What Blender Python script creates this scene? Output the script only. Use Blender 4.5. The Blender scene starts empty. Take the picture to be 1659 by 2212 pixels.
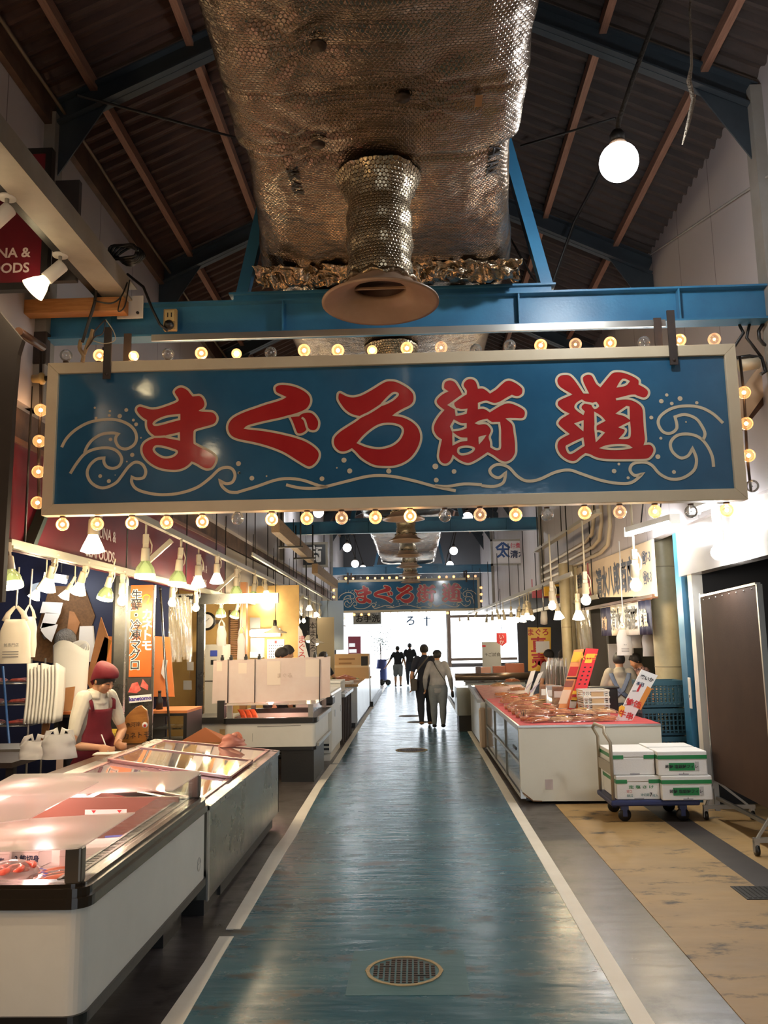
import bpy, bmesh, math, random
from math import sin, cos, pi, sqrt, atan2, radians, exp
from mathutils import Vector, Matrix
random.seed(7)
SC = bpy.context.scene
COL = SC.collection
# ------------------------------------------------------------------ camera
FPX, CX, CY, CAMH = 1830.0, 829.5, 1106.0, 1.70
_Y = Vector((895 - CX, 1387 - CY, FPX)).normalized()
_Z = Vector((-0.0225, -1.0, 0.0)); _Z = (_Z - _Y * _Z.dot(_Y)).normalized()
_X = _Y.cross(_Z)
CAM_R = Matrix((_X, _Y, _Z))
def ray(u, v): return CAM_R @ Vector((u - CX, v - CY, FPX))
def PZ(u, v, z=0.0):
    d = ray(u, v); t = (z - CAMH) / d.z; return Vector((d.x * t, d.y * t, z))
def PY(u, v, y):
    d = ray(u, v); t = y / d.y; return Vector((d.x * t, y, CAMH + d.z * t))
def PX(u, v, x):
    d = ray(u, v); t = x / d.x; return Vector((x, d.y * t, CAMH + d.z * t))
cam_data = bpy.data.cameras.new('camera')
cam_data.sensor_fit = 'VERTICAL'; cam_data.sensor_height = 24.0; cam_data.lens = FPX * 24.0 / 2212.0
cam_data.clip_start = 0.05; cam_data.clip_end = 300
cam = bpy.data.objects.new('camera', cam_data); COL.objects.link(cam)
r3 = CAM_R.col[0], -CAM_R.col[1], -CAM_R.col[2]
m4 = Matrix((r3[0], r3[1], r3[2])).transposed().to_4x4()
m4.translation = (0, 0, CAMH)
cam.matrix_world = m4
SC.camera = cam
# ------------------------------------------------------------------ world, sun, exposure
world = bpy.data.worlds.new('world'); SC.world = world; world.use_nodes = True
wn = world.node_tree.nodes; wl = world.node_tree.links
bg = wn['Background']; bg.inputs[0].default_value = (0.86, 0.93, 1.0, 1); bg.inputs[1].default_value = 4.2
sd = bpy.data.lights.new('sun', 'SUN'); sd.energy = 7.0; sd.angle = 0.02; sd.color = (1, .96, .9)
so = bpy.data.objects.new('sun', sd); COL.objects.link(so); so.rotation_euler = (radians(-32), radians(12), 0)
SC.view_settings.view_transform = 'Standard'; SC.view_settings.look = 'None'
SC.view_settings.exposure = 0.55; SC.view_settings.gamma = 1.0; SC.view_settings.use_curve_mapping = False
try:
    SC.cycles.use_denoising = True; SC.cycles.max_bounces = 7; SC.cycles.diffuse_bounces = 3; SC.cycles.glossy_bounces = 4
    SC.cycles.transmission_bounces = 6; SC.cycles.transparent_max_bounces = 24
    SC.cycles.sample_clamp_indirect = 4.0; SC.cycles.sample_clamp_direct = 0.0
    SC.cycles.caustics_reflective = False; SC.cycles.caustics_refractive = False
    SC.cycles.use_adaptive_sampling = True; SC.cycles.adaptive_threshold = 0.015
except Exception: pass
def portal(name, loc, rot, sx, sy):
    d = bpy.data.lights.new(name, 'AREA'); d.shape = 'RECTANGLE'; d.size = sx; d.size_y = sy
    d.cycles.is_portal = True
    o = bpy.data.objects.new(name, d); COL.objects.link(o); o.location = loc; o.rotation_euler = rot
portal('entrance_daylight', (-0.3, 35.3, 1.55), (radians(90), 0, 0), 8.0, 3.2)
portal('rear_daylight', (2.9, -5.9, 2.3), (radians(-90), 0, 0), 3.4, 4.6)  # guides daylight through the unseen rear opening
# ------------------------------------------------------------------ materials
MATS = {}
def _lin(c): return c / 12.92 if c <= 0.04045 else ((c + 0.055) / 1.055) ** 2.4
def S(r, g, b): return (_lin(r / 255), _lin(g / 255), _lin(b / 255))
def mat(name, col, rough=0.6, metal=0.0, col2=None, ns=8.0, nmix=1.0, bump=0.0, bs=30.0, spec=0.5, emit=None, es=0.0, rough2=None, stretch=None, alpha=None, trans=0.0, coat=0.0, sample=True):
    if name in MATS: return MATS[name]
    m = bpy.data.materials.new(name); m.use_nodes = True; MATS[name] = m
    nt = m.node_tree; N = nt.nodes; L = nt.links; b = N['Principled BSDF']
    b.inputs['Base Color'].default_value = (*col, 1); b.inputs['Roughness'].default_value = rough
    b.inputs['Metallic'].default_value = metal
    b.inputs['Specular IOR Level'].default_value = spec
    if trans: b.inputs['Transmission Weight'].default_value = trans
    if coat: b.inputs['Coat Weight'].default_value = coat; b.inputs['Coat Roughness'].default_value = 0.08
    if alpha is not None: b.inputs['Alpha'].default_value = alpha
    if emit: b.inputs['Emission Color'].default_value = (*emit, 1); b.inputs['Emission Strength'].default_value = es
    tc = None
    if col2 or bump or rough2 is not None:
        tc = N.new('ShaderNodeTexCoord'); src = tc.outputs['Object']
        if stretch:
            mp = N.new('ShaderNodeMapping'); mp.inputs['Scale'].default_value = stretch
            L.new(src, mp.inputs['Vector']); src = mp.outputs['Vector']
    if col2 or rough2 is not None:
        n = N.new('ShaderNodeTexNoise'); n.inputs['Scale'].default_value = ns; n.inputs['Detail'].default_value = 6; n.inputs['Roughness'].default_value = .62
        L.new(src, n.inputs['Vector'])
        rmp = N.new('ShaderNodeValToRGB'); rmp.color_ramp.elements[0].position = 0.5 - .18 / max(nmix, .01) * .9; rmp.color_ramp.elements[1].position = 0.5 + .18 / max(nmix, .01) * .9
        L.new(n.outputs['Fac'], rmp.inputs['Fac'])
        if col2:
            mx = N.new('ShaderNodeMix'); mx.data_type = 'RGBA'
            mx.inputs[6].default_value = (*col, 1); mx.inputs[7].default_value = (*col2, 1)
            L.new(rmp.outputs['Color'], mx.inputs[0]); L.new(mx.outputs[2], b.inputs['Base Color'])
        if rough2 is not None:
            mr = N.new('ShaderNodeMapRange'); mr.inputs[3].default_value = rough; mr.inputs[4].default_value = rough2
            L.new(rmp.outputs['Color'], mr.inputs[0]); L.new(mr.outputs[0], b.inputs['Roughness'])
    if bump:
        n2 = N.new('ShaderNodeTexNoise'); n2.inputs['Scale'].default_value = bs; n2.inputs['Detail'].default_value = 4
        L.new(src, n2.inputs['Vector'])
        bp = N.new('ShaderNodeBump'); bp.inputs['Strength'].default_value = bump; bp.inputs['Distance'].default_value = 0.02
        L.new(n2.outputs['Fac'], bp.inputs['Height']); L.new(bp.outputs['Normal'], b.inputs['Normal'])
    if emit and not sample: m.cycles.emission_sampling = 'NONE'
    return m
def glow(name, col, strength, sample=False):
    if name in MATS: return MATS[name]
    m = bpy.data.materials.new(name); m.use_nodes = True; MATS[name] = m
    nt = m.node_tree; nt.nodes.clear()
    e = nt.nodes.new('ShaderNodeEmission'); e.inputs[0].default_value = (*col, 1); e.inputs[1].default_value = strength
    o = nt.nodes.new('ShaderNodeOutputMaterial'); nt.links.new(e.outputs[0], o.inputs[0])
    if not sample: m.cycles.emission_sampling = 'NONE'
    return m
def clear(name, tint=(1, 1, 1), gloss=0.08, rough=0.03, veil=None, veilw=0.0, emit=None, es=0.0, fk=1.0):
    """thin glass / film: see-through with a reflection, an optional milky veil and an optional glow of the bulb"""
    if name in MATS: return MATS[name]
    m = bpy.data.materials.new(name); m.use_nodes = True; MATS[name] = m
    nt = m.node_tree; N = nt.nodes; L = nt.links; N.clear()
    out = N.new('ShaderNodeOutputMaterial')
    t = N.new('ShaderNodeBsdfTransparent'); t.inputs[0].default_value = (*tint, 1)
    g = N.new('ShaderNodeBsdfGlossy'); g.inputs[0].default_value = (1, 1, 1, 1); g.inputs[1].default_value = rough
    fr = N.new('ShaderNodeFresnel'); fr.inputs[0].default_value = 1.45
    ad = N.new('ShaderNodeMath'); ad.operation = 'ADD'; ad.inputs[1].default_value = gloss - 0.03; ad.use_clamp = True
    fm_ = N.new('ShaderNodeMath'); fm_.operation = 'MULTIPLY'; fm_.inputs[1].default_value = fk; L.new(fr.outputs[0], fm_.inputs[0]); L.new(fm_.outputs[0], ad.inputs[0])
    mx = N.new('ShaderNodeMixShader'); L.new(ad.outputs[0], mx.inputs[0]); L.new(t.outputs[0], mx.inputs[1]); L.new(g.outputs[0], mx.inputs[2])
    last = mx.outputs[0]
    if veil:
        d = N.new('ShaderNodeBsdfDiffuse'); d.inputs[0].default_value = (*veil, 1)
        tl = N.new('ShaderNodeBsdfTranslucent'); tl.inputs[0].default_value = (*veil, 1)
        dm = N.new('ShaderNodeMixShader'); dm.inputs[0].default_value = .5; L.new(d.outputs[0], dm.inputs[1]); L.new(tl.outputs[0], dm.inputs[2])
        m2 = N.new('ShaderNodeMixShader'); m2.inputs[0].default_value = veilw; L.new(last, m2.inputs[1]); L.new(dm.outputs[0], m2.inputs[2]); last = m2.outputs[0]
    if emit:
        e = N.new('ShaderNodeEmission'); e.inputs[0].default_value = (*emit, 1); e.inputs[1].default_value = es
        a = N.new('ShaderNodeAddShader'); L.new(last, a.inputs[0]); L.new(e.outputs[0], a.inputs[1]); last = a.outputs[0]
    L.new(last, out.inputs[0])
    m.cycles.emission_sampling = 'NONE'
    return m
# ------------------------------------------------------------------ mesh builder
class MB:
    def __init__(s): s.v = []; s.f = []; s.mi = []; s.sm = []
    def add(s, vs, fs, mi=0, sm=False):
        b = len(s.v); s.v += [tuple(p) for p in vs]
        for f in fs: s.f.append(tuple(i + b for i in f)); s.mi.append(mi); s.sm.append(sm)
        return s
    def box(s, x0, x1, y0, y1, z0, z1, mi=0):
        v = [(x, y, z) for z in (z0, z1) for y in (y0, y1) for x in (x0, x1)]
        return s.add(v, [(0, 2, 3, 1), (4, 5, 7, 6), (0, 1, 5, 4), (2, 6, 7, 3), (0, 4, 6, 2), (1, 3, 7, 5)], mi)
    def obox(s, c, size, M=None, mi=0):
        M = M or Matrix.Identity(3); c = Vector(c); h = [k / 2 for k in size]
        v = [c + M @ Vector((x, y, z)) for z in (-h[2], h[2]) for y in (-h[1], h[1]) for x in (-h[0], h[0])]
        return s.add(v, [(0, 2, 3, 1), (4, 5, 7, 6), (0, 1, 5, 4), (2, 6, 7, 3), (0, 4, 6, 2), (1, 3, 7, 5)], mi)
    def hexa(s, b, t, mi=0):
        """b: four base corners counter-clockwise, t: the four above them"""
        return s.add(list(b) + list(t), [(3, 2, 1, 0), (4, 5, 6, 7), (0, 1, 5, 4), (1, 2, 6, 5), (2, 3, 7, 6), (3, 0, 4, 7)], mi)
    def bar(s, p0, p1, w, h, up=(0, 0, 1), mi=0):
        p0 = Vector(p0); p1 = Vector(p1); d = (p1 - p0).normalized(); u = Vector(up)
        sx = d.cross(u)
        if sx.length < 1e-5: sx = d.cross(Vector((1, 0, 0)))
        sx.normalize(); u = sx.cross(d)
        a = [(-w / 2, -h / 2), (w / 2, -h / 2), (w / 2, h / 2), (-w / 2, h / 2)]
        return s.hexa([p0 + sx * x + u * y for x, y in a], [p1 + sx * x + u * y for x, y in a], mi)
    def tube(s, pts, r, n=8, cap=True, mi=0, sm=True, sq=None):
        pts = [Vector(p) for p in pts]; k = len(pts); rs = r if isinstance(r, (list, tuple)) else [r] * k
        ref = None; vs = []
        for i, p in enumerate(pts):
            d = (pts[min(i + 1, k - 1)] - pts[max(i - 1, 0)]).normalized()
            if ref is None: ref = d.orthogonal().normalized() if sq is None else Vector(sq)
            a = (ref - d * ref.dot(d)); a = a.normalized() if a.length > 1e-6 else d.orthogonal().normalized(); ref = a
            b = d.cross(a); rr = rs[i]; ra, rb = (rr if isinstance(rr, (list, tuple)) else (rr, rr))
            vs += [p + a * (ra * cos(2 * pi * j / n)) + b * (rb * sin(2 * pi * j / n)) for j in range(n)]
        fs = [(i * n + j, i * n + (j + 1) % n, (i + 1) * n + (j + 1) % n, (i + 1) * n + j) for i in range(k - 1) for j in range(n)]
        s.add(vs, fs, mi, sm)
        if cap:
            b = len(s.v) - len(vs)
            s.f.append(tuple(b + j for j in reversed(range(n)))); s.mi.append(mi); s.sm.append(False)
            s.f.append(tuple(b + (k - 1) * n + j for j in range(n))); s.mi.append(mi); s.sm.append(False)
        return s
    def capsule(s, pts, rs, n=12, sq=None, mi=0):
        """closed limb with rounded ends through pts"""
        pts = [Vector(p) for p in pts]; d0 = (pts[0] - pts[1]).normalized(); d1 = (pts[-1] - pts[-2]).normalized()
        def sc(r, k): return (r[0] * k, r[1] * k) if isinstance(r, (list, tuple)) else r * k
        def mn(r): return min(r) if isinstance(r, (list, tuple)) else r
        P = []; R = []
        for a in (80, 55, 30): P.append(pts[0] + d0 * mn(rs[0]) * sin(radians(a))); R.append(sc(rs[0], cos(radians(a))))
        P += pts; R += list(rs)
        for a in (30, 55, 80): P.append(pts[-1] + d1 * mn(rs[-1]) * sin(radians(a))); R.append(sc(rs[-1], cos(radians(a))))
        return s.tube(P, R, n, True, mi, True, sq)
    def lathe(s, prof, c=(0, 0, 0), n=24, M=None, mi=0, sm=True, close=False):
        c = Vector(c); M = M or Matrix.Identity(3); k = len(prof)
        vs = [c + M @ Vector((r * cos(2 * pi * j / n), r * sin(2 * pi * j / n), z)) for r, z in prof for j in range(n)]
        fs = [(i * n + j, i * n + (j + 1) % n, (i + 1) * n + (j + 1) % n, (i + 1) * n + j) for i in range(k - 1) for j in range(n)]
        s.add(vs, fs, mi, sm)
        if close:
            b = len(s.v) - len(vs)
            s.f.append(tuple(b + j for j in reversed(range(n)))); s.mi.append(mi); s.sm.append(False)
            s.f.append(tuple(b + (k - 1) * n + j for j in range(n))); s.mi.append(mi); s.sm.append(False)
        return s
    def sphere(s, c, r, n=16, m=10, mi=0, sc=(1, 1, 1), M=None):
        prof = [(r * sin(pi * i / m) if 0 < i < m else 0.0008 * r, -r * cos(pi * i / m)) for i in range(m + 1)]
        c = Vector(c); M = M or Matrix.Identity(3)
        vs = [c + M @ Vector((q * cos(2 * pi * j / n) * sc[0], q * sin(2 * pi * j / n) * sc[1], z * sc[2])) for q, z in prof for j in range(n)]
        fs = [(i * n + j, i * n + (j + 1) % n, (i + 1) * n + (j + 1) % n, (i + 1) * n + j) for i in range(m) for j in range(n)]
        return s.add(vs, fs, mi, True)
    def prism(s, poly, o, ux, uy, d, mi=0, mi2=None):
        """2-D outline swept by the vector d"""
        o = Vector(o); ux = Vector(ux); uy = Vector(uy); d = Vector(d); n = len(poly)
        if ux.cross(uy).dot(d) < 0: poly = list(poly)[::-1]
        if sum(poly[i][0] * poly[(i + 1) % n][1] - poly[(i + 1) % n][0] * poly[i][1] for i in range(n)) * (1 if ux.cross(uy).dot(d) > 0 else -1) < 0: poly = list(poly)[::-1]
        a = [o + ux * x + uy * y for x, y in poly]
        s.add(a + [p + d for p in a], [tuple(range(n - 1, -1, -1)), tuple(range(n, 2 * n))], mi if mi2 is None else mi2)
        b = len(s.v) - 2 * n
        for i in range(n): s.f.append((b + i, b + (i + 1) % n, b + n + (i + 1) % n, b + n + i)); s.mi.append(mi); s.sm.append(False)
        return s
    def sheet(s, f, nu, nv, mi=0, sm=True):
        """grid of points f(u, v), u and v in 0..1"""
        vs = [f(i / nu, j / nv) for j in range(nv + 1) for i in range(nu + 1)]
        fs = [(j * (nu + 1) + i, j * (nu + 1) + i + 1, (j + 1) * (nu + 1) + i + 1, (j + 1) * (nu + 1) + i) for j in range(nv) for i in range(nu)]
        return s.add(vs, fs, mi, sm)
    def mesh(s, name, mats):
        me = bpy.data.meshes.new(name); me.from_pydata(s.v, [], s.f)
        for m in (mats if isinstance(mats, (list, tuple)) else [mats]): me.materials.append(m)
        me.polygons.foreach_set('material_index', s.mi); me.polygons.foreach_set('use_smooth', s.sm); me.update()
        return me
def obj(name, mb, mats, parent=None, bevel=0.0, solid=0.0, sub=0, label=None, seg=2):
    me = mb.mesh(name, mats) if isinstance(mb, MB) else mb
    o = bpy.data.objects.new(name, me); COL.objects.link(o)
    if parent is not None: o.parent = parent
    if solid: md = o.modifiers.new('solid', 'SOLIDIFY'); md.thickness = solid; md.offset = 0
    if sub: md = o.modifiers.new('sub', 'SUBSURF'); md.levels = sub; md.render_levels = sub
    if bevel:
        md = o.modifiers.new('bevel', 'BEVEL'); md.width = bevel; md.segments = seg; md.limit_method = 'ANGLE'; md.angle_limit = radians(40)
    if label: o['label'] = label
    return o
USED = set()
def tag(o, label, cat, group=None, kind=None):
    o['label'] = label; o['category'] = cat
    if group: o['group'] = group
    if kind: o['kind'] = kind
    USED.add(label)
    return o
def thing(name, label, cat, loc=(0, 0, 0), rotz=0.0, group=None):
    o = bpy.data.objects.new(name, None); COL.objects.link(o); o.empty_display_size = .05
    o.location = loc; o.rotation_euler = (0, 0, rotz)
    return tag(o, label, cat, group)
def struct(name, mb, mats, bevel=0.0, parent=None, label=None):
    o = obj(name, mb, mats, parent, bevel)
    if parent is None:
        o['kind'] = 'structure'
        if label: o['label'] = label
    return o
def kids(o): return [c for c in bpy.data.objects if c.parent == o]
def dup(root, loc=None, rot=None, label=None, group=None, scale=None, skip=()):
    r = root.copy(); COL.objects.link(r)
    if loc is not None: r.location = loc
    if rot is not None: r.rotation_euler = rot
    if scale is not None: r.scale = (scale,) * 3
    if label: r['label'] = label
    if group: r['group'] = group
    for ch in kids(root):
        c = ch.copy(); COL.objects.link(c); c.parent = r
        for g in kids(ch):
            d = g.copy(); COL.objects.link(d); d.parent = c
    return r
def text_mb(txt, size, mi=0, depth=0.002, bold=0.0, sx=1.0, align='CENTER', vert=False, lsp=1.0, res=3):
    """lettering laid in the x-y plane, facing +z, centred on the origin; returns an MB"""
    mb = MB()
    lines = [txt]
    if vert: lines = list(txt)
    y = 0.0
    for k, line in enumerate(lines):
        if line == ' ': continue
        cu = bpy.data.curves.new('lettering', 'FONT'); cu.body = line; cu.size = size; cu.align_x = align; cu.align_y = 'CENTER'
        cu.extrude = depth / 2; cu.offset = bold; cu.resolution_u = res
        o = bpy.data.objects.new('lettering', cu); COL.objects.link(o)
        bpy.context.view_layer.update()
        me = bpy.data.meshes.new_from_object(o.evaluated_get(bpy.context.evaluated_depsgraph_get()))
        yo = ((len(lines) - 1) / 2 - k) * size * lsp if vert else 0.0
        mb.add([(v.co.x * sx, v.co.y + yo, v.co.z) for v in me.vertices], [tuple(p.vertices) for p in me.polygons], mi)
        bpy.data.objects.remove(o); bpy.data.curves.remove(cu); bpy.data.meshes.remove(me)
    return mb
def place(mb, o, ux, uy, src=None):
    """moves an x-y-plane MB so that x runs along ux, y along uy, origin at o"""
    o = Vector(o); ux = Vector(ux); uy = Vector(uy); n = ux.cross(uy).normalized()
    mb.v = [tuple(o + ux * x + uy * y + n * z) for x, y, z in mb.v]
    return mb
def join(a, b, mi=None):
    k = len(a.v); a.v += b.v
    a.f += [tuple(i + k for i in f) for f in b.f]; a.mi += (b.mi if mi is None else [mi] * len(b.mi)); a.sm += b.sm
    return a
def baked(mb, name, mats, remesh=0.0, smooth=0, mods=()):
    """evaluates a voxel remesh so that overlapping limbs become one continuous skin"""
    me = mb.mesh(name, mats); o = bpy.data.objects.new(name, me); COL.objects.link(o)
    if remesh: md = o.modifiers.new('r', 'REMESH'); md.mode = 'VOXEL'; md.voxel_size = remesh; md.use_smooth_shade = True
    if smooth: md = o.modifiers.new('s', 'SMOOTH'); md.iterations = smooth; md.factor = 0.5
    bpy.context.view_layer.update()
    m2 = bpy.data.meshes.new_from_object(o.evaluated_get(bpy.context.evaluated_depsgraph_get()))
    bpy.data.objects.remove(o); bpy.data.meshes.remove(me)
    m2.name = name
    if not m2.materials:
        for m in (mats if isinstance(mats, (list, tuple)) else [mats]): m2.materials.append(m)
    return m2
def lamp_light(name, loc, power, col, r=0.03, parent=None, spot=None, rot=None):
    d = bpy.data.lights.new(name, 'SPOT' if spot else 'POINT'); d.energy = power; d.color = col; d.shadow_soft_size = r
    if spot: d.spot_size = spot; d.spot_blend = 0.6
    o = bpy.data.objects.new(name, d); COL.objects.link(o); o.location = loc
    if rot: o.rotation_euler = rot
    if parent is not None: o.parent = parent
    return o
ORD = ['first', 'second', 'third', 'fourth', 'fifth', 'sixth', 'seventh', 'eighth', 'ninth', 'tenth', 'eleventh', 'twelfth', 'thirteenth', 'fourteenth', 'fifteenth', 'sixteenth', 'seventeenth', 'eighteenth', 'nineteenth', 'twentieth', 'twenty-first', 'twenty-second', 'twenty-third', 'twenty-fourth']
# shared materials
M_blue = mat('blue_painted_steel', S(58, 122, 160), .38, col2=S(52, 106, 142), ns=3, bump=.05, bs=60)
M_bluedark = mat('dark_blue_steel', S(60, 70, 78), .55, col2=S(50, 58, 66), ns=3)
M_cream = mat('cream_paint', S(208, 194, 165), .45, col2=S(196, 180, 150), ns=4, nmix=.6)
M_red = mat('sign_red_enamel', S(176, 44, 44), .16, col2=S(166, 38, 40), ns=5, bump=.05, bs=14, coat=.5)
M_signblue = mat('sign_blue_enamel', S(50, 100, 132), .10, col2=S(42, 88, 120), ns=2.0, bump=.06, bs=9, coat=.6)
M_white = mat('white_laminate', S(214, 210, 200), .35, col2=S(204, 200, 190), ns=3, nmix=.7)
M_black = mat('black_rubber', S(26, 25, 24), .38, bump=.05, bs=80)
M_dark = mat('dark_metal', S(48, 46, 44), .45, metal=.3)
M_steel = mat('stainless_steel', S(168, 168, 164), .22, metal=1.0, col2=S(140, 140, 136), ns=2.5, rough2=.34, bump=.05, bs=6)
M_alu = mat('aluminium', S(188, 186, 180), .32, metal=.9)
M_rail = mat('ivory_track_metal', S(176, 168, 148), .4, metal=.25)
M_plastic = mat('white_plastic', S(226, 222, 214), .38)
M_foam = mat('white_foam', S(236, 234, 230), .7, bump=.12, bs=120)
M_wood = mat('planed_pine', S(186, 128, 72), .55, col2=S(158, 102, 54), ns=6, stretch=(1, 14, 14))
M_woodbeam = mat('weathered_timber', S(158, 130, 98), .65, col2=S(126, 100, 72), ns=6, stretch=(14, 1, 14))
M_brown = mat('brown_counter', S(92, 62, 44), .35, col2=S(74, 48, 34), ns=6)
M_orange = mat('orange_board', S(226, 138, 78), .5)
M_card = mat('cardboard', S(178, 126, 82), .75, col2=S(160, 110, 70), ns=5)
M_skin = mat('skin', S(216, 164, 128), .5, col2=S(206, 150, 114), ns=12, nmix=.6)
M_hair = mat('black_hair', S(34, 28, 26), .42, bump=.5, bs=90, stretch=(4, 4, 1))
M_greyp = mat('grey_painted_steel', S(150, 146, 140), .45, col2=S(136, 130, 122), ns=3)
M_paper = mat('white_paper', S(232, 230, 226), .7)
M_ink = mat('black_ink', S(30, 30, 34), .6)
M_inkb = mat('navy_ink', S(38, 52, 84), .5)
M_inkr = mat('red_ink', S(196, 40, 44), .5)
# ================================================================== the hall
XL, XR, EAVE, RX, RZ = -3.0, 2.8, 6.05, -0.08, 7.42
Y0, Y1 = -6.0, 35.0
# floor ------------------------------------------------------------
def floor_mat(name, c1, c2, c3, r1, r2, bump, ns=1.1, stretch=(1, 1, 1), wear=.55):
    m = bpy.data.materials.new(name); m.use_nodes = True; nt = m.node_tree; N = nt.nodes; L = nt.links; b = N['Principled BSDF']
    tc = N.new('ShaderNodeTexCoord'); mp = N.new('ShaderNodeMapping'); mp.inputs['Scale'].default_value = stretch; L.new(tc.outputs['Object'], mp.inputs[0])
    n1 = N.new('ShaderNodeTexNoise'); n1.inputs['Scale'].default_value = ns; n1.inputs['Detail'].default_value = 9; n1.inputs['Roughness'].default_value = .62; L.new(mp.outputs[0], n1.inputs[0])
    n2 = N.new('ShaderNodeTexNoise'); n2.inputs['Scale'].default_value = ns * 2.3; n2.inputs['Detail'].default_value = 9; n2.inputs['Roughness'].default_value = .68; L.new(mp.outputs[0], n2.inputs[0])
    r_1 = N.new('ShaderNodeValToRGB'); r_1.color_ramp.elements[0].position = .40; r_1.color_ramp.elements[1].position = .62; L.new(n1.outputs[0], r_1.inputs[0])
    r_2 = N.new('ShaderNodeValToRGB'); r_2.color_ramp.elements[0].position = wear; r_2.color_ramp.elements[1].position = wear + .09; L.new(n2.outputs[0], r_2.inputs[0])
    ma = N.new('ShaderNodeMix'); ma.data_type = 'RGBA'; ma.inputs[6].default_value = (*c1, 1); ma.inputs[7].default_value = (*c2, 1); L.new(r_1.outputs[0], ma.inputs[0])
    mb_ = N.new('ShaderNodeMix'); mb_.data_type = 'RGBA'; L.new(ma.outputs[2], mb_.inputs[6]); mb_.inputs[7].default_value = (*c3, 1); L.new(r_2.outputs[0], mb_.inputs[0])
    L.new(mb_.outputs[2], b.inputs['Base Color'])
    mr = N.new('ShaderNodeMapRange'); mr.inputs[3].default_value = r1; mr.inputs[4].default_value = r2; L.new(n2.outputs[0], mr.inputs[0]); L.new(mr.outputs[0], b.inputs['Roughness'])
    n3 = N.new('ShaderNodeTexNoise'); n3.inputs['Scale'].default_value = 5; n3.inputs['Detail'].default_value = 5
    mp3 = N.new('ShaderNodeMapping'); mp3.inputs['Scale'].default_value = (.6, 2.2, 1); L.new(tc.outputs['Object'], mp3.inputs[0]); L.new(mp3.outputs[0], n3.inputs[0])
    bp = N.new('ShaderNodeBump'); bp.inputs['Strength'].default_value = bump; bp.inputs['Distance'].default_value = .03; L.new(n3.outputs[0], bp.inputs['Height']); L.new(bp.outputs[0], b.inputs['Normal'])
    return m
F_con = floor_mat('wet_dark_concrete', S(62, 55, 51), S(88, 82, 80), S(40, 35, 33), .16, .5, .12, 1.3)
F_aisle = floor_mat('worn_green_blue_floor_paint', S(40, 84, 100), S(66, 106, 118), S(70, 62, 56), .12, .40, .14, .9, (1, 2.2, 1), .555)
F_yel = floor_mat('worn_ochre_floor_paint', S(172, 138, 86), S(156, 126, 82), S(84, 73, 60), .4, .75, .08, .9, (1, 2.0, 1), .56)
F_strip = mat('dark_floor_strip', S(62, 54, 50), .5, col2=S(50, 44, 40), ns=3)
F_tape = mat('white_floor_paint', S(244, 238, 224), .5, col2=S(230, 222, 206), ns=3, nmix=.6, bump=.05, bs=12)
struct('floor', MB().box(-7, 7, Y0, Y1, -.12, 0), F_con)
struct('floor_aisle', MB().box(-1.13, .985, Y0, Y1, -.01, .004), F_aisle, label='blue-green painted floor of the aisle, worn and wet')
yel = MB(); yel.box(1.43, 2.30, Y0, 9.25, -.01, .004)
struct('floor_ochre', yel, F_yel); struct('floor_ochre', MB().box(2.56, 6.9, Y0, 9.25, -.01, .004), F_yel)
struct('floor_strip', MB().box(2.30, 2.56, Y0, 9.25, -.01, .004), F_strip)
def band(pl, name):
    mb = MB()
    for (x0, x1, ya), (x2, x3, yb) in zip(pl[:-1], pl[1:]):
        mb.hexa([(x0, ya, .001), (x1, ya, .001), (x3, yb, .001), (x2, yb, .001)], [(x0, ya, .007), (x1, ya, .007), (x3, yb, .007), (x2, yb, .007)])
    return struct(name, mb, F_tape)
band([(.933, 1.029, Y0), (.933, 1.029, 4.1), (.940, 1.035, 6.2), (.945, 1.04, 9.0), (.965, 1.05, 13), (.97, 1.05, 17.4), (.97, 1.05, 35)], 'trim_2')
LL = [(350, 397, 2212), (420, 450, 2118)]
pl = [(-1.19, -1.088, Y0), (-1.19, -1.088, 4.13)]
for ul, ur, v in [(440, 471, 2082), (474, 505, 2025)]:
    a = PZ(ul, v); b = PZ(ur, v); pl.append((a.x, b.x, (a.y + b.y) / 2))
band(pl, 'trim_1')
pl = []
for ul, ur, v in [(488, 519, 2009), (548, 578, 1908), (590, 619, 1838), (614, 640, 1806), (643, 665, 1757), (676, 693, 1705), (694, 711, 1678), (713, 730, 1652)]:
    a = PZ(ul, v); b = PZ(ur, v); pl.append((a.x, b.x, (a.y + b.y) / 2))
band(pl, 'trim_1')
band([(-1.21, -1.12, 12.5), (-1.22, -1.13, 15), (-1.22, -1.13, 19), (-1.22, -1.13, 35)], 'trim_1')
# outside ground and the bright street
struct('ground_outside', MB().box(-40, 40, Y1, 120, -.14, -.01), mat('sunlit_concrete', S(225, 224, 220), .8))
struct('ground_outside_rear', MB().box(-30, 30, -60, Y0, -.14, -.01), mat('grey_concrete', S(150, 148, 144), .8))
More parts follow.
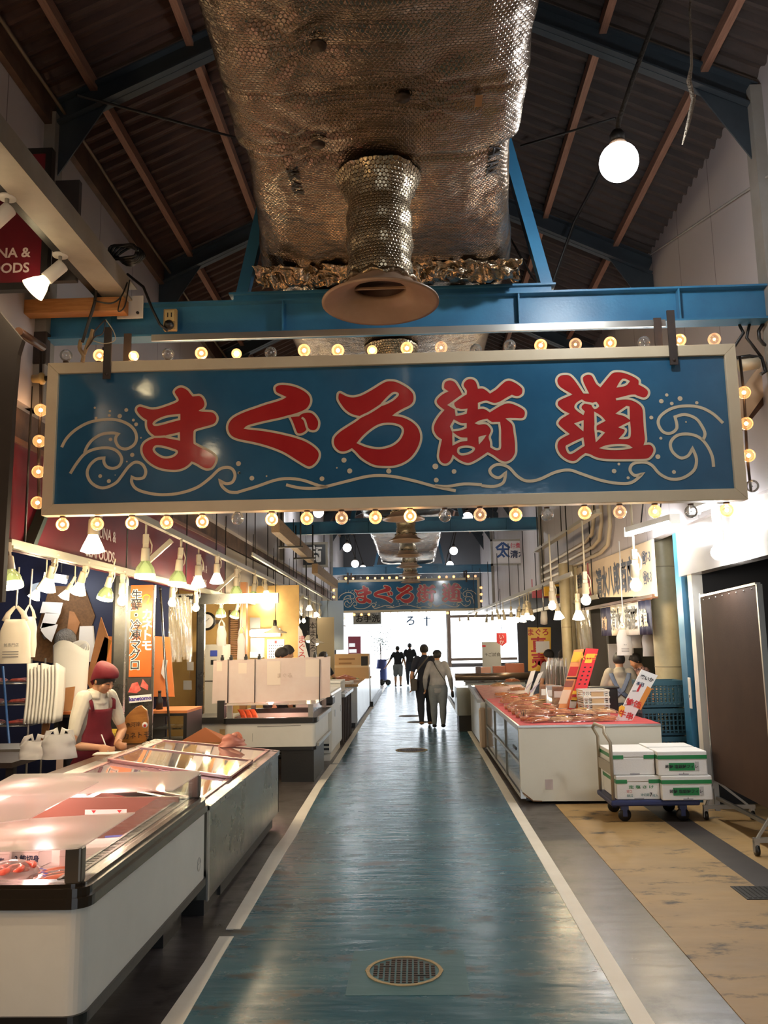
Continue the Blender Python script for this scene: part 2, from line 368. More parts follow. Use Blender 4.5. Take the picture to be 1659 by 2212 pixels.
# side walls -------------------------------------------------------
def panel_mat(name, c1, c2, seam, sp):
    m = mat(name, c1, .55, col2=c2, ns=1.2, nmix=.5); nt = m.node_tree; N = nt.nodes; L = nt.links
    tc = N.new('ShaderNodeTexCoord'); sx = N.new('ShaderNodeSeparateXYZ'); L.new(tc.outputs['Object'], sx.inputs[0])
    md = N.new('ShaderNodeMath'); md.operation = 'PINGPONG'; md.inputs[1].default_value = sp / 2; L.new(sx.outputs[1], md.inputs[0])
    lt = N.new('ShaderNodeMath'); lt.operation = 'LESS_THAN'; lt.inputs[1].default_value = .006; L.new(md.outputs[0], lt.inputs[0])
    b = N['Principled BSDF']; src = b.inputs['Base Color'].links[0].from_socket
    mx = N.new('ShaderNodeMix'); mx.data_type = 'RGBA'; L.new(src, mx.inputs[6]); mx.inputs[7].default_value = (*seam, 1); L.new(lt.outputs[0], mx.inputs[0]); L.new(mx.outputs[2], b.inputs['Base Color'])
    return m
M_panel = panel_mat('pale_wall_panels', S(190, 182, 184), S(182, 174, 174), S(120, 112, 112), .92)
XW = -2.86
struct('wall_left', MB().box(XL - .12, XL, Y0, Y1, 3.24, 3.5).box(XL - .12, XW, Y0, Y1, 3.5, 6.35), M_panel)
struct('wall_right', MB().box(XR, XR + .12, Y0, Y1, 2.84, 6.35), M_panel)
struct('wall_left_rear', MB().box(-7.1, -6.98, Y0, Y1, 0, 3.4), mat('dim_stall_wall', S(120, 112, 104), .7))
struct('wall_right_rear', MB().box(6.98, 7.1, Y0, Y1, 0, 3.4), mat('dim_stall_wall', S(120, 112, 104), .7))
struct('ceiling_left_stalls', MB().box(-7.1, XL - .005, Y0, Y1, 3.2, 3.3), mat('stall_ceiling', S(150, 140, 126), .7))
struct('ceiling_right_stalls', MB().box(XR + .005, 7.1, Y0, Y1, 2.95, 3.05), mat('stall_ceiling', S(150, 140, 126), .7))
# roof -------------------------------------------------------------
M_roof = mat('weathered_brown_roof_warm_lit', S(86, 59, 49), .75, col2=S(62, 43, 38), ns=2.2, bump=.15, bs=20, stretch=(1, 3.5, 1))  # weathered brown board, reddened in its colour for the warm lamplight
M_roofr = mat('weathered_grey_roof_unwarmed', S(80, 68, 64), .75, col2=S(62, 54, 52), ns=2.2, bump=.15, bs=20, stretch=(1, 3.5, 1))  # greyer copy of the weathered board, without the lamplight tint
def roof(name, xe, ze, m):
    mb = MB(); n = int((Y1 - Y0) / .032)
    def prof(y):
        q = (y / .16) % 1.0; w = .022 if q < .36 else (-.022 if .5 < q < .86 else 0)
        return w
    mb.sheet(lambda u, v: (RX + (xe - RX) * v, Y0 + (Y1 - Y0) * u, RZ + (ze - RZ) * v + prof(Y0 + (Y1 - Y0) * u)), n, 1, sm=False)
    mb.sheet(lambda u, v: (RX + (xe - RX) * v, Y0 + (Y1 - Y0) * u, RZ + (ze - RZ) * v + .08), 1, 1)
    return struct(name, mb, m)
SL = (RZ - EAVE) / (RX - XL); SR = (RZ - EAVE) / (XR - RX)
roof('ceiling_left', XL - .6, EAVE - .6 * SL + .02, M_roof); roof('ceiling_right', XR + .6, EAVE - .6 * SR + .02, M_roofr)
def roofz(x): return RZ - (RX - x) * SL if x < RX else RZ - (x - RX) * SR
# rafters with gussets, purlins, eave timbers ------------------------
def rafter(y):
    mb = MB()
    for s, xw, sl in ((-1, XL, SL), (1, XR, SR)):
        xw = XW if s < 0 else xw; ez = roofz(xw); a = Vector((RX, y, RZ - .17)); b = Vector((xw - s * .02, y, ez - .17))
        mb.bar(a, b, .012, .20, (0, 0, 1))
        off = Vector((0, 0, .1))
        mb.bar(a - off, b - off, .13, .014); mb.bar(a + off * .9, b + off * .9, .13, .014)
        g = [(0, 0), (-s * .5, .5 * sl), (0, -.55)]
        mb.prism(g, (xw, y - .006, ez - .27), (1, 0, 0), (0, 0, 1), (0, .014, 0))
    return struct('rafter_beam', mb, M_bluedark)
for k in range(-3, 10): rafter(6.2 + 3.0 * k)
M_purl = mat('pale_timber_purlin', S(164, 122, 100), .7, col2=S(140, 100, 82), ns=5, stretch=(14, 1, 14))
for x in (-1.72, -2.5, -.85, 1.62, 2.4, .8):
    struct('purlin_beam', MB().box(x - .03, x + .03, Y0, Y1, roofz(x) - .115, roofz(x) - .02), M_purl)
M_eave = mat('brown_eave_timber', S(112, 84, 66), .7, col2=S(70, 52, 44), ns=3)
struct('eave_beam', MB().box(XW + .003, XW + .06, Y0, Y1, 5.84, 6.10), M_eave)
def under_roof(u, v, gap):
    y = 3.0
    while y < 30:
        p = PY(u, v, y)
        if p.z > roofz(p.x) - gap: return p
        y += .02
    return p
# cable runs and braces under the roof
def cable(name, label, pts, r, m, cat='cable', group=None): return tag(obj(name, MB().tube(pts, r, 6), m), label, cat, group)
cable('conduit_pipe', 'thin pale conduit running along the eave over the grey beam', [(XW + .13, y, 5.97 + .015 * sin(y * 2.1)) for y in [Y0 + i * .5 for i in range(0, 62)]], .014, mat('dusty_conduit', S(120, 104, 84), .6), 'conduit')
cable('brace_rod', 'thin dark brace rod crossing under the brown roof beside the duct', [under_roof(165, 205, .32), under_roof(520, 300, .30)], .012, M_dark, 'rod')
cable('brace_rod', 'thin dark brace rod under the dark roof behind the white globe lamp', [under_roof(1330, 255, .3), under_roof(1125, 315, .3)], .011, M_dark, 'rod')
cable('brace_rod', 'sagging dark cable from duct end down to the blue tie beam', [PY(1100, 510, 7.2), PY(1145, 590, 6.9), PY(1185, 650, 6.6)], .010, M_dark, 'cable')
# blue tie beams -----------------------------------------------------
def tie_beam(y, saddle=True):
    mb = MB()
    mb.box(-2.97, 2.77, y - .006, y + .006, 4.06, 4.30); mb.box(-2.97, 2.77, y - .075, y + .075, 4.045, 4.06); mb.box(-2.97, 2.77, y - .075, y + .075, 4.30, 4.315)
    for x in (-2.3, -.95, .85, 2.05): mb.box(x - .006, x + .006, y - .07, y + .07, 4.06, 4.30)
    if saddle:
        mb.box(-1.33, 1.1, y - .06, y + .06, 4.315, 4.355); mb.box(-1.36, 1.13, y - .09, y + .09, 4.355, 4.37)
        for s in (-1, 1):
            xb = -.1 + s * 1.19
            mb.bar((xb, y + .05, 4.36), (-.1 + s * .62, y + .05, 6.95), .09, .09)
    return struct('tie_beam', mb, M_blue)
tie_beam(6.2); tie_beam(18.2); tie_beam(29.36)
struct('tie_beam_plate', MB().box(-1.95, 1.93, 6.11, 6.125, 4.0, 4.05), M_alu)
# columns in the walls at the tie beams
for y in (6.2, 18.2, 29.36):
    for x, z0 in ((XW + .02, 3.5), (XR - .02, 2.84)): struct('wall_column', MB().box(x - .07, x + .07, y - .08, y + .08, z0, EAVE - .1), M_greyp)
# end gable ----------------------------------------------------------
M_gable = panel_mat('grey_gable_cladding', S(112, 114, 120), S(104, 106, 112), S(70, 72, 78), .6)
gb = MB()
gb.box(-7, 7, Y1, Y1 + .12, 2.95, 7.6); gb.box(-7, -3.2, Y1, Y1 + .12, 0, 2.95); gb.box(1.32, 1.5, Y1, Y1 + .12, 0, 2.95); gb.box(1.5, 4.2, Y1, Y1 + .12, 0, .82); gb.box(4.2, 7, Y1, Y1 + .12, 0, 2.95)
struct('wall_end', gb, M_gable)
rb = MB(); rb.box(-7, 1.2, Y0 - .12, Y0, 0, 7.8); rb.box(4.6, 7, Y0 - .12, Y0, 0, 7.8); rb.box(1.2, 4.6, Y0 - .12, Y0, 4.7, 7.8)  # unseen rear wall, its opening placed and sized to let cool daylight in
struct('wall_rear', rb, M_gable)
fr = thing('entrance_frame', 'pale wooden frame around the bright window beside the far exit', 'window frame', (0, 0, 0))
fb = MB(); fb.box(1.30, 1.44, 33.6, 33.75, 0, 2.92); fb.box(1.30, 4.0, 33.62, 33.74, .95, 1.05); fb.box(1.30, 4.0, 33.62, 33.74, 2.62, 2.72)
obj('frame', fb, mat('pale_frame_wood', S(190, 170, 158), .6), fr)
# ================================================================== the big hanging sign
def crop(ox, oy, s): return lambda x, y: (ox + x / s, oy + y / s)
def pts(txt):
    """'x,y' pairs; a trailing c marks a corner"""
    out = []
    for w in txt.split():
        c = w.endswith('c'); x, y = w.rstrip('c').split(','); out.append((float(x), float(y), c))
    return out
def spline(P, closed, step=3):
    """Catmull-Rom through P, broken at the corners"""
    n = len(P); P2 = [(p[0], p[1]) for p in P]
    def seg(run):
        out = []; k = len(run)
        for i in range(k - 1):
            p0 = run[max(i - 1, 0)]; p1 = run[i]; p2 = run[i + 1]; p3 = run[min(i + 2, k - 1)]
            for t in range(step):
                u = t / step
                out.append(tuple(.5 * ((2 * p1[a]) + (p2[a] - p0[a]) * u + (2 * p0[a] - 5 * p1[a] + 4 * p2[a] - p3[a]) * u * u + (3 * p1[a] - p0[a] - 3 * p2[a] + p3[a]) * u ** 3) for a in (0, 1)))
        return out
    cs = [i for i, p in enumerate(P) if p[2]]
    if not closed:
        ids = sorted(set([0] + cs + [n - 1])); out = []
        for a, b in zip(ids[:-1], ids[1:]): out += seg(P2[a:b + 1])
        return out + [P2[-1]]
    if not cs:
        ext = [P2[-1]] + P2 + P2[:2]; full = []
        for i in range(1, n + 1):
            p0, p1, p2, p3 = ext[i - 1], ext[i], ext[i + 1], (ext + P2[1:3])[i + 2]
            for t in range(step):
                u = t / step
                full.append(tuple(.5 * ((2 * p1[a]) + (p2[a] - p0[a]) * u + (2 * p0[a] - 5 * p1[a] + 4 * p2[a] - p3[a]) * u * u + (3 * p1[a] - p0[a] - 3 * p2[a] + p3[a]) * u ** 3) for a in (0, 1)))
        return full
    out = []
    for q in range(len(cs)):
        a = cs[q]; b = cs[(q + 1) % len(cs)]
        run = P2[a:b + 1] if b > a else P2[a:] + P2[:b + 1]
        out += seg(run)
    return out
def fill_mb(loops, depth, mi=0):
    """flat plate bounded by the first loop with the others cut out of it"""
    cu = bpy.data.curves.new('plate', 'CURVE'); cu.dimensions = '2D'; cu.fill_mode = 'BOTH'; cu.extrude = depth / 2
    for lp in loops:
        sp = cu.splines.new('POLY'); sp.points.add(len(lp) - 1); sp.use_cyclic_u = True
        for p, (x, y) in zip(sp.points, lp): p.co = (x, y, 0, 1)
    o = bpy.data.objects.new('plate', cu); COL.objects.link(o); bpy.context.view_layer.update()
    me = bpy.data.meshes.new_from_object(o.evaluated_get(bpy.context.evaluated_depsgraph_get()))
    mb = MB().add([tuple(v.co) for v in me.vertices], [tuple(p.vertices) for p in me.polygons], mi)
    bpy.data.objects.remove(o); bpy.data.curves.remove(cu); bpy.data.meshes.remove(me)
    return mb
def ribbon(mb, lp, w, closed, z=0.0, mi=0, h=.0015):
    n = len(lp); A = []; B = []
    for i, p in enumerate(lp):
        a = lp[i - 1] if (i > 0 or closed) else p; c = lp[(i + 1) % n] if (i < n - 1 or closed) else p
        d1 = Vector((p[0] - a[0], p[1] - a[1])); d2 = Vector((c[0] - p[0], c[1] - p[1]))
        if d1.length < 1e-9: d1 = d2
        if d2.length < 1e-9: d2 = d1
        d1.normalize(); d2.normalize(); n1 = Vector((-d1.y, d1.x)); n2 = Vector((-d2.y, d2.x)); m = n1 + n2
        if m.length < .3: m = n1
        m.normalize(); k = w / 2 / max(.5, m.dot(n1))
        A.append((p[0] + m.x * k, p[1] + m.y * k)); B.append((p[0] - m.x * k, p[1] - m.y * k))
    r = range(n if closed else n - 1)
    vs = [(x, y, z + h) for x, y in A] + [(x, y, z + h) for x, y in B] + [(x, y, z - h) for x, y in A] + [(x, y, z - h) for x, y in B]
    fs = []
    for i in r:
        j = (i + 1) % n
        fs += [(n + i, n + j, j, i), (i, j, 2 * n + j, 2 * n + i), (3 * n + i, 3 * n + j, n + j, n + i)]
    return mb.add(vs, fs, mi)
SY = 6.0
SC0 = (PY(103, 786, SY) + PY(96, 1116, SY) + PY(1588, 746, SY) + PY(1610, 1079, SY)) / 4
SX0, SX1, SZ0, SZ1 = -2.68, 2.374, 2.652, 3.80
def sloc(u, v): p = PY(u, v, SY); return (p.x - SC0.x, p.z - SC0.z)
T1, T2, T3, T4, T5 = crop(280, 820, 7.9), crop(480, 820, 7.541), crop(705, 810, 7.541), crop(930, 810, 7.541), crop(1190, 790, 6.9125)
CH = [
 (T1, ["765,250 755,205 790,155 850,122 920,125 1000,170 1050,230 1085,270c 1140,266 1200,264 1260,310 1295,390 1295,450 1258,508 1215,530c 1320,535 1420,545 1480,595 1505,665 1480,740 1420,785 1280,825 1140,865 1112,890c 1108,980 1112,1085c 1210,1140 1330,1200 1440,1270 1490,1340 1470,1430 1410,1515 1320,1537 1230,1505 1140,1450 1065,1420c 1010,1475 920,1530 800,1560 660,1555 500,1522 360,1448 260,1352 208,1250 206,1150 250,1070 340,1010 425,980c 340,915 290,830 280,760 282,705c 220,668 150,600 108,530 125,470 180,443 260,465 370,492 480,484 600,448 720,405 812,362 812,325",
       "848,608c 848,676c 700,715 560,755 450,775 412,755 460,705 580,650 710,620", "842,922c 844,1022c 700,994 600,977c 720,950", "415,1185 445,1145 510,1140 620,1160 730,1195 805,1225 790,1270 730,1310 640,1330 560,1320 480,1278 428,1228"], ["610,972 520,978 425,980"]),
 (T2, ["850,140 880,95 950,72 1050,75 1180,100 1310,155 1410,230 1450,310 1445,390 1400,470 1330,520 1200,570 1070,605 920,645 750,680 560,725 430,762 385,790c 480,802 650,820 830,850 1000,885 1180,930 1340,985 1470,1060 1560,1140 1592,1210 1580,1290 1530,1370 1460,1425 1395,1432 1310,1390 1180,1310 1020,1210 860,1140 680,1080 500,1035 300,995 180,955 110,890 80,800 95,710 150,630 250,565 400,500 560,445 720,390 860,350 960,315 1012,288c 940,255 870,215"], []),
 (T2, ["1085,602c 1170,588 1245,582c 1290,545 1380,522 1460,530 1530,590 1580,680 1575,770 1540,825 1490,845 1430,835 1395,808c 1375,845 1320,885 1260,898 1210,880 1175,800 1150,730 1115,650"], ["1295,622 1335,650 1360,710 1375,770 1395,808"]),
 (T3, ["180,340 190,300 225,280 280,305 350,338 440,350 540,330 640,285 760,215 880,140 970,95 1050,88 1140,100 1250,150 1350,215 1420,290 1440,370 1425,450 1370,510 1270,560 1180,610 1108,656c 1200,664 1310,700 1420,765 1500,850 1540,950 1545,1050 1515,1160 1450,1280 1360,1380 1240,1455 1100,1497 960,1502 800,1490 680,1440 560,1360 470,1265 415,1215c 370,1240 300,1265 220,1260 150,1210 110,1140 105,1060 135,990 220,910 340,830 460,755 548,690c 470,675 380,640 290,570 215,470 180,400",
       "1160,330 1145,300 1090,300 1030,345 960,415 888,494c 980,460 1080,405", "520,1106c 600,1010 720,905 840,830 950,800 1080,800 1190,830 1240,880 1240,950 1195,1040 1110,1120 1000,1170 860,1195 730,1180 620,1150"], ["888,494 790,560 690,620 600,662 548,690"]),
 (T4, ["200,200 215,120 270,80 340,75 410,110 460,185 505,260 535,325c 570,310c 572,260 535,210 520,160 550,95 610,55 680,55 740,90 770,150 785,207c 850,205 910,235 968,284c 1060,225 1140,150 1220,90 1300,80 1400,125 1490,195 1515,250 1500,320 1440,362 1380,362 1325,345c 1250,385 1150,445 1070,475 1000,470 920,440 860,445 790,470c 790,540c 860,535 920,560 965,590c 1030,550 1130,490 1230,450 1310,450 1420,490 1520,550 1555,610 1540,690 1490,725 1380,722 1255,720c 1320,770 1355,830 1370,940 1390,1070 1395,1180 1390,1280 1340,1370 1270,1420 1200,1430 1120,1400 1020,1330 930,1280c 850,1335 740,1405 640,1450 560,1445 460,1400 370,1330c 340,1400 280,1455 210,1460 150,1420 120,1340 130,1230 150,1130 165,1060c 100,1015 50,940 35,860 60,770 120,670 200,575c 130,520 85,460 90,400 140,340 200,295 255,266c 212,235",
       "305,490c 368,446c 370,500 405,550c", "412,562c 440,562 500,575 580,570c 572,618c 490,640 425,650c", "385,750c 440,780 500,805 570,805c 570,855c 480,890 360,905c 335,840c", "370,960c 420,1000 490,1035 580,1040c 580,1060c 480,1075 375,1125c", "450,1240 470,1190 560,1170 640,1175 705,1200 670,1250 590,1285 510,1295 465,1275", "800,1025c 880,1000c 800,1100c",
       "755,785c 820,755 920,735c 990,785 1060,785 1115,785c 1130,900 1130,1050 1130,1180 1100,1210 1050,1205 990,1170c 985,1090 965,1010 1000,920 985,860 930,800 870,785 790,795c"], ["545,322 450,385 370,445"]),
 (T5, ["80,250 85,190 130,140 200,125 280,135 350,195 420,290 478,380 495,402c 542,402c 500,320 465,240 460,175 500,135 560,120 620,140 660,210 690,265 735,302c 790,235 860,150 920,95 1000,85 1090,95 1200,135 1290,185 1325,225 1325,275c 1400,315 1455,365 1465,420 1435,475 1380,495 1310,475 1250,450c 1180,455 1080,480 972,506c 1080,490 1180,497 1270,530 1350,590 1385,660 1395,800 1405,950 1420,1100 1405,1170c 1480,1165 1535,1215 1545,1280 1510,1350 1450,1400 1350,1412 1150,1414 950,1414 780,1407 660,1380 580,1340 515,1325c 450,1370 380,1430 310,1442 220,1410 130,1335 80,1230 90,1140 140,1080 250,1020c 180,965 110,900 95,850 140,785 245,720c 170,680 95,610 85,560 120,505 285,430c 190,375 115,320",
       "1005,310c 1075,212 1155,238c 1110,285", "370,600 400,560 460,525c 500,550c 450,590 440,640 485,690c 475,715c 420,680 372,635", "615,575c 670,560c 700,605 650,632", "378,870c 470,838c 470,952c", "235,1215 270,1190 370,1140 470,1095c 485,1190c 400,1245 310,1300 260,1290", "662,715c 740,765 790,820c 668,885c", "668,985c 720,980 780,1005c 680,1115c", "995,712c 1130,620c 1155,625c 1160,780c 1100,740", "1040,920c 1165,860c 1175,960 1170,1050 1140,1078 1040,1082c 1105,1010 1115,950", "755,1230c 860,1200 1000,1188 1130,1195 1185,1222c 1080,1240 900,1245"],
      ["500,550 560,562 620,573", "665,885 662,935 668,985"])]
W1, W2, W3 = crop(110, 860, 4.046), crop(480, 640, 2.676), crop(1040, 850, 2.9625)
WAVES = [
 (W1, "95,430 140,350 220,275 330,215 450,190 570,190 670,225 730,280 750,350 725,410 660,445 600,430 570,385 568,345 588,315c 540,305 450,315 370,360 320,420 295,480"),
 (W1, "170,660 230,565 300,485 390,445 500,435 580,465 620,530 600,590 545,615 490,600 465,560 465,523c 400,535 340,590 318,660 350,735 420,780 490,780 570,740 620,680 680,600 740,560 800,580 830,640 810,695 750,705 710,692c 708,740 750,795 850,830 980,845 1130,830 1280,780 1390,700 1470,625 1540,605 1590,625 1610,680 1585,735 1530,748 1478,722c 1500,775 1560,820 1640,825"),
 (W2, "92,1132 200,1100 330,1058 450,1060 560,1095 610,1102"), (W2, "370,1090 450,1108 560,1108 700,1075 850,1040 970,1040 1100,1065 1230,1100 1350,1125"), (W2, "1230,1095 1300,1100 1400,1085 1500,1090"),
 (W3, "0,590 80,595 140,570 155,508c 110,540 65,520 55,485 100,455 170,470 230,530 290,560 370,550 470,505 560,490 640,515 760,555 870,575 960,570 1032,514c 980,525 950,490 970,450 1040,440 1090,460 1140,515 1210,548 1290,540 1360,490 1375,420 1350,353c 1320,400 1270,412 1220,370 1210,315 1250,270 1320,260 1390,280 1440,330 1475,400 1485,470"),
 (W3, "1545,190 1480,130 1400,90 1310,80 1220,95 1150,140 1130,190 1160,245 1210,255 1250,220 1238,150c 1300,135 1370,160 1410,210 1430,260 1415,300")]
DOTS = [(W1, "385,85,10 517,115,11 512,152,13 395,175,13 603,158,20 660,105,17 722,193,13 746,230,17 522,362,16 788,347,8 712,497,19 665,555,7 432,682,17 508,726,18 563,673,5 1640,573,22 1648,655,9"),
 (W2, "172,1052,14 98,1021,8 257,1040,5 577,1055,14 663,992,5 704,948,15 737,1010,15 963,1011,15 1232,984,17 1340,1013,14 1237,1063,14"),
 (W3, "879,452,9 848,497,15 938,540,10 1086,155,13 1147,287,10 1128,405,16 1231,503,13 1308,183,6 1150,50,15 1217,65,12 1270,33,16 1377,60,11 1185,10,11")]
def xz(mb, y=0.0):
    """x-y drawing stood upright, facing -y"""
    mb.v = [(a, y - c, b) for a, b, c in mb.v]; return mb
sign = thing('hanging_sign', 'big blue hanging sign with red brushed lettering, nearest of the two over the aisle', 'sign', (SC0.x, SY, SC0.z), group='blue aisle signs')
hw = (SX1 - SX0) / 2; hh = (SZ1 - SZ0) / 2; FW = .082
obj('panel', MB().box(-hw + FW, hw - FW, .0, .06, -hh + FW, hh - FW), M_signblue, sign)
def frame_piece(quad):
    mb = MB(); mb.hexa([(quad[i][0], .07, quad[i][1]) for i in range(4)], [(quad[i][0], -.028, quad[i][1]) for i in range(4)]); return mb
o4 = [(-hw, hh), (hw, hh), (hw, -hh), (-hw, -hh)]; i4 = [(-hw + FW, hh - FW), (hw - FW, hh - FW), (hw - FW, -hh + FW), (-hw + FW, -hh + FW)]
for k in range(4):
    a, b = o4[k], o4[(k + 1) % 4]; c, d = i4[(k + 1) % 4], i4[k]
    e = .0012
    obj('frame_rail', frame_piece([d, c, b, a]), M_cream, sign, bevel=.003)
lt = MB(); ol = MB(); WD = .0165
for T, loops, lines in CH:
    L2 = [[sloc(*T(x, y)) for x, y in spline(pts(lp), True)] for lp in loops]
    join(lt, fill_mb(L2, .002))
    for lp in L2: ribbon(ol, lp, WD, True, .0022)
    for ln in lines: ribbon(ol, [sloc(*T(x, y)) for x, y in spline(pts(ln), False)], WD, False, .0022)
obj('lettering', xz(lt, -.001), M_red, sign)
obj('lettering_outline', xz(ol, -.001), M_cream, sign)
wv = MB()
for T, ln in WAVES: ribbon(wv, [sloc(*T(x, y)) for x, y in spline(pts(ln), False, 4)], .0215, False, .0012)
for T, ds in DOTS:
    for q in ds.split():
        x, y, r = map(float, q.split(',')); c = sloc(*T(x, y)); e = sloc(*T(x + r, y)); rr = abs(e[0] - c[0])
        wv.add([(c[0] + rr * cos(a * pi / 6), c[1] + rr * sin(a * pi / 6), .0025) for a in range(12)], [tuple(range(12))])
obj('wave_drawing', xz(wv, -.001), M_cream, sign)
M_strap = mat('brown_rusty_steel', S(62, 48, 40), .6, col2=S(44, 36, 32), ns=6)
for u in (237, 1449):
    x = PY(u, 740, SY).x - SC0.x
    mb = MB().box(x - .028, x + .028, -.045, -.032, PY(u, 822 if u < 500 else 792, SY).z - SC0.z, 4.06 - SC0.z)
    mb.sphere((x, -.045, PY(u, 812 if u < 500 else 782, SY).z - SC0.z), .012, 8, 6)
    obj('hanger_strap', mb, M_strap, sign)
for u in (268, 1430):
    x = PY(u, 740, SY).x - SC0.x
    obj('hanger_strap', MB().box(x - .028, x + .028, .07, .083, .2, 4.05 - SC0.z), M_strap, sign)
# the copy further down the aisle
w2 = (PY(1036, 1283, 29.2) - PY(724, 1289, 29.2)).length; k2 = w2 / (SX1 - SX0)
s2c = PY(880, 1286, 29.2)
sign2 = dup(sign, (s2c.x, 29.2, s2c.z), label='smaller-looking blue hanging sign with red brushed lettering, far down the aisle by the exit', scale=k2)
# ------------------------------------------------------------------ globe bulbs round the signs
G_lit = clear('lit_amber_glass', (1, .9, .75), .06, .03, emit=(1.0, .42, .14), es=.40)
G_dim = clear('dim_clear_glass', (1, .94, .86), .08, .03, emit=(1.0, .5, .25), es=.16)
G_off = clear('unlit_clear_glass', (.92, .92, .92), .10, .03, veil=(.7, .68, .66), veilw=.12)
E_fil = glow('lit_filament', (1.0, .68, .30), 8)
E_dim = glow('dim_filament', (1.0, .45, .14), 6)
M_sock = mat('brown_bakelite', S(70, 48, 36), .45)
M_fil_off = mat('unlit_filament', S(120, 116, 110), .4)
bulb_me = {}
for kind, R, fr_, gm, fm in (('lit', .047, .32, G_lit, E_fil), ('small', .038, .60, G_lit, E_fil), ('dim', .047, .24, G_dim, E_dim), ('off', .046, .12, G_off, M_fil_off)):
    prof = [(R * .36, -R * 1.12), (R * .42, -R * .95)] + [(R * sin(radians(a)), -R * cos(radians(a))) for a in range(30, 180, 15)] + [(.0005, R)]
    bulb_me[kind] = (MB().lathe(prof, n=20).mesh('globe', gm), MB().sphere((0, 0, 0), R * fr_, 10, 8).mesh('filament', fm), MB().lathe([(.0005, -R * 1.22), (R * .46, -R * 1.22), (R * .46, -R * 1.0), (.0005, -R * 1.0)], n=14).mesh('socket', M_sock), R)
LITP = []
def bulb(kind, base, d, label, group, parts=True, sc=1.0, light=0.0):
    g, f, s, R = bulb_me[kind]
    d = Vector(d); q = Vector((0, 0, 1)).rotation_difference(d).to_euler()
    t = bpy.data.objects.new('globe_bulb', None); COL.objects.link(t); t.empty_display_size = .03
    t.location = base; t.rotation_euler = q; t.scale = (sc,) * 3
    tag(t, label, 'light bulb', group)
    for nm, me in (('globe', g), ('filament', f), ('socket', s)): obj(nm, me, None, t)
    if light and kind in ('lit', 'small'): lamp_light('bulb_glow', Vector(base) + d * R * .2 + Vector((0, -R * .86, 0)), light, (1, .62, .32), .012)
K = dict(o='off', l='lit', s='small', d='dim')
TOP = "143,768,o 215,768,l 289,769,s 363,765,o 435,763,l 511,764,s 585,762,o 657,757,l 730,757,l 804,757,s 879,752,l 953,751,d 1028,756,o 1101,747,o 1168,746,l 1243,744,d 1318,741,l 1391,740,o 1468,735,l 1543,733,d"
BOT = "135,1133,l 210,1132,l 285,1130,l 360,1129,l 437,1127,l 513,1120,o 587,1122,l 663,1120,l 738,1119,d 811,1118,l 886,1115,l 961,1114,o 1037,1112,d 1114,1112,l 1182,1112,o 1263,1108,l 1339,1106,d 1415,1105,l 1493,1105,o 1570,1102,l"
LEF = "88,886,l 85,953,l 83,1019,l 81,1086,l"
RIG = "1607,848,l 1612,915,l 1617,984,l 1625,1050,o"
WORDK = dict(off='unlit globe bulb', lit='amber glowing globe bulb', small='small bright globe bulb', dim='faintly glowing globe bulb')
for row, d, edge, dz in ((TOP, (0, 0, 1), 'top edge of big near sign', hh + .058), (BOT, (0, 0, -1), 'bottom edge of big near sign', -hh - .058), (LEF, (-1, 0, 0), 'left edge of big near sign', 0), (RIG, (1, 0, 0), 'right edge of big near sign', 0)):
    for i, q in enumerate(row.split()):
        u, v, k = q.split(','); p = PY(float(u), float(v), SY + .02); k = K[k]
        if d[2]: z = SC0.z + dz; p.z = (p.z if abs(p.z - z) < .035 else z)
        bulb(k, p, d, f'{WORDK[k]}, {ORD[i]} {"from left" if d[2] else "from top"} on {edge}', 'globe bulbs round the near sign', light=.7 if i % 2 == 0 else 0)
        # the same bulb on the far sign
        lp = Vector((p.x - SC0.x, .02, p.z - SC0.z)) * k2
        k3 = k if (i * 7 + int(abs(d[2] * 3))) % 5 else 'lit'
        bulb(k3, s2c + lp, d, f'{WORDK[k3]}, {ORD[i]} {"from left" if d[2] else "from top"} on {edge.replace("big near", "far hanging")}', 'globe bulbs round the far sign', sc=k2)
# a ceramic lampholder on the bare left bulb wire
t = thing('lampholder', 'yellowed ceramic lampholder without bulb beside the top left sign corner', 'lampholder', PY(85, 818, SY + .03))
obj('body', MB().lathe([(.0005, -.05), (.03, -.05), (.034, 0), (.045, .01), (.045, .03), (.02, .045), (.0005, .045)], n=14, M=Matrix.Rotation(radians(90), 3, 'Y')), mat('yellowed_ceramic', S(196, 166, 104), .35), t)
obj('cap', MB().lathe([(.0005, .045), (.02, .045), (.022, .10), (.0005, .10)], n=12, M=Matrix.Rotation(radians(90), 3, 'Y')), M_black, t)
tag(obj('bulb_wire', MB().tube([PY(88, 760, SY + .05), PY(88, 886, SY + .05), PY(84, 960, SY + .05), PY(84, 1100, SY + .05)], .012, 6), M_strap), 'brown wire rail carrying the bulbs at the sign left edge', 'wire')
tag(obj('bulb_wire', MB().tube([PY(1598, 770, SY + .05), PY(1607, 850, SY + .05), PY(1614, 985, SY + .05), PY(1622, 1060, SY + .05)], .010, 6), M_strap), 'brown wire rail carrying the bulbs at the sign right edge', 'wire')
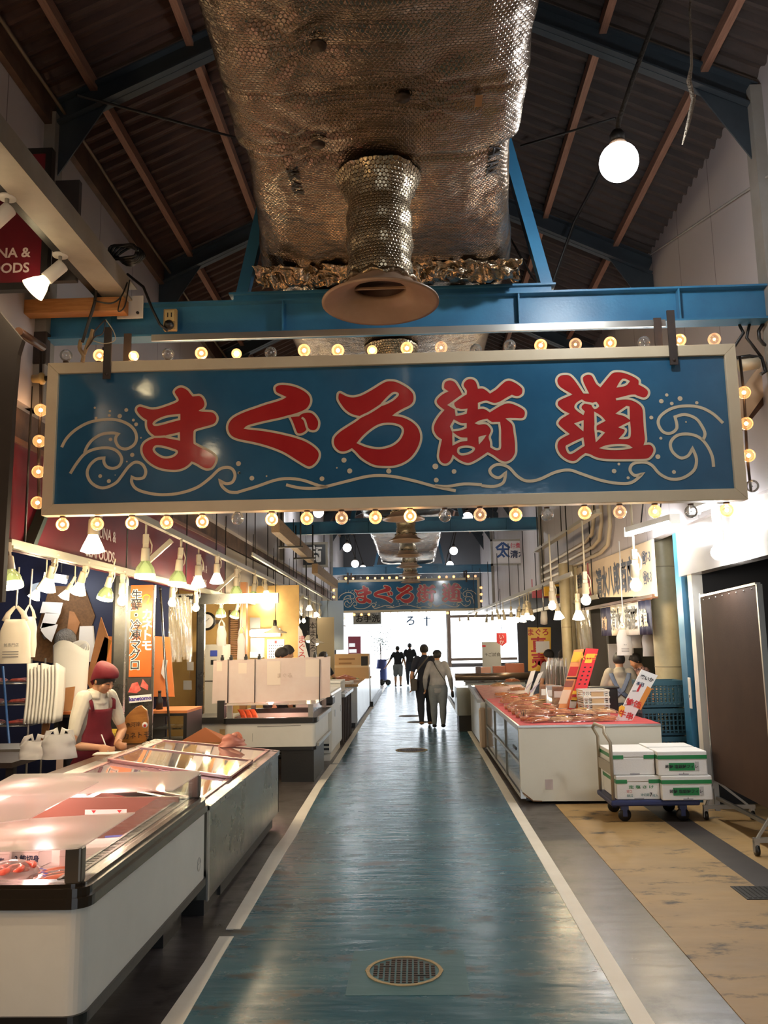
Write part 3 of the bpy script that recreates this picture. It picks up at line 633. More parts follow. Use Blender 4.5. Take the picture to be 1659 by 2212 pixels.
# ================================================================== foil duct
from mathutils import noise
def foil_mat(name, c1, c2, scale, cyl=False, strength=.5, rough=.32):
    m = bpy.data.materials.new(name); m.use_nodes = True; nt = m.node_tree; N = nt.nodes; L = nt.links; b = N['Principled BSDF']
    b.inputs['Metallic'].default_value = .92; b.inputs['Roughness'].default_value = rough
    tc = N.new('ShaderNodeTexCoord'); src = tc.outputs['Object']
    if cyl:
        sp = N.new('ShaderNodeSeparateXYZ'); L.new(src, sp.inputs[0]); at = N.new('ShaderNodeMath'); at.operation = 'ARCTAN2'; L.new(sp.outputs[1], at.inputs[0]); L.new(sp.outputs[0], at.inputs[1])
        mu = N.new('ShaderNodeMath'); mu.operation = 'MULTIPLY'; mu.inputs[1].default_value = cyl; L.new(at.outputs[0], mu.inputs[0])
        cb = N.new('ShaderNodeCombineXYZ'); L.new(mu.outputs[0], cb.inputs[0]); L.new(sp.outputs[2], cb.inputs[1]); src = cb.outputs[0]
    sc = N.new('ShaderNodeVectorMath'); sc.operation = 'SCALE'; sc.inputs['Scale'].default_value = scale; L.new(src, sc.inputs[0])
    ln = []
    for off in ((0, 0, 0), (.5, .866, 0)):
        ad = N.new('ShaderNodeVectorMath'); ad.operation = 'ADD'; ad.inputs[1].default_value = off; L.new(sc.outputs[0], ad.inputs[0])
        wr = N.new('ShaderNodeVectorMath'); wr.operation = 'WRAP'; wr.inputs[1].default_value = (.5, .866, .5); wr.inputs[2].default_value = (-.5, -.866, -.5); L.new(ad.outputs[0], wr.inputs[0])
        mz = N.new('ShaderNodeVectorMath'); mz.operation = 'MULTIPLY'; mz.inputs[1].default_value = (1, 1, 0); L.new(wr.outputs[0], mz.inputs[0])
        le = N.new('ShaderNodeVectorMath'); le.operation = 'LENGTH'; L.new(mz.outputs[0], le.inputs[0]); ln.append(le)
    mn = N.new('ShaderNodeMath'); mn.operation = 'MINIMUM'; L.new(ln[0].outputs['Value'], mn.inputs[0]); L.new(ln[1].outputs['Value'], mn.inputs[1])
    mr = N.new('ShaderNodeMapRange'); mr.interpolation_type = 'SMOOTHSTEP'; mr.inputs[1].default_value = .36; mr.inputs[2].default_value = .56; mr.inputs[3].default_value = 1; mr.inputs[4].default_value = 0; L.new(mn.outputs[0], mr.inputs[0])
    mx = N.new('ShaderNodeMix'); mx.data_type = 'RGBA'; mx.inputs[6].default_value = (*c2, 1); mx.inputs[7].default_value = (*c1, 1); L.new(mr.outputs[0], mx.inputs[0]); L.new(mx.outputs[2], b.inputs['Base Color'])
    nz = N.new('ShaderNodeTexNoise'); nz.inputs['Scale'].default_value = 9; nz.inputs['Detail'].default_value = 6; L.new(tc.outputs['Object'], nz.inputs[0])
    b1 = N.new('ShaderNodeBump'); b1.inputs['Strength'].default_value = .35; b1.inputs['Distance'].default_value = .06; L.new(nz.outputs[0], b1.inputs['Height'])
    b2 = N.new('ShaderNodeBump'); b2.inputs['Strength'].default_value = strength; b2.inputs['Distance'].default_value = .006; L.new(mr.outputs[0], b2.inputs['Height']); L.new(b1.outputs[0], b2.inputs['Normal']); L.new(b2.outputs[0], b.inputs['Normal'])
    return m
M_foil = foil_mat('bubble_foil', S(136, 121, 104), S(108, 94, 80), 44, strength=.42, rough=.25)
M_foil2 = foil_mat('netted_foil', S(176, 162, 136), S(84, 72, 58), 46, cyl=.19, strength=.6, rough=.27)
M_crump = mat('crumpled_foil', S(150, 134, 112), .25, metal=.95, bump=.9, bs=16)
DZ = 4.40
PIN = [PZ(688, 97, DZ), PZ(870, 210, DZ), PZ(688, 311, DZ), PZ(700, -60, DZ)]
def d_half(y):
    if y < 4.38: return .775 + .02 * sin(y * 1.7)
    if y < 4.5: return .775 + (.755 - .775) * (y - 4.38) / .12
    if y < 6.1: return .755 + (.93 - .755) * (y - 4.5) / 1.6
    return .93
def d_cx(y): return -.125 - .012 * min(y, 8) / 3
def duct_pt(u, y):
    """u 0..1 round the section from the top centre"""
    a = 2 * pi * u; hwid = d_half(y); H = .27
    cx, sz = sin(a), -cos(a) * -1
    e = .42
    X = math.copysign(abs(sin(a)) ** e, sin(a)) * hwid; Z = math.copysign(abs(cos(a)) ** e, cos(a)) * H
    p = Vector((d_cx(y) + X, y, DZ + H + Z)); dd = 0.0
    low = max(0.0, -cos(a))
    n1 = noise.noise(Vector((p.x * 2.2, y * 1.5, Z * 2 + 3))); n2 = noise.noise(Vector((p.x * 7, y * 3.2, Z * 5)))
    n3 = abs(noise.noise(Vector((p.x * 3.1 + 4, y * 1.6, 9)))); n4 = abs(noise.noise(Vector((p.x * 8.0, y * 2.6 + 3, 2))))
    dd += .022 * n1 + .010 * n2 + .030 * (.35 - n3) * low + .014 * (.3 - n4)
    for q in PIN:
        dx, dy = p.x - q.x, y - q.y; r = sqrt(dx * dx + dy * dy)
        if r < 1.1 and low > .3:
            dd += -.030 * exp(-(r / .13) ** 2) + .030 * exp(-((r - .05) / .42) ** 2) * (abs(sin(atan2(dy, dx) * 5.5 + 2.0 * n1 + q.x * 7)) ** 3 * -1 + .3) * min(1, r / .08)
    for ys, w, am in ((3.86, .018, .016), (4.42, .03, .022), (2.9, .018, .012)):
        dd -= am * exp(-((y - ys + .03 * n1) / w) ** 2)
    if 4.4 < y < 4.75: dd += .02 * exp(-((y - 4.34) / .05) ** 2)
    if 5.7 < y < 6.3: dd += .05 * (noise.noise(Vector((p.x * 9, y * 8, 7))) + .1)
    if y > 9: dd += .03 * noise.noise(Vector((p.x * 1.2, y * 3.5, 1)))
    n = Vector((math.copysign(abs(sin(a)) ** 1.2, sin(a)), 0, math.copysign(abs(cos(a)) ** .8, cos(a))))
    return p + n * dd
def duct_z(x, y):
    b = min((duct_pt(.34 + .32 * i / 40, y) for i in range(41)), key=lambda p: abs(p.x - x)); return b.z
ys = [1.0 + .028 * i for i in range(int((6.4 - 1.0) / .028))] + [6.4 + .12 * i for i in range(int((29.9 - 6.4) / .12))]
mb = MB(); nu = 110
vs = [duct_pt(i / nu, y) for y in ys for i in range(nu)]
fs = [(j * nu + i, j * nu + (i + 1) % nu, (j + 1) * nu + (i + 1) % nu, (j + 1) * nu + i) for j in range(len(ys) - 1) for i in range(nu)]
fs.append(tuple(reversed(range((len(ys) - 1) * nu, len(ys) * nu)))); fs.append(tuple(range(nu)))
mb.add(vs, fs, 0, True)
duct = thing('air_duct', 'long wrinkled silver foil duct hanging under the roof above the aisle', 'air duct', (0, 0, 0))
obj('insulation', mb, M_foil, duct)
for q in PIN[:3]: obj('fixing_pin', MB().lathe([(.0005, -.012), (.036, -.010), (.04, 0), (.0005, .004)], (q.x, q.y, DZ + .0), 14), mat('dark_pin_washer', S(64, 52, 42), .5, metal=.6), duct)
for u, v, y in ((637, 405, 0), (1066, 372, 0)):
    c = PZ(u, v, DZ - .034)
    tb = place(text_mb('24K ALK', .095, depth=.002, bold=.0015, sx=.9), c, (0, 1, 0), (1, 0, 0)); tb.v = [(x, y, duct_z(x, y) - .006 + (z - c.z)) for x, y, z in tb.v]; obj('lettering', tb, M_ink, duct)
obj('tape_patch', MB().obox(PZ(1034, 218, DZ - .02), (.035, .09, .004)), mat('brown_tape', S(150, 112, 70), .5), duct)
# crumpled foil lip where the duct meets the saddle
def lip(u, v):
    x = -1.09 + u * 1.92; k = noise.noise(Vector((x * 6, v * 5, 2))); k2_ = noise.noise(Vector((x * 17, v * 9, 5)))
    k3 = noise.noise(Vector((x * 31, v * 14, 8))); return (x + .04 * k, 5.72 + .34 * v + .05 * k + .05 * k2_, 4.385 - .06 * sin(pi * min(1, v * 1.1)) ** 2 * (1 + k) + .06 * k2_ * (.3 + v) + .02 * k3)
obj('foil_lip', MB().sheet(lip, 150, 16), M_crump, duct, solid=.004)
# round air outlets below the duct
M_outlet = mat('dusty_beige_outlet', S(180, 150, 124), .38, col2=S(162, 132, 108), ns=4)
def make_outlet():
    t = thing('air_outlet', '', 'air outlet', (0, 0, 0))
    nk = MB(); n = 40; zs = [0.10 + .02 * i for i in range(34)]
    vs = []
    for z in zs:
        for j in range(n):
            a = 2 * pi * j / n; r = .188 + .010 * noise.noise(Vector((cos(a) * 2, sin(a) * 2, z * 6))) + .006 * sin(z * 40)
            if z > .66: r += .09 * ((z - .66) / .12) ** 1.3 + .03 * noise.noise(Vector((cos(a) * 5, sin(a) * 5, z * 12)))
            vs.append((r * cos(a), r * sin(a), z))
    nk.add(vs, [(i * n + j, i * n + (j + 1) % n, (i + 1) * n + (j + 1) % n, (i + 1) * n + j) for i in range(len(zs) - 1) for j in range(n)], 0, True)
    obj('neck', nk, M_foil2, t)
    cl = MB().tube([(.192 * cos(a * pi / 16), .192 * sin(a * pi / 16), .12 + .012 * sin(a * 1.7)) for a in range(33)], [.018 + .01 * sin(a * 2.3) for a in range(33)], 8)
    obj('foil_collar', cl, M_crump, t)
    obj('cone', MB().lathe([(.16, .10), (.145, .10), (.15, .075), (.21, .04), (.27, .015), (.315, .0), (.335, -.004), (.335, .008), (.29, .03), (.22, .07), (.19, .12)], n=48), M_outlet, t)
    obj('throat', MB().lathe([(.147, .10), (.14, .18), (.0005, .18)], n=32), mat('dark_throat', S(70, 44, 32), .6), t)
    obj('spider', MB().bar((-.15, 0, .09), (.15, 0, .09), .012, .012), M_outlet, t)
    return t
o1 = make_outlet(); c = PY(822, 655, 4.6); o1.location = (c.x, 4.6, c.z)
o1['label'] = 'large beige round air outlet on a netted foil neck in front of the blue beam'
LB = ['round beige air outlet second in line under the foil duct', 'round beige air outlet third in line under the foil duct', 'round beige air outlet just visible below the big sign', 'far round air outlet below the second blue beam', 'far round air outlet next beyond the one under the second beam', 'far round air outlet halfway to the third blue beam', 'far round air outlet above the third blue beam', 'farthest round air outlet in front of the far blue sign']
for i in range(8):
    y = 7.48 + 2.88 * i
    d = dup(o1, (c.x + .0 + .012 * i, y, c.z), label=LB[i]); d['group'] = 'air outlets under the duct'
o1['group'] = 'air outlets under the duct'
# ================================================================== fittings above the left side
hb = MB(); X0 = -2.2
hb.box(X0 - .006, X0 + .006, Y0 + .1, 6.2, 4.33, 4.46); hb.box(X0 - .1, X0 + .1, Y0 + .1, 6.2, 4.318, 4.335); hb.box(X0 - .1, X0 + .1, Y0 + .1, 6.2, 4.455, 4.468)
hb.box(X0 + .09, X0 + .1, Y0 + .1, 6.0, 4.335, 4.455)
struct('crossing_beam', hb, mat('grey_beam_paint', S(172, 164, 150), .5, col2=S(150, 142, 130), ns=2))
t = thing('bracket_plate', 'white bolted bracket plate on the blue beam below the grey beam end', 'bracket', PY(282, 664, 6.10))
obj('plate', MB().box(-.10, .10, -.006, .006, -.09, .09), M_plastic, t)
for x in (-.06, .06): obj('bolt', MB().lathe([(.0005, 0), (.012, 0), (.012, .012), (.0005, .012)], (x, -.006, -.05), 6, Matrix.Rotation(radians(90), 3, 'X')), M_dark, t)
# dark red sign next to the grey beam
t = thing('shop_sign', 'dark red shop sign in a black frame beside the grey beam, upper left', 'sign', (-2.74, 5.4, 4.62))
obj('panel', MB().box(-.25, .245, -.01, .03, -.45, .5), mat('maroon_sign', S(104, 22, 34), .35, col2=S(94, 18, 30), ns=3), t)
fb = MB(); fb.box(-.29, .29, -.02, .04, -.50, -.45); fb.box(.245, .29, -.02, .04, -.45, .5); fb.box(-.29, -.25, -.02, .04, -.45, .5); fb.box(-.29, .29, -.02, .04, .5, .54)
obj('frame', fb, M_black, t)
c1 = PY(20, 546, 5.38) - t.location; c2 = PY(18, 579, 5.38) - t.location
M_signtext = mat('pale_sign_letters', S(206, 190, 186), .5)
tb = place(text_mb('TUNA &', .098, depth=.002, bold=.002, align='RIGHT'), (.165, -.012, c1.z), (1, 0, 0), (0, 0, 1)); join(tb, place(text_mb('SEAFOODS', .098, depth=.002, bold=.002, align='RIGHT'), (.165, -.012, c2.z), (1, 0, 0), (0, 0, 1)))
obj('lettering', tb, M_signtext, t)
tag(obj('roof_panel', MB().box(PY(112, 560, 5.7).x, PY(165, 560, 5.7).x, 5.7, 5.75, 4.32, 5.1), mat('slate_panel', S(70, 66, 66), .7)), 'dark slate coloured panel standing behind the maroon sign', 'panel')
tk = tag(obj('light_track', MB().box(X0 - .16, X0 - .105, Y0 + .2, 6.05, 4.325, 4.40), M_black), 'black light track fixed along the side of the grey beam', 'light track')
M_bell = clear('warm_reflector_glass', (1, .95, .8), .2, .15, veil=(1, .93, .75), veilw=.35, emit=(1, .82, .5), es=1.3)
E_lens = glow('warm_lens', (1, .84, .56), 18)
E_lensw = glow('white_lens', (1, .97, .92), 14)
def spot(p, aim, label, lit=True, pw=9):
    """white can spotlight hung from the track at p, its mouth towards aim"""
    t = thing('spotlight', label, 'spotlight', p, group='white spotlights on the black track')
    aim = Vector(aim).normalized(); q = Vector((0, 0, -1)).rotation_difference(aim).to_matrix()
    obj('base', MB().lathe([(.0005, -.14), (.05, -.14), (.052, -.13), (.052, -.01), (.05, 0), (.0005, 0)], n=20), M_plastic, t)
    obj('stem', MB().tube([(0, 0, -.14), (0, 0, -.23)], .013, 10), M_alu, t)
    o = Vector((0, 0, -.22))
    obj('can', MB().lathe([(.0005, .03), (.042, .03), (.044, .02), (.044, -.12), (.03, -.125)], o, 20, q), M_plastic, t)
    obj('reflector', MB().lathe([(.032, -.12), (.045, -.15), (.062, -.18), (.082, -.235), (.085, -.245)], o, 24, q), M_bell, t)
    obj('lens', MB().lathe([(.0005, -.235), (.078, -.24)], o, 20, q), E_lens if lit else M_plastic, t)
    if lit: lamp_light('spot_glow', Vector(p) + o + aim * .27, pw, (1, .82, .55), .04, spot=radians(120), rot=Vector((0, 0, -1)).rotation_difference(aim).to_euler())
    return t
spot(PX(132, 512, -2.33) + Vector((0, 0, .0)), (-.62, -.25, -.75), 'lit white spotlight under the grey beam, in front of the maroon sign')
spot(PX(18, 382, -2.33), (-.5, -.3, -.8), 'white spotlight at the picture edge above the maroon sign', pw=14)
spot((-2.33, 2.6, 4.325), (.25, .1, -.95), 'added white spotlight, out of view on the track over the near freezer', pw=90)  # extra unseen track spot, added to light the near freezer
t = thing('wooden_plank', 'bare pine plank lying across the front of the blue beam', 'plank', PY(140, 665, 5.98))
obj('board', MB().box(-.75, .465, -.05, .06, -.055, .055), M_wood, t, bevel=.004)
t = thing('power_outlet', 'yellowed double power outlet on the blue beam with a black plug', 'outlet', PY(370, 694, 6.10))
obj('box', MB().box(-.05, .05, -.04, 0, -.085, .085), mat('yellowed_plastic', S(176, 152, 104), .45), t, bevel=.006)
obj('face_plate', MB().box(-.036, .036, -.048, -.036, -.01, .07), mat('ivory_plastic', S(200, 180, 130), .4), t, bevel=.003)
obj('slot', MB().box(-.018, -.010, -.0495, -.047, .015, .05).box(.010, .018, -.0495, -.047, .015, .05), M_black, t)
pg = obj('plug', MB().lathe([(.0005, .0), (.034, .0), (.036, .03), (.02, .055), (.0005, .055)], (0, -.04, -.05), 14, Matrix.Rotation(radians(90), 3, 'X')), M_black, t)
cb = [PY(275, 592, 6.05), PY(310, 620, 6.0), PY(328, 665, 6.0), PY(345, 700, 6.02), PY(362, 715, 6.03)]
obj('cord', MB().tube([tuple(p - t.location) for p in cb], .011, 6), M_black, t)
# coil of black cable on the grey beam
cp = PY(268, 562, 5.95)
t = thing('cable_coil', 'coil of black cable resting on top of the grey beam end', 'cable', cp)
for k in range(5):
    obj('loop', MB().tube([(.105 * cos(a * pi / 10) + .01 * k, .02 * k - .04, .062 * sin(a * pi / 10) + .012 * sin(a * .9 + k) + .05) for a in range(21)], .011, 6), M_black, t)
def wires(name, label, runs, cat='wire'):
    t = thing(name, label, cat, Vector(runs[0][0][0]))
    for rp, r, m in runs:
        P = [Vector(p) - t.location for p in rp]; sm = spline([(p.x, p.z, False) for p in P], False, 5); sy = spline([(p.y, p.y, False) for p in P], False, 5)
        obj('wire', MB().tube([(a[0], b[0], a[1]) for a, b in zip(sm, sy)], r, 6), m, t)
    return t
M_wirew = mat('pale_wire', S(180, 170, 150), .6)
M_tape = mat('frayed_tape', S(150, 126, 92), .7)
wires('loose_wires', 'tangle of loose brown and black wires hanging over the beam by the sign corner', [
    ([PY(208, 600, 5.9), PY(205, 650, 5.88), PY(190, 700, 5.9), PY(178, 740, 5.93)], .012, M_dark),
    ([PY(228, 690, 5.9), PY(205, 715, 5.88), PY(200, 735, 5.9), PY(185, 755, 5.93)], .005, M_strap),
    ([PY(228, 690, 5.9), PY(245, 715, 5.9), PY(248, 735, 5.9), PY(225, 742, 5.92), PY(198, 735, 5.93)], .004, M_wirew),
    ([PY(228, 692, 5.9), PY(222, 720, 5.9), PY(205, 728, 5.88), PY(192, 745, 5.93)], .004, M_strap),
    ([PY(205, 650, 5.86), PY(240, 655, 5.86), PY(262, 640, 5.87), PY(275, 610, 5.9)], .006, M_black),
    ([PY(262, 640, 5.87), PY(255, 672, 5.86), PY(270, 660, 5.86), PY(280, 605, 5.9)], .005, M_black),
    ([PY(200, 712, 5.9), PY(196, 728, 5.9), PY(190, 742, 5.92), PY(182, 765, 5.95)], .014, M_tape),
    ([PY(175, 735, 5.95), PY(172, 752, 5.95), PY(180, 768, 5.95), PY(178, 782, 5.97)], .016, M_tape)])
# dark board and rod at the left edge
t = thing('hanging_board', 'dark brown hanging board filling the edge beside the sign', 'board', PY(0, 900, 5.3))
poly = [PY(u, v, 5.3) - t.location for u, v in ((-90, 600), (-20, 650), (48, 733), (38, 765), (28, 880), (12, 1150), (4, 1300), (-90, 1310))]
obj('board', MB().prism([(p.x, p.z) for p in poly], (0, 0, 0), (1, 0, 0), (0, 0, 1), (0, .05, 0)), mat('dark_brown_board', S(46, 38, 32), .7, col2=S(38, 31, 26), ns=3), t)
obj('rod', MB().tube([PY(40, 716, 5.4) - t.location, PY(92, 750, 5.9) - t.location], .03, 10), M_brown, t)
t = thing('wall_bracket', 'dark brown wooden bracket behind the upper left sign corner', 'bracket', PY(90, 745, 6.14))
obj('block', MB().box(-.085, .05, -.03, .05, -.16, .10), M_strap, t, bevel=.01)
obj('loop', MB().tube([(-.11, 0, .07), (-.15, 0, 0), (-.14, 0, -.10), (-.08, 0, -.14)], .014, 8), M_black, t)
# maroon fascia on the left wall
t = thing('fascia_sign', 'long maroon fascia board with pale lettering above the fish stall', 'sign', (XL + .06, 9.3, 2.84))
obj('panel', MB().box(-.05, .0, -3.9, 3.9, -.42, .38), MATS['maroon_sign'], t)
obj('trim_strip', MB().box(-.06, .02, -3.9, 3.9, .38, .42), mat('brown_trim', S(120, 78, 52), .5), t)
tb = MB()
for yc in (7.86, 11.6):
    join(tb, place(text_mb('TUNA &', .15, depth=.002, bold=.002), (.004, yc + .12 - 9.3, 2.71 - 2.84 + .06), (0, 1, 0), (0, 0, 1))); join(tb, place(text_mb('SEAFOODS', .15, depth=.002, bold=.002), (.004, yc - 9.3, 2.565 - 2.84), (0, 1, 0), (0, 0, 1)))
obj('lettering', tb, M_signtext, t)
struct('trim_3', MB().box(XL + .0, XL + .05, Y0, Y1, 3.27, 3.50), M_eave)
struct('trim_4', MB().box(XL + .0, XL + .05, 13.2, Y1, 2.45, 3.24), mat('pale_fascia', S(170, 160, 146), .6))
tag(obj('diagonal_strut', MB().bar(PX(95, 1100, -2.9), PX(62, 1182, -2.9), .05, .09, (1, 0, 0)), mat('dark_green_paint', S(40, 52, 48), .5)), 'dark green slanting strut in front of the maroon fascia', 'strut')
# ================================================================== lamp rails of the left stalls
RA, RB = PZ(300, 1120, 2.86), PZ(720, 1320, 2.86)
RA = RA + (RA - RB) * ((RA.y - 6.3) / (RB.y - RA.y))
def rail(name, label, a, b, h=.055, w=.05):
    t = thing(name, label, 'light track', a)
    d = Vector(b) - Vector(a)
    mb = MB().bar((0, 0, 0), d, w, h * .35); mb.bar((0, 0, .03), d + Vector((0, 0, .03)), w * .45, h)
    obj('track', mb, M_rail, t)
    n = max(2, int(d.length / 2.2)); 
    for i in range(n + 1):
        p = d * ((i + .1) / (n + .2)); top = 3.2 if (a[0] + p.x) < XL + .02 else 4.05
        obj('hanger_rod', MB().tube([p + Vector((0, 0, .03)), p + Vector((0, 0, top - a[2] if top < 4 else 1.25))], .009, 6), M_dark, t)
    return t
rail('lamp_rail', 'long ivory lamp track running over the left freezers along the aisle', RA, RB)
rail('lamp_rail', 'pale lamp track at the foot of the maroon fascia', (XL + .14, 5.9, 2.42), (XL + .14, 22.0, 2.42))
rail('lamp_rail', 'slim upper lamp track over the left stalls near the timber beam', PZ(545, 1200, 3.0), PZ(715, 1300, 3.0), .04, .04)
# cross bars of the stall frames
for i, (y, lb) in enumerate(((8.75, 'the nearest'), (12.3, 'the second'), (15.8, 'the third'), (19.5, 'the farthest'))):
    tag(obj('stall_cross_bar', MB().bar((XL + .1, y, 2.46), (-2.52, y, 2.80), .04, .05), M_rail), f'ivory cross bar between the two left lamp tracks, {lb} of them', 'bar')
# timber joist slanting over the left stalls, with steel stirrups
ja, jb = PY(595, 1135, 12.0), PY(672, 1205, 17.0); jc, jd = PY(680, 1228, 17.2), PY(725, 1262, 22.5)
t = thing('timber_joist', 'weathered timber joist running towards the far sign, nearer length', 'joist', ja)
obj('timber', MB().bar((0, 0, 0), jb - ja, .12, .20), M_woodbeam, t)
for f in (.35, .75): 
    p = (jb - ja) * f; obj('stirrup', MB().box(p.x - .2, p.x + .2, p.y - .02, p.y + .02, -.14 + p.z, -.11 + p.z).tube([(p.x - .16, p.y, p.z - .12), (p.x - .16, p.y, p.z + .5)], .014, 6).tube([(p.x + .16, p.y, p.z - .12), (p.x + .16, p.y, p.z + .5)], .014, 6), M_dark, t)
t = thing('timber_joist', 'weathered timber joist running towards the far sign, farther length', 'joist', jc)
obj('timber', MB().bar((0, 0, 0), jd - jc, .12, .20), M_woodbeam, t)
# ------------------------------------------------------------------ reflector lamps
G_green = clear('green_tinted_reflector', (.35, .42, .22), .22, .2, veil=(.16, .19, .10), veilw=.62, emit=(.75, .85, .22), es=.10)
E_rim = glow('yellow_green_rim', (.86, .95, .36), 3.2)
E_warm = glow('warm_bulb', (1.0, .80, .46), 14)
M_cone = glow('glowing_reflector', (1.0, .86, .55), 5)
M_holder = mat('cream_lampholder', S(222, 208, 178), .4)
def make_lamp(kind):
    t = bpy.data.objects.new('reflector_lamp', None); COL.objects.link(t); t.empty_display_size = .05
    obj('clamp', MB().box(-.024, .024, -.024, .024, -.09, .0), M_holder, t, bevel=.004)
    obj('bracket', MB().bar((.0, .0, -.08), (.0, .0, -.15), .02, .05).tube([(.03, 0, -.03), (.06, 0, -.10), (.055, 0, -.17), (.03, 0, -.2)], .007, 6), M_holder, t)
    obj('holder', MB().lathe([(.0005, -.13), (.036, -.13), (.038, -.14), (.042, -.245), (.034, -.26)], n=18), M_holder, t)
    if kind == 'green':
        obj('reflector', MB().lathe([(.036, -.25), (.05, -.27), (.078, -.31), (.092, -.36), (.094, -.385)], n=26), G_green, t)
        obj('rim', MB().lathe([(.0945, -.372), (.0965, -.40), (.0945, -.412)], n=26), E_rim, t)
        obj('lens', MB().lathe([(.0005, -.428), (.05, -.424), (.0945, -.412)], n=26), E_lens, t)
    elif kind == 'cone':
        obj('reflector', MB().lathe([(.036, -.25), (.05, -.285), (.072, -.33), (.092, -.38)], n=22), M_cone, t)
        obj('lens', MB().lathe([(.0005, -.40), (.05, -.396), (.092, -.38)], n=22), E_lens, t)
    elif kind == 'bulb':
        R = .052; obj('globe', MB().lathe([(.024, -.255), (.03, -.27)] + [(R * sin(radians(a)), -.325 + R * cos(radians(a))) for a in range(40, 180, 14)] + [(.0005, -.325 - R)], n=18), E_warm, t)
    elif kind == 'white':
        R = .055; obj('globe', MB().lathe([(.024, -.255), (.03, -.27)] + [(R * sin(radians(a)), -.325 + R * cos(radians(a))) for a in range(40, 180, 14)] + [(.0005, -.325 - R)], n=18), E_lensw, t)
    return t
LP = {k: make_lamp(k) for k in ('green', 'cone', 'bulb', 'white')}
FIRST = set()
LDROP = dict(green=-.40, cone=-.385, bulb=-.33, white=-.33)
KW = dict(green='green-tinted reflector lamp', cone='brightly glowing cone lamp', bulb='warm bare bulb lamp', white='cool white bare bulb lamp')
def lamp(kind, lens, railz, label, tilt=0.0, az=0.0, power=0.0, sc=1.0, group='lamps over the left stalls', col=(1, .80, .52)):
    """hung so that its mouth is at lens, tilted by tilt towards azimuth az"""
    d = LDROP[kind] * sc; lens = Vector(lens)
    M = Matrix.Rotation(az, 3, 'Z') @ Matrix.Rotation(tilt, 3, 'Y')
    top = lens - M @ Vector((0, 0, d))
    if kind in FIRST: t = dup(LP[kind])
    else: t = LP[kind]; FIRST.add(kind)
    t.location = top; t.rotation_euler = M.to_euler(); t.scale = (sc,) * 3
    tag(t, label, 'lamp', group)
    if railz - top.z > .02:
        st = obj('stem', MB().tube([M.inverted() @ Vector((0, 0, 0)), M.inverted() @ Vector((0, 0, (railz - top.z) / sc))], .010, 6), M_holder, t)
    if power: lamp_light('lamp_glow', lens + M @ Vector((0, 0, -.075 * sc)), power, col, .05)
    return t
def on_rail(u, v):
    """point on the inclined vertical plane of the long rail seen at u, v"""
    d = ray(u, v); r = RB - RA; n = Vector((r.y, -r.x, 0)); t = n.dot(RA - Vector((0, 0, CAMH))) / n.dot(d); return Vector((0, 0, CAMH)) + d * t
LONG = [(200, 1192, 'cone', 0, 0), (313, 1246, 'green', 0, 0), (383, 1263, 'green', .08, 0), (428, 1268, 'cone', 0, 0), (468, 1260, 'cone', 0, 0), (510, 1288, 'green', 0, 0), (546, 1297, 'green', .1, 0), (576, 1292, 'cone', .1, 3.1), (600, 1307, 'green', .55, 2.4), (631, 1334, 'cone', 0, 0), (668, 1318, 'cone', 0, 0), (684, 1331, 'cone', .4, 3.4)]
for i, (u, v, k, ti, az) in enumerate(LONG):
    p = on_rail(u, v)
    lamp(k, p, 2.84, f'{KW[k]}, {ORD[i]} from the near end of the long left track', ti, az + .6, power=18 if i < 9 else 9)
LOW = [(26, 1266, 'green', .25, 2.6), (100, 1276, 'cone', .35, -.5), (167, 1283, 'cone', .35, -.4), (226, 1294, 'green', .3, -.4), (264, 1299, 'bulb', 0, 0), (372, 1303, 'bulb', 0, 0), (423, 1314, 'bulb', 0, 0), (477, 1331, 'green', 0, 0), (506, 1333, 'green', .3, -.3)]
for i, (u, v, k, ti, az) in enumerate(LOW):
    sc_l = .8 if k != 'bulb' else .9; dx = (Matrix.Rotation(az, 3, 'Z') @ Matrix.Rotation(ti, 3, 'Y') @ Vector((0, 0, LDROP[k] * sc_l))).x
    p = PX(u, v, XL + .14 + dx)
    lamp(k, p, 2.42, f'{KW[k]}, {ORD[i]} from the left along the fascia track', ti, az, power=11, sc=.8 if k != 'bulb' else .9)
for i, (u, v) in enumerate(((72, 1293), (137, 1292))):
    p = PX(u, v, XL - .5)
    lamp('cone', p, 2.95, f'small white spot lamp inside the fish stall, {ORD[i]} from the left', .45, .6, power=4, sc=.62)
for i, (x, y) in enumerate(((-2.0, .6), (-2.05, 1.7), (-2.1, 2.6))):  # out-of-view lamps added to warm the end of the near freezer
    lamp('cone', (x, y, 2.45), 4.32, f'added unseen warm cone lamp on a long stem over the near freezer, {ORD[i]} from the camera', 0, 0, power=24, col=(1, .62, .30))
FARB = [(626, 1341), (645, 1343), (656, 1342), (690, 1338), (703, 1335), (711, 1333), (720, 1337), (728, 1340), (735, 1345), (744, 1342), (701, 1347), (730, 1331)]
for i, (u, v) in enumerate(FARB):
    p = on_rail(u, v)
    lamp('bulb', p, 2.84, f'small warm bulb lamp, {ORD[i]} of the far cluster before the exit', 0, 0, power=3 if i % 2 == 0 else 0, sc=.95, group='far bulbs of the left stalls')
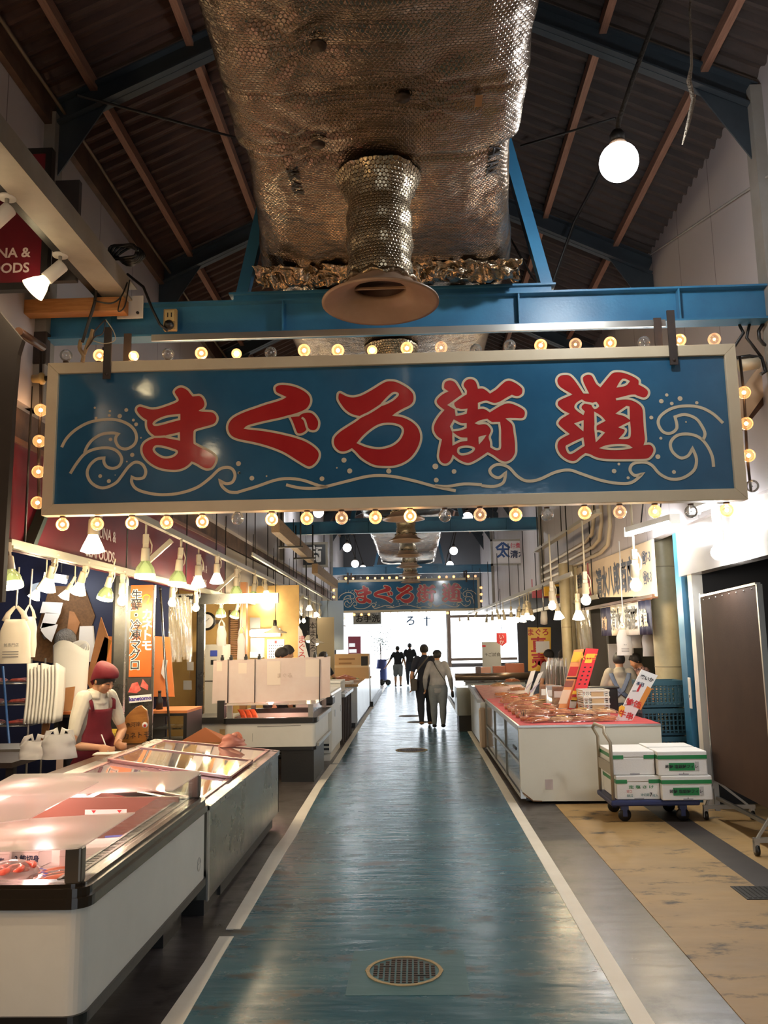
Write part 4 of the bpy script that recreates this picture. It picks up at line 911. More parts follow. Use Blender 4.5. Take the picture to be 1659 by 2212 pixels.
# shallow enamel shade pendants
M_enamel = mat('white_enamel_shade', S(226, 214, 190), .4)
TA, TB = PZ(545, 1200, 3.0), PZ(715, 1300, 3.0)
def on_track(u, v, A, B):
    d = ray(u, v); r = B - A; n = Vector((r.y, -r.x, 0)); t = n.dot(A - Vector((0, 0, CAMH))) / n.dot(d); return Vector((0, 0, CAMH)) + d * t
def make_pendant():
    t = bpy.data.objects.new('pendant_lamp', None); COL.objects.link(t)
    obj('holder', MB().lathe([(.0005, .10), (.03, .10), (.034, .02), (.03, -.03)], n=14), M_dark, t)
    obj('shade', MB().lathe([(.032, .0), (.06, -.03), (.075, -.06), (.20, -.11), (.205, -.125), (.195, -.12), (.07, -.075), (.03, -.03)], n=32), M_enamel, t)
    obj('globe', MB().sphere((0, 0, -.125), .055, 14, 10), E_warm, t)
    return t
PEND = None
for i, (u, v, y, lb) in enumerate(((594, 1352, 11.6, 'white enamel shade pendant lit over the wrapped screen board'), (666, 1372, 13.6, 'white enamel shade pendant behind the screen board, at the banner'), (684, 1379, 14.6, 'white enamel shade pendant, middle of the low trio'), (708, 1378, 15.6, 'white enamel shade pendant above the dark-shirted seller'), (737, 1346, 19.5, 'white enamel shade pendant farthest down the left stalls'))):
    p = on_track(u, v, TA, TB)
    if PEND is None: PEND = make_pendant(); t = PEND
    else: t = dup(PEND0)
    if i == 0:
        PEND0 = dup(PEND)
    obj('cord', MB().tube([(0, 0, .05), (.01, 0, .35), (0, 0, 3.0 - p.z)], .006, 6), M_black, t)
    t.location = p; tag(t, lb, 'pendant lamp', 'enamel pendants of the left stalls'); lamp_light('pendant_glow', p + Vector((0, 0, -.21)), 5, (1, .78, .46), .05)

for c in list(kids(PEND0)): bpy.data.objects.remove(c)
bpy.data.objects.remove(PEND0)
# ================================================================== left freezers and the fish stall
def put(name, mb, mats, t, **k):
    l = t.location; mb.v = [(x - l.x, y - l.y, z - l.z) for x, y, z in mb.v]; return obj(name, mb, mats, t, **k)
def solo(name, label, cat, mb, mats, group=None, base=None, **k):
    """a thing that is one mesh, its origin at the middle of its foot"""
    xs = [v[0] for v in mb.v]; ys_ = [v[1] for v in mb.v]; zs = [v[2] for v in mb.v]
    b = Vector(base) if base else Vector(((min(xs) + max(xs)) / 2, (min(ys_) + max(ys_)) / 2, min(zs)))
    mb.v = [(x - b.x, y - b.y, z - b.z) for x, y, z in mb.v]
    o = obj(name, mb, mats, None, **k); o.location = b; return tag(o, label, cat, group)
A_lid = clear('frosted_acrylic_lid', (.97, .95, .94), .06, .08, veil=(.94, .90, .88), veilw=.5, fk=.4)
A_glass = clear('freezer_glass', (.97, .98, .97), .04, .03, fk=.3)
A_film = clear('crinkled_clear_film', (.98, .98, .98), .16, .12, veil=(.9, .9, .9), veilw=.08)
M_liner = mat('white_freezer_liner', S(232, 224, 222), .4)
E_pink = glow('pink_display_tube', (1.0, .52, .46), 7)
PINK = (1.0, .50, .44)
M_grille = mat('grey_air_grille', S(120, 116, 108), .45)
# ---- nearest white open freezer
FX0, FX1, FY0, FY1 = -2.55, -1.35, 3.56, 5.60
fz = thing('display_freezer', 'white open display freezer with black rails at the near left edge', 'freezer', (-1.95, 4.58, 0))
def rring(x0, x1, y0, y1, r, n=6):
    out = []
    for cx, cy, a0 in ((x1 - r, y0 + r, -90), (x1 - r, y1 - r, 0), (x0 + r, y1 - r, 90), (x0 + r, y0 + r, 180)):
        out += [(cx + r * cos(radians(a0 + 90 * i / n)), cy + r * sin(radians(a0 + 90 * i / n))) for i in range(n + 1)]
    return out
def shell(mb, R0, R1, z0, z1, mi=0):
    """a wall between the outer outline R0 and the inner outline R1, closed top and bottom"""
    n = len(R0); vs = [(x, y, z0) for x, y in R0] + [(x, y, z1) for x, y in R0] + [(x, y, z1) for x, y in R1] + [(x, y, z0) for x, y in R1]
    fs = []
    for i in range(n):
        j = (i + 1) % n
        fs += [(i, j, n + j, n + i), (n + i, n + j, 2 * n + j, 2 * n + i), (2 * n + i, 2 * n + j, 3 * n + j, 3 * n + i), (3 * n + i, 3 * n + j, j, i)]
    return mb.add(vs, fs, mi, False)
R0 = rring(FX0, FX1, FY0, FY1, .07); R1 = rring(FX0 + .1, FX1 - .1, FY0 + .1, FY1 - .1, .03)
put('body', shell(MB(), R0, R1, .26, .665), M_white, fz)
put('lower_trim', shell(MB(), rring(FX0 - .012, FX1 + .012, FY0 - .012, FY1 + .012, .08), rring(FX0 + .05, FX1 - .05, FY0 + .05, FY1 - .05, .03), .222, .264), M_black, fz)
tr = MB(); shell(tr, rring(FX0 - .018, FX1 + .018, FY0 - .018, FY1 + .018, .085), R1, .665, .705); shell(tr, rring(FX0 - .006, FX1 + .006, FY0 - .006, FY1 + .006, .075), R1, .705, .74); shell(tr, rring(FX0 + .02, FX1 - .02, FY0 + .02, FY1 - .02, .06), R1, .74, .752)
put('top_rail', tr, mat('glossy_black_rail', S(40, 34, 28), .22), fz)
put('floor_pan', MB().box(FX0 + .05, FX1 - .05, FY0 + .05, FY1 - .05, .50, .545), M_liner, fz)
put('base', MB().box(FX0 + .1, FX1 - .22, FY0 + .05, FY1 - .5, .0, .23).box(FX0 + .1, FX1 - .12, FY1 - .5, FY1 - .12, .0, .23), M_black, fz)
gr = MB()
for i in range(60): 
    y = FY0 + .16 + i * (FY1 - FY0 - .32) / 59; gr.box(FX1 - .14, FX1 - .10, y, y + .012, .70, .752)
gr.box(FX1 - .10, FX1 - .085, FY0 + .1, FY1 - .1, .70, .755); gr.box(FX1 - .155, FX1 - .14, FY0 + .1, FY1 - .1, .66, .755)
put('air_grille', gr, M_grille, fz)
for x, y in ((FX1 - .06, FY0 + .06), (FX1 - .06, FY1 - .06)):
    pb = MB().box(x - .04, x + .03, y - .03, y + .03, .75, .895); put('corner_post', pb, mat('smoky_post', S(96, 88, 78), .3, metal=.4), fz, bevel=.01)
gl = MB(); gl.box(FX1 - .055, FX1 - .05, FY0 + .09, FY1 - .09, .755, .893); put('side_glass', gl, A_glass, fz)
gl = MB(); gl.box(FX0 + .1, FX1 - .1, FY0 + .05, FY0 + .056, .755, .893); put('end_glass', gl, A_glass, fz)
gl = MB(); gl.box(FX0 + .1, FX1 - .1, FY1 - .056, FY1 - .05, .755, .893); put('end_glass', gl, A_glass, fz)
put('light_tube', MB().tube([(FX0 + .16, FY0 + .2, .86), (FX0 + .16, FY1 - .2, .86)], .014, 10), E_pink, fz)
put('badge', MB().tube([PX(430, 1867, FX1 + .002) + Vector((0, .035 * cos(a * pi / 8), .04 * sin(a * pi / 8))) for a in range(17)], .0016, 5).obox(PX(430, 1866, FX1 + .002), (.002, .03, .006)), M_alu, fz)
for y in (4.05, 4.58, 5.1): lamp_light('freezer_glow', (FX0 + .22, y, .84), 5, PINK, .05)
for y in (3.9, 4.9): lamp_light('freezer_glow', (FX1 - .35, y, .85), 2.8, PINK, .05)
def acrylic(label, px, z, th=.006):
    P = [PZ(u, v, z) for u, v in px]; c = sum(P, Vector()) / len(P)
    t = MB().prism([(p.x, p.y) for p in P], (0, 0, z), (1, 0, 0), (0, 1, 0), (0, 0, th)); return solo('acrylic_lid', label, 'lid', t, A_lid, group='acrylic lids of the near freezer')
acrylic('frosted acrylic sheet covering the near corner of the white freezer', [(-150, 1846), (140, 1836), (168, 1834), (186, 1826), (292, 1757), (62, 1771), (-150, 1798)], .897)
acrylic('frosted acrylic sheet covering the far part of the white freezer', [(30, 1674), (432, 1667), (430, 1674), (374, 1708), (150, 1716), (-60, 1722)], .897)
acrylic('frosted acrylic sheet lying on top of the other two lids', [(-160, 1692), (205, 1687), (213, 1690), (62, 1771), (-160, 1800)], .906)
# contents
def carton(label, c, sx, sy, sz, rz=0, m=None, txt=None, grp='white cartons in the near freezer', txm=None, name='carton', cat='box'):
    t = thing(name, label, cat, c, rz, grp)
    obj('body', MB().box(-sx / 2, sx / 2, -sy / 2, sy / 2, 0, sz), m or M_paper, t, bevel=.004)
    obj('lid_seam', MB().box(-sx / 2 - .001, sx / 2 + .001, -sy / 2 - .001, sy / 2 + .001, sz * .72, sz * .74), M_white, t)
    if txt: obj('print', place(text_mb(txt, sz * .34, depth=.001, bold=.0008), (0, -sy / 2 - .0015, sz * .42), (1, 0, 0), (0, 0, 1)), txm or M_inkb, t)
    return t
carton('long white carton lying mid freezer behind the corner post', PZ(207, 1872, .547), .34, .22, .12, .25)
carton('white carton with printed end near the freezer middle', PZ(60, 1868, .547), .20, .14, .11, -.1, txt='NO.2 鮪切身')
carton('blue and white carton at the picture edge inside the freezer', PZ(-6, 1880, .547), .14, .16, .13, .3, txt='冷凍')
carton('small open white carton under the price card', PZ(262, 1880, .547), .20, .16, .08, .5)
t = thing('price_card', 'white price card with blue border and red figures in the freezer', 'price card', PZ(285, 1842, .60), .3)
obj('card', MB().box(-.15, .15, -.003, .003, 0, .12), M_paper, t); t.rotation_euler = (radians(-52), 0, .25)
bb = MB(); bb.box(-.15, .15, -.005, -.003, .108, .12).box(-.15, .15, -.005, -.003, 0, .010); obj('border', bb, mat('blue_print', S(60, 80, 180), .6), t)
obj('figures', place(text_mb('1,600', .075, depth=.001, bold=.002), (.05, -.0045, .05), (1, 0, 0), (0, 0, 1)), M_inkr, t)
obj('print', place(text_mb('まぐろ', .035, depth=.001), (-.085, -.0045, .07), (1, 0, 0), (0, 0, 1)), MATS['blue_print'], t)
M_fish = mat('salmon_pink_fillet', S(226, 150, 116), .35, col2=S(196, 112, 86), ns=14, stretch=(1, 5, 1))
M_fishr = mat('red_tuna', S(196, 66, 60), .35, col2=S(226, 130, 118), ns=14)
M_shrimp = mat('red_shrimp', S(206, 60, 40), .35, col2=S(232, 130, 100), ns=22)
def fish_pack(label, c, L=.30, W=.17, rz=0.0, m=None, grp='fish packs in the near freezer', blue=True, seed=0):
    t = thing('fish_pack', label, 'packed fish', c, rz, grp); rnd = random.Random(seed)
    sl = MB(); n = 4
    for i in range(n):
        y = -W / 2 + W * (i + .5) / n
        sl.tube([(-L / 2 + .02, y, .015), (-L / 4, y + rnd.uniform(-.006, .006), .024), (0, y, .026), (L / 4, y + rnd.uniform(-.006, .006), .022), (L / 2 - .02, y, .013)], [.006, (W / n * .48, .018), (W / n * .5, .02), (W / n * .46, .017), .006], 10, sq=(0, 1, 0))
    obj('fillets', sl, m or M_fish, t)
    ph = rnd.uniform(0, 9)
    obj('film', MB().sheet(lambda u, v: ((u - .5) * L * 1.08, (v - .5) * W * 1.12, .002 + .042 * (sin(pi * min(1, max(0, u * 1.02))) ** .35) * (sin(pi * v) ** .35) + .004 * noise.noise(Vector((u * 9, v * 9, ph)))), 22, 14), A_film, t)
    if blue: 
        pr = MB()
        for q in (-1, 1):
            for i in range(5): pr.obox((q * L * .30 + .012 * (i % 2), -W * .4 + i * W * .2, .047), (.016, .02, .001), Matrix.Rotation(.5, 3, 'Z'))
        obj('print', pr, MATS['blue_print'], t)
    return t
fish_pack('long fish pack with blue print at the near inner edge of the white freezer', PZ(85, 1962, .547), .36, .16, .08, seed=1)
fish_pack('fish pack behind the long one, crinkled film catching the light', PZ(75, 1930, .547), .34, .15, .05, seed=2)
fish_pack('puffed bag of fish with blue border beside the freezer corner post', PZ(130, 1900, .547), .28, .2, .5, seed=3)
fish_pack('pink fish pack at the picture edge, nearest in the white freezer', PZ(-10, 1968, .547), .3, .16, -.1, seed=4)
t = thing('shrimp_pack', 'bag of bright red shrimp in the white freezer', 'packed shrimp', PZ(18, 1897, .547), .4)
for i in range(9):
    a = i * .7; cx, cy = .05 * cos(a) * (1 + i * .12), .045 * sin(a) * (1 + i * .1)
    obj('shrimp', MB().tube([(cx + .045 * cos(q * .5 + a), cy + .045 * sin(q * .5 + a), .03 + .004 * i) for q in range(7)], [.004, .012, .016, .018, .016, .011, .004], 8), M_shrimp, t)
obj('film', MB().sheet(lambda u, v: ((u - .5) * .32, (v - .5) * .26, .004 + .085 * (sin(pi * u) ** .5) * (sin(pi * v) ** .5)), 14, 12), A_film, t)
t = thing('divider_board', 'brown divider board with a red arrow sticker across the freezer', 'board', (-1.95, FY1 - .22, .545))
obj('board', MB().box(-.48, .48, -.01, .01, 0, .24), mat('brown_divider', S(120, 84, 68), .4), t)
sb = MB().box(-.1, .16, -.013, -.0105, .14, .17); obj('sticker', sb, M_paper, t)
obj('arrow', MB().add([(-.06, -.0145, .166), (-.03, -.0145, .166), (-.045, -.0145, .148)], [(0, 1, 2)]).add([(.10, -.0145, .166), (.13, -.0145, .166), (.115, -.0145, .148)], [(0, 1, 2)]), M_inkr, t)
# ---- long stainless freezer with sliding glass lids
G0, G1 = 5.66, 8.50
HX = -2.36
def tz(x): return .668 + (x + 1.35) / (HX + 1.35) * .19
def yend(x): return G1 + (x + 1.35) / (HX + 1.35) * (7.87 - G1)
sf = thing('chest_freezer', 'long stainless chest freezer with sliding glass lids behind the white one', 'freezer', (-1.9, 7.0, 0))
st = MB(); XF = -1.35
st.box(XF - .03, XF, G0, G1, .10, .64); st.hexa([(HX, G1 - .65, .1), (XF, G1 - .03, .1), (XF, G1, .1), (HX, G1 - .62, .1)], [(HX, G1 - .65, .82), (XF, G1 - .03, .64), (XF, G1, .64), (HX, G1 - .62, .82)])
st.box(HX, XF - .03, G0, G0 + .03, .10, .64); st.box(HX, HX + .03, G0, yend(HX) - .02, .10, .82)
put('body', st, mat('brushed_stainless', S(150, 150, 142), .17, metal=1.0, col2=S(128, 128, 120), ns=1.6, rough2=.3, bump=.18, bs=3.2), sf)
def rim_at(x, y, dz): return (x, y, tz(x) + dz)
rm = MB()
for xa, xb in ((XF + .008, XF - .075), (HX + .06, HX - .02)):
    rm.hexa([rim_at(xa, G0, -.03), rim_at(xb, G0, -.03), rim_at(xb, yend(xb), -.03), rim_at(xa, yend(xa), -.03)], [rim_at(xa, G0, .008), rim_at(xb, G0, .008), rim_at(xb, yend(xb), .008), rim_at(xa, yend(xa), .008)])
for ya in (G0, None):
    def yy(x, q): return (G0 + q * .07) if ya is not None else yend(x) - q * .07
    rm.hexa([rim_at(XF, yy(XF, 0), -.03), rim_at(HX, yy(HX, 0), -.03), rim_at(HX, yy(HX, 1), -.03), rim_at(XF, yy(XF, 1), -.03)], [rim_at(XF, yy(XF, 0), .01), rim_at(HX, yy(HX, 0), .01), rim_at(HX, yy(HX, 1), .01), rim_at(XF, yy(XF, 1), .01)])
put('rim', rm, M_steel, sf)
put('kick_plate', MB().box(HX + .1, XF - .03, G0 + .02, G1 - .65, .0, .10).box(XF - .06, XF - .01, G0 + .4, G1 - .3, .02, .10), M_black, sf)
put('corner_strip', MB().box(XF - .006, XF + .006, G0 - .03, G0 + .012, .10, .65), M_alu, sf)
put('inner_floor', MB().hexa([(HX + .04, G0 + .04, .40), (XF - .04, G0 + .04, .40), (XF - .04, G1 - .05, .40), (HX + .04, 7.8, .40)], [(HX + .04, G0 + .04, .42), (XF - .04, G0 + .04, .42), (XF - .04, G1 - .05, .42), (HX + .04, 7.8, .42)]), mat('pink_lit_liner', S(226, 206, 200), .5), sf)  # pink glow of the display tubes put into the liner colour
M_lidframe = mat('rose_lid_frame', S(196, 150, 146), .3, metal=.5)
def lid(f0, f1, lift):
    """sliding lid between fractions f0 and f1 of the freezer's length"""
    def P(x, f, dz): return (x, G0 + .08 + (yend(x) - G0 - .16) * f, tz(x) + dz + lift)
    xa, xb = XF - .07, HX + .06
    mb = MB(); e = .012
    for fa, fb in ((f0, f0 + e), (f1 - e, f1)): mb.hexa([P(xa, fa, .004), P(xb, fa, .004), P(xb, fb, .004), P(xa, fb, .004)], [P(xa, fa, .022), P(xb, fa, .022), P(xb, fb, .022), P(xa, fb, .022)])
    for x0, x1 in ((xa, xa - .025), (xb + .025, xb)): mb.hexa([P(x0, f0, .004), P(x1, f0, .004), P(x1, f1, .004), P(x0, f1, .004)], [P(x0, f0, .018), P(x1, f0, .018), P(x1, f1, .018), P(x0, f1, .018)])
    o = put('sliding_lid', mb, M_lidframe, sf)
    g = MB().hexa([P(xa, f0, .009), P(xb, f0, .009), P(xb, f1, .009), P(xa, f1, .009)], [P(xa, f0, .013), P(xb, f0, .013), P(xb, f1, .013), P(xa, f1, .013)])
    l = sf.location; g.v = [(x - l.x, y - l.y, z - l.z) for x, y, z in g.v]; obj('pane', g, clear('lid_glass', (.95, .93, .93), .12, .04, veil=(.8, .74, .74), veilw=.10), o)
lid(.0, .36, .0); lid(.33, .68, .016); lid(.65, 1.0, .0)
for y in (6.2, 7.0, 7.7): lamp_light('freezer_glow', (HX + .12, y, .62), 5.0, PINK, .05)
put('light_tube', MB().tube([(HX + .09, G0 + .2, .68), (HX + .09, 7.6, .68)], .012, 8), E_pink, sf)
PKC = [('orange_pack', S(226, 110, 50)), ('yellow_pack', S(236, 196, 70)), ('blue_pack', S(60, 90, 180)), ('red_pack', S(200, 52, 48)), ('white_pack', S(232, 226, 220))]
WC = dict(orange_pack='orange', yellow_pack='yellow', blue_pack='blue', red_pack='red', white_pack='white')
rnd = random.Random(5); k = 0
for i in range(9):
    for j in range(3):
        x = -1.55 - j * .28; y = G0 + .25 + i * .27
        if y > yend(x) - .2: continue
        nm, c = PKC[(i * 2 + j * 3 + (i // 2)) % 5]
        t = thing('frozen_pack', f'{WC[nm]} frozen fish pack in the stainless freezer, row {ORD[i]} from the white freezer, {("aisle side", "middle", "seller side")[j]}', 'frozen pack', (x, y, .421), rnd.uniform(-.3, .3), 'frozen packs in the stainless freezer')
        obj('pack', MB().box(-.12, .12, -.1, .1, 0, .05 + .02 * rnd.random()), mat(nm, c, .35), t, bevel=.015)
        obj('label_patch', MB().box(-.05, .06, -.05, .05, .05, .073), M_paper if nm != 'white_pack' else M_fishr, t)
# brown side counter, note pad, pen and card
t = thing('side_counter', 'dark brown service counter between the seller and the stainless freezer', 'counter', (-2.6, 6.9, 0))
put('top', MB().box(-2.60, -2.39, 5.9, 8.0, .80, .835), M_brown, t, bevel=.004); put('cabinet', MB().box(-2.56, -2.41, 5.95, 7.95, 0, .80), mat('dark_cabinet', S(46, 38, 34), .6), t)
np_ = PZ(232, 1629, .837)
t = thing('note_pad', 'white order pad on the brown counter under the seller\'s hand', 'note pad', np_, .1)
obj('pages', MB().box(-.10, .11, -.07, .07, 0, .012), M_paper, t, bevel=.002); obj('cover_board', MB().box(-.105, .115, -.075, .075, -.001, .002), M_card, t)
t = thing('note_card', 'yellow handwritten card standing behind the order pad', 'card', PZ(238, 1612, .837) + Vector((0, .22, 0)), .1)
obj('card', MB().box(-.09, .09, -.002, .002, 0, .13), mat('yellow_card', S(232, 200, 70), .6), t); t.rotation_euler = (radians(-14), 0, .1)
obj('writing', place(text_mb('本日', .05, depth=.001), (0, -.003, .07), (1, 0, 0), (0, 0, 1)), M_ink, t)
# carved timber plaque
pq = [(247, 1606), (251, 1578), (256, 1568), (266, 1562), (270, 1556), (272, 1548), (281, 1538), (290, 1530), (299, 1525), (305, 1524), (311, 1530), (317, 1535), (320, 1555), (319, 1590), (314, 1602), (304, 1607), (292, 1609), (284, 1606), (275, 1611), (266, 1608), (257, 1610)]
yq = 7.78; P = [PY(u, v, yq) for u, v in pq]; b = Vector((sum(p.x for p in P) / len(P), yq, min(p.z for p in P)))
t = thing('timber_plaque', 'rough-edged golden timber name plaque standing by the stainless freezer', 'plaque', b)
obj('slab', MB().prism([(p.x - b.x, p.z - b.z) for p in P], (0, 0, 0), (1, 0, 0), (0, 0, 1), (0, .035, 0)), mat('golden_timber', S(186, 128, 60), .35, col2=S(160, 100, 44), ns=5, stretch=(1, 1, 6)), t, bevel=.006)
obj('lettering', place(text_mb('㈱カネトモ', .062, depth=.002), PY(287, 1590, yq - .003) - b, (1, 0, .08), (0, 0, 1)), M_ink, t)
obj('lettering', place(text_mb('魚河岸', .045, depth=.002), PY(288, 1566, yq - .003) - b, (1, 0, .08), (0, 0, 1)), M_strap, t)
s_ = PY(313, 1566, yq - .004) - b
obj('badge', MB().lathe([(.0005, .002), (.026, .002), (.026, 0)], s_, 20, Matrix.Rotation(radians(90), 3, 'X')), M_paper, t); obj('badge_mark', MB().lathe([(.0005, .003), (.013, .003)], s_ + Vector((0, 0, -.006)), 12, Matrix.Rotation(radians(90), 3, 'X')), M_inkr, t)
put('stand', MB().box(b.x - .12, b.x + .12, yq - .01, yq + .06, .835 if b.x < HX else tz(b.x), b.z + .02), M_black, t)
# posts of the stall front
def post(u0, v0, u1, v1, y, w, label):
    a = PY(u0, v0, y); b_ = PY(u1, v1, y); x = (a.x + b_.x) / 2
    t = thing('stall_post', label, 'post', (x, y, 0), group='steel posts of the fish stalls')
    obj('post', MB().box(-w / 2, w / 2, -.04, .04, 0, 2.45), M_steel, t); obj('edge_strip', MB().box(-w / 2 - .02, -w / 2, -.045, .045, 0, 2.44), M_black, t)
    obj('foot', MB().box(-w / 2 - .03, w / 2 + .03, -.07, .07, 0, .02), M_dark, t)
post(262, 1250, 258, 1560, 8.75, .11, 'stainless stall post beside the orange tuna banner')
post(434, 1240, 436, 1600, 12.3, .09, 'stainless stall post at the corner of the second fish stall')
post(640, 1340, 640, 1420, 17.0, .10, 'stainless stall post behind the wrapped screen board')
t = thing('steel_panel', 'stainless panel fixed to the stall post behind the orange banner', 'panel', (PY(303, 1400, 8.7).x, 8.73, 0)); put('panel', MB().box(PY(272, 1400, 8.7).x, PY(332, 1400, 8.7).x, 8.714, 8.735, .78, 2.33), M_steel, t); put('leg', MB().box(t.location.x - .03, t.location.x + .03, 8.715, 8.74, 0, .78), M_dark, t)
# orange vertical banner with its photo and plate
yb = 8.70
bx0, bx1 = PY(281, 1350, yb).x, PY(329, 1350, yb).x; bz1, bz0 = PY(305, 1264, yb).z, PY(303, 1462, yb).z
t = thing('vertical_banner', 'tall orange banner with black and white vertical lettering on the stall post', 'banner', ((bx0 + bx1) / 2, yb, bz0)); w = bx1 - bx0; h = bz1 - bz0
obj('sheet', MB().box(-w / 2, w / 2, 0, .012, 0, h), mat('orange_banner', S(232, 104, 38), .4, col2=S(226, 88, 30), ns=2), t)
cl = MB(); q = '生鮮・冷凍マグロ'
a1 = text_mb(q, .118, vert=True, depth=.001, bold=.0015, lsp=.86); a2 = text_mb(q, .118, vert=True, depth=.001, bold=.0075, lsp=.86)
obj('lettering', place(a1, (-w * .24, -.004, h * .50), (1, 0, 0), (0, 0, 1)), M_ink, t); obj('lettering_outline', place(a2, (-w * .24, -.002, h * .50), (1, 0, 0), (0, 0, 1)), M_paper, t)
obj('lettering', place(text_mb('カネトモ', .118, vert=True, depth=.001, bold=.004, lsp=.9), (w * .27, -.004, h * .50), (1, 0, 0), (0, 0, 1)), M_paper, t)
obj('logo', MB().tube([(w * .22 + .04 * cos(a * .35) , -.003, h * .86 + .03 * sin(a * .35)) for a in range(12)], .006, 6).add([(w * .2, -.003, h * .80), (w * .36, -.003, h * .87), (w * .30, -.003, h * .78)], [(0, 1, 2)]), mat('violet_yellow_logo', S(250, 200, 60), .5), t)
t = thing('tuna_photo', 'photo panel of red tuna blocks below the orange banner', 'picture', ((bx0 + bx1) / 2 - .01, yb, PY(303, 1500, yb).z)); hp = PY(303, 1466, yb).z - PY(303, 1500, yb).z
obj('sheet', MB().box(-w / 2, w / 2, 0, .01, 0, hp), mat('dark_photo_ground', S(70, 60, 54), .4), t)
bl = MB()
bl.add([(-w * .46, -.003, hp * .14), (-w * .08, -.003, hp * .08), (.12 * w, -.003, hp * .3), (-w * .05, -.003, hp * .8), (-w * .3, -.003, hp * .7)], [(0, 1, 2, 3, 4)]); bl.add([(.08 * w, -.003, hp * .5), (.42 * w, -.003, hp * .25), (.44 * w, -.003, hp * .55), (.18 * w, -.003, hp * .98)], [(0, 1, 2, 3)])
obj('tuna_blocks', bl, M_fishr, t)
t = thing('name_plate', 'small white name plate with violet lettering under the tuna photo', 'sign', PY(303, 1509, yb - .02), 0)
obj('plate', MB().box(-.115, .115, 0, .006, -.035, .035), M_paper, t); obj('lettering', place(text_mb('kanetomo', .056, depth=.001, bold=.002), (0, -.002, 0), (1, 0, 0), (0, 0, 1)), mat('violet_ink', S(70, 50, 150), .5), t)
t.rotation_euler = (0, radians(-4), 0)
# navy partition, cork board with papers
struct('partition_left', MB().box(-6.9, XL - .06, 10.55, 10.6, 0, 3.2), mat('navy_partition', S(32, 40, 76), .55, col2=S(26, 32, 60), ns=1))
def quad_thing(name, label, cat, px, y, m, th=.015, group=None, **k):
    P = [PY(u, v, y) for u, v in px]; b = Vector((sum(p.x for p in P) / len(P), y, min(p.z for p in P)))
    return solo(name, label, cat, MB().prism([(p.x, p.z) for p in P], (0, y, 0), (1, 0, 0), (0, 0, 1), (0, th, 0)), m, group, **k)
quad_thing('cork_board', 'brown cork board leaning on the navy wall behind the seller', 'board', [(60, 1425), (108, 1265), (182, 1268), (205, 1330), (170, 1440)], 10.53, mat('cork', S(120, 88, 56), .8, col2=S(98, 70, 44), ns=30))
for i, (lb, q, m) in enumerate((('white table sheet pinned highest on the cork board', [(86, 1324), (92, 1300), (136, 1302), (130, 1326)], M_paper), ('white leaflet pinned below the table sheet on the cork board', [(86, 1358), (98, 1323), (130, 1326), (119, 1350)], M_paper), ('blank white sheet pinned lowest on the cork board', [(88, 1362), (92, 1345), (125, 1349), (111, 1387), (97, 1375)], M_paper), ('pale blue note pinned under the tube light', [(70, 1262), (84, 1258), (82, 1285), (68, 1280)], mat('pale_blue_note', S(180, 195, 210), .7)))):
    o = quad_thing('pinned_sheet', lb, 'paper sheet', q, 10.37, m, .004, 'papers on the cork board')
quad_thing('calculator', 'grey pocket calculator hung on the lowest paper sheet', 'calculator', [(89, 1372), (107, 1359), (113, 1366), (96, 1382)], 10.50, mat('grey_plastic', S(110, 112, 116), .5), .02, bevel=.003)
quad_thing('cardboard_sheet', 'curved brown cardboard sheet beside the cork board', 'cardboard', [(142, 1385), (150, 1320), (160, 1322), (172, 1345), (158, 1390)], 10.50, M_card, .02)
# mesh basket
solo('wire_ball', 'grey wire mesh strainer hanging on the cork board', 'strainer', MB().sphere(PY(141, 1382, 10.45), .14, 18, 12, sc=(1, .5, 1)), mat('grey_wire_mesh', S(130, 124, 116), .4, metal=.5, bump=1, bs=60))
# tube light
t = thing('tube_light', 'short lit fluorescent tube over the cork board', 'tube light', PY(118, 1252, 10.2)); a, b2 = PY(95, 1249, 10.2), PY(143, 1256, 10.2)
put('tube', MB().tube([a, b2], .03, 12), glow('cool_tube', (.95, .97, 1.0), 9), t); put('housing', MB().bar(a + Vector((0, .03, .05)), b2 + Vector((0, .03, .05)), .08, .05), M_plastic, t); put('bracket', MB().tube([a + Vector((.2, .03, .07)), a + Vector((.2, .03, .9))], .008, 6), M_dark, t)
lamp_light('tube_glow', PY(118, 1262, 9.9), 10, (.95, .97, 1), .1)
# foam sheets, boxes, cartons
M_foamsheet = mat('soft_foam_sheet', S(226, 222, 214), .8)
def foam_roll(label, u0, u1, v0, v1, y, curl):
    a = PY((u0 + u1) / 2, v1, y); w_ = PY(u1, v1, y).x - PY(u0, v1, y).x; h_ = PY(u0, v0, y).z - a.z
    t = thing('foam_sheet_roll', label, 'foam sheets', a, .2)
    for k in range(5):
        r = w_ * (.5 - .06 * k)
        obj('sheet', MB().sheet(lambda u, v: (r * cos(u * pi * 1.35 - 2.6) * (1 + .12 * v), r * .6 * sin(u * pi * 1.35 - 2.6) + .01 * k, v * h_ * (1 - .05 * k + .08 * sin(u * 9 + k)) ), 30, 8), M_foamsheet, t, solid=.006)
    return t
foam_roll('rolled white foam sheets with ragged tops behind the seller', 112, 182, 1395, 1540, 9.6, 0)
t = thing('foam_sheet_stack', 'upright stack of white foam sheets left of the seller', 'foam sheets', PY(98, 1560, 9.0), .1)
h_ = PY(98, 1432, 9).z - PY(98, 1560, 9).z
for k in range(9):
    x = -.17 + k * .036
    obj('sheet', MB().sheet(lambda u, v: (x + .02 * sin(v * 2.5), (u - .5) * .30, v * h_ * (1 - .03 * ((k * 7) % 4)) * (1 - .16 * u * (k % 3) * .3)), 4, 8), M_foamsheet, t, solid=.02)
quad_thing('foam_block', 'white foam board standing behind the carton flaps', 'foam board', [(168, 1430), (172, 1353), (200, 1352), (205, 1430)], 10.5, M_foam, .04)
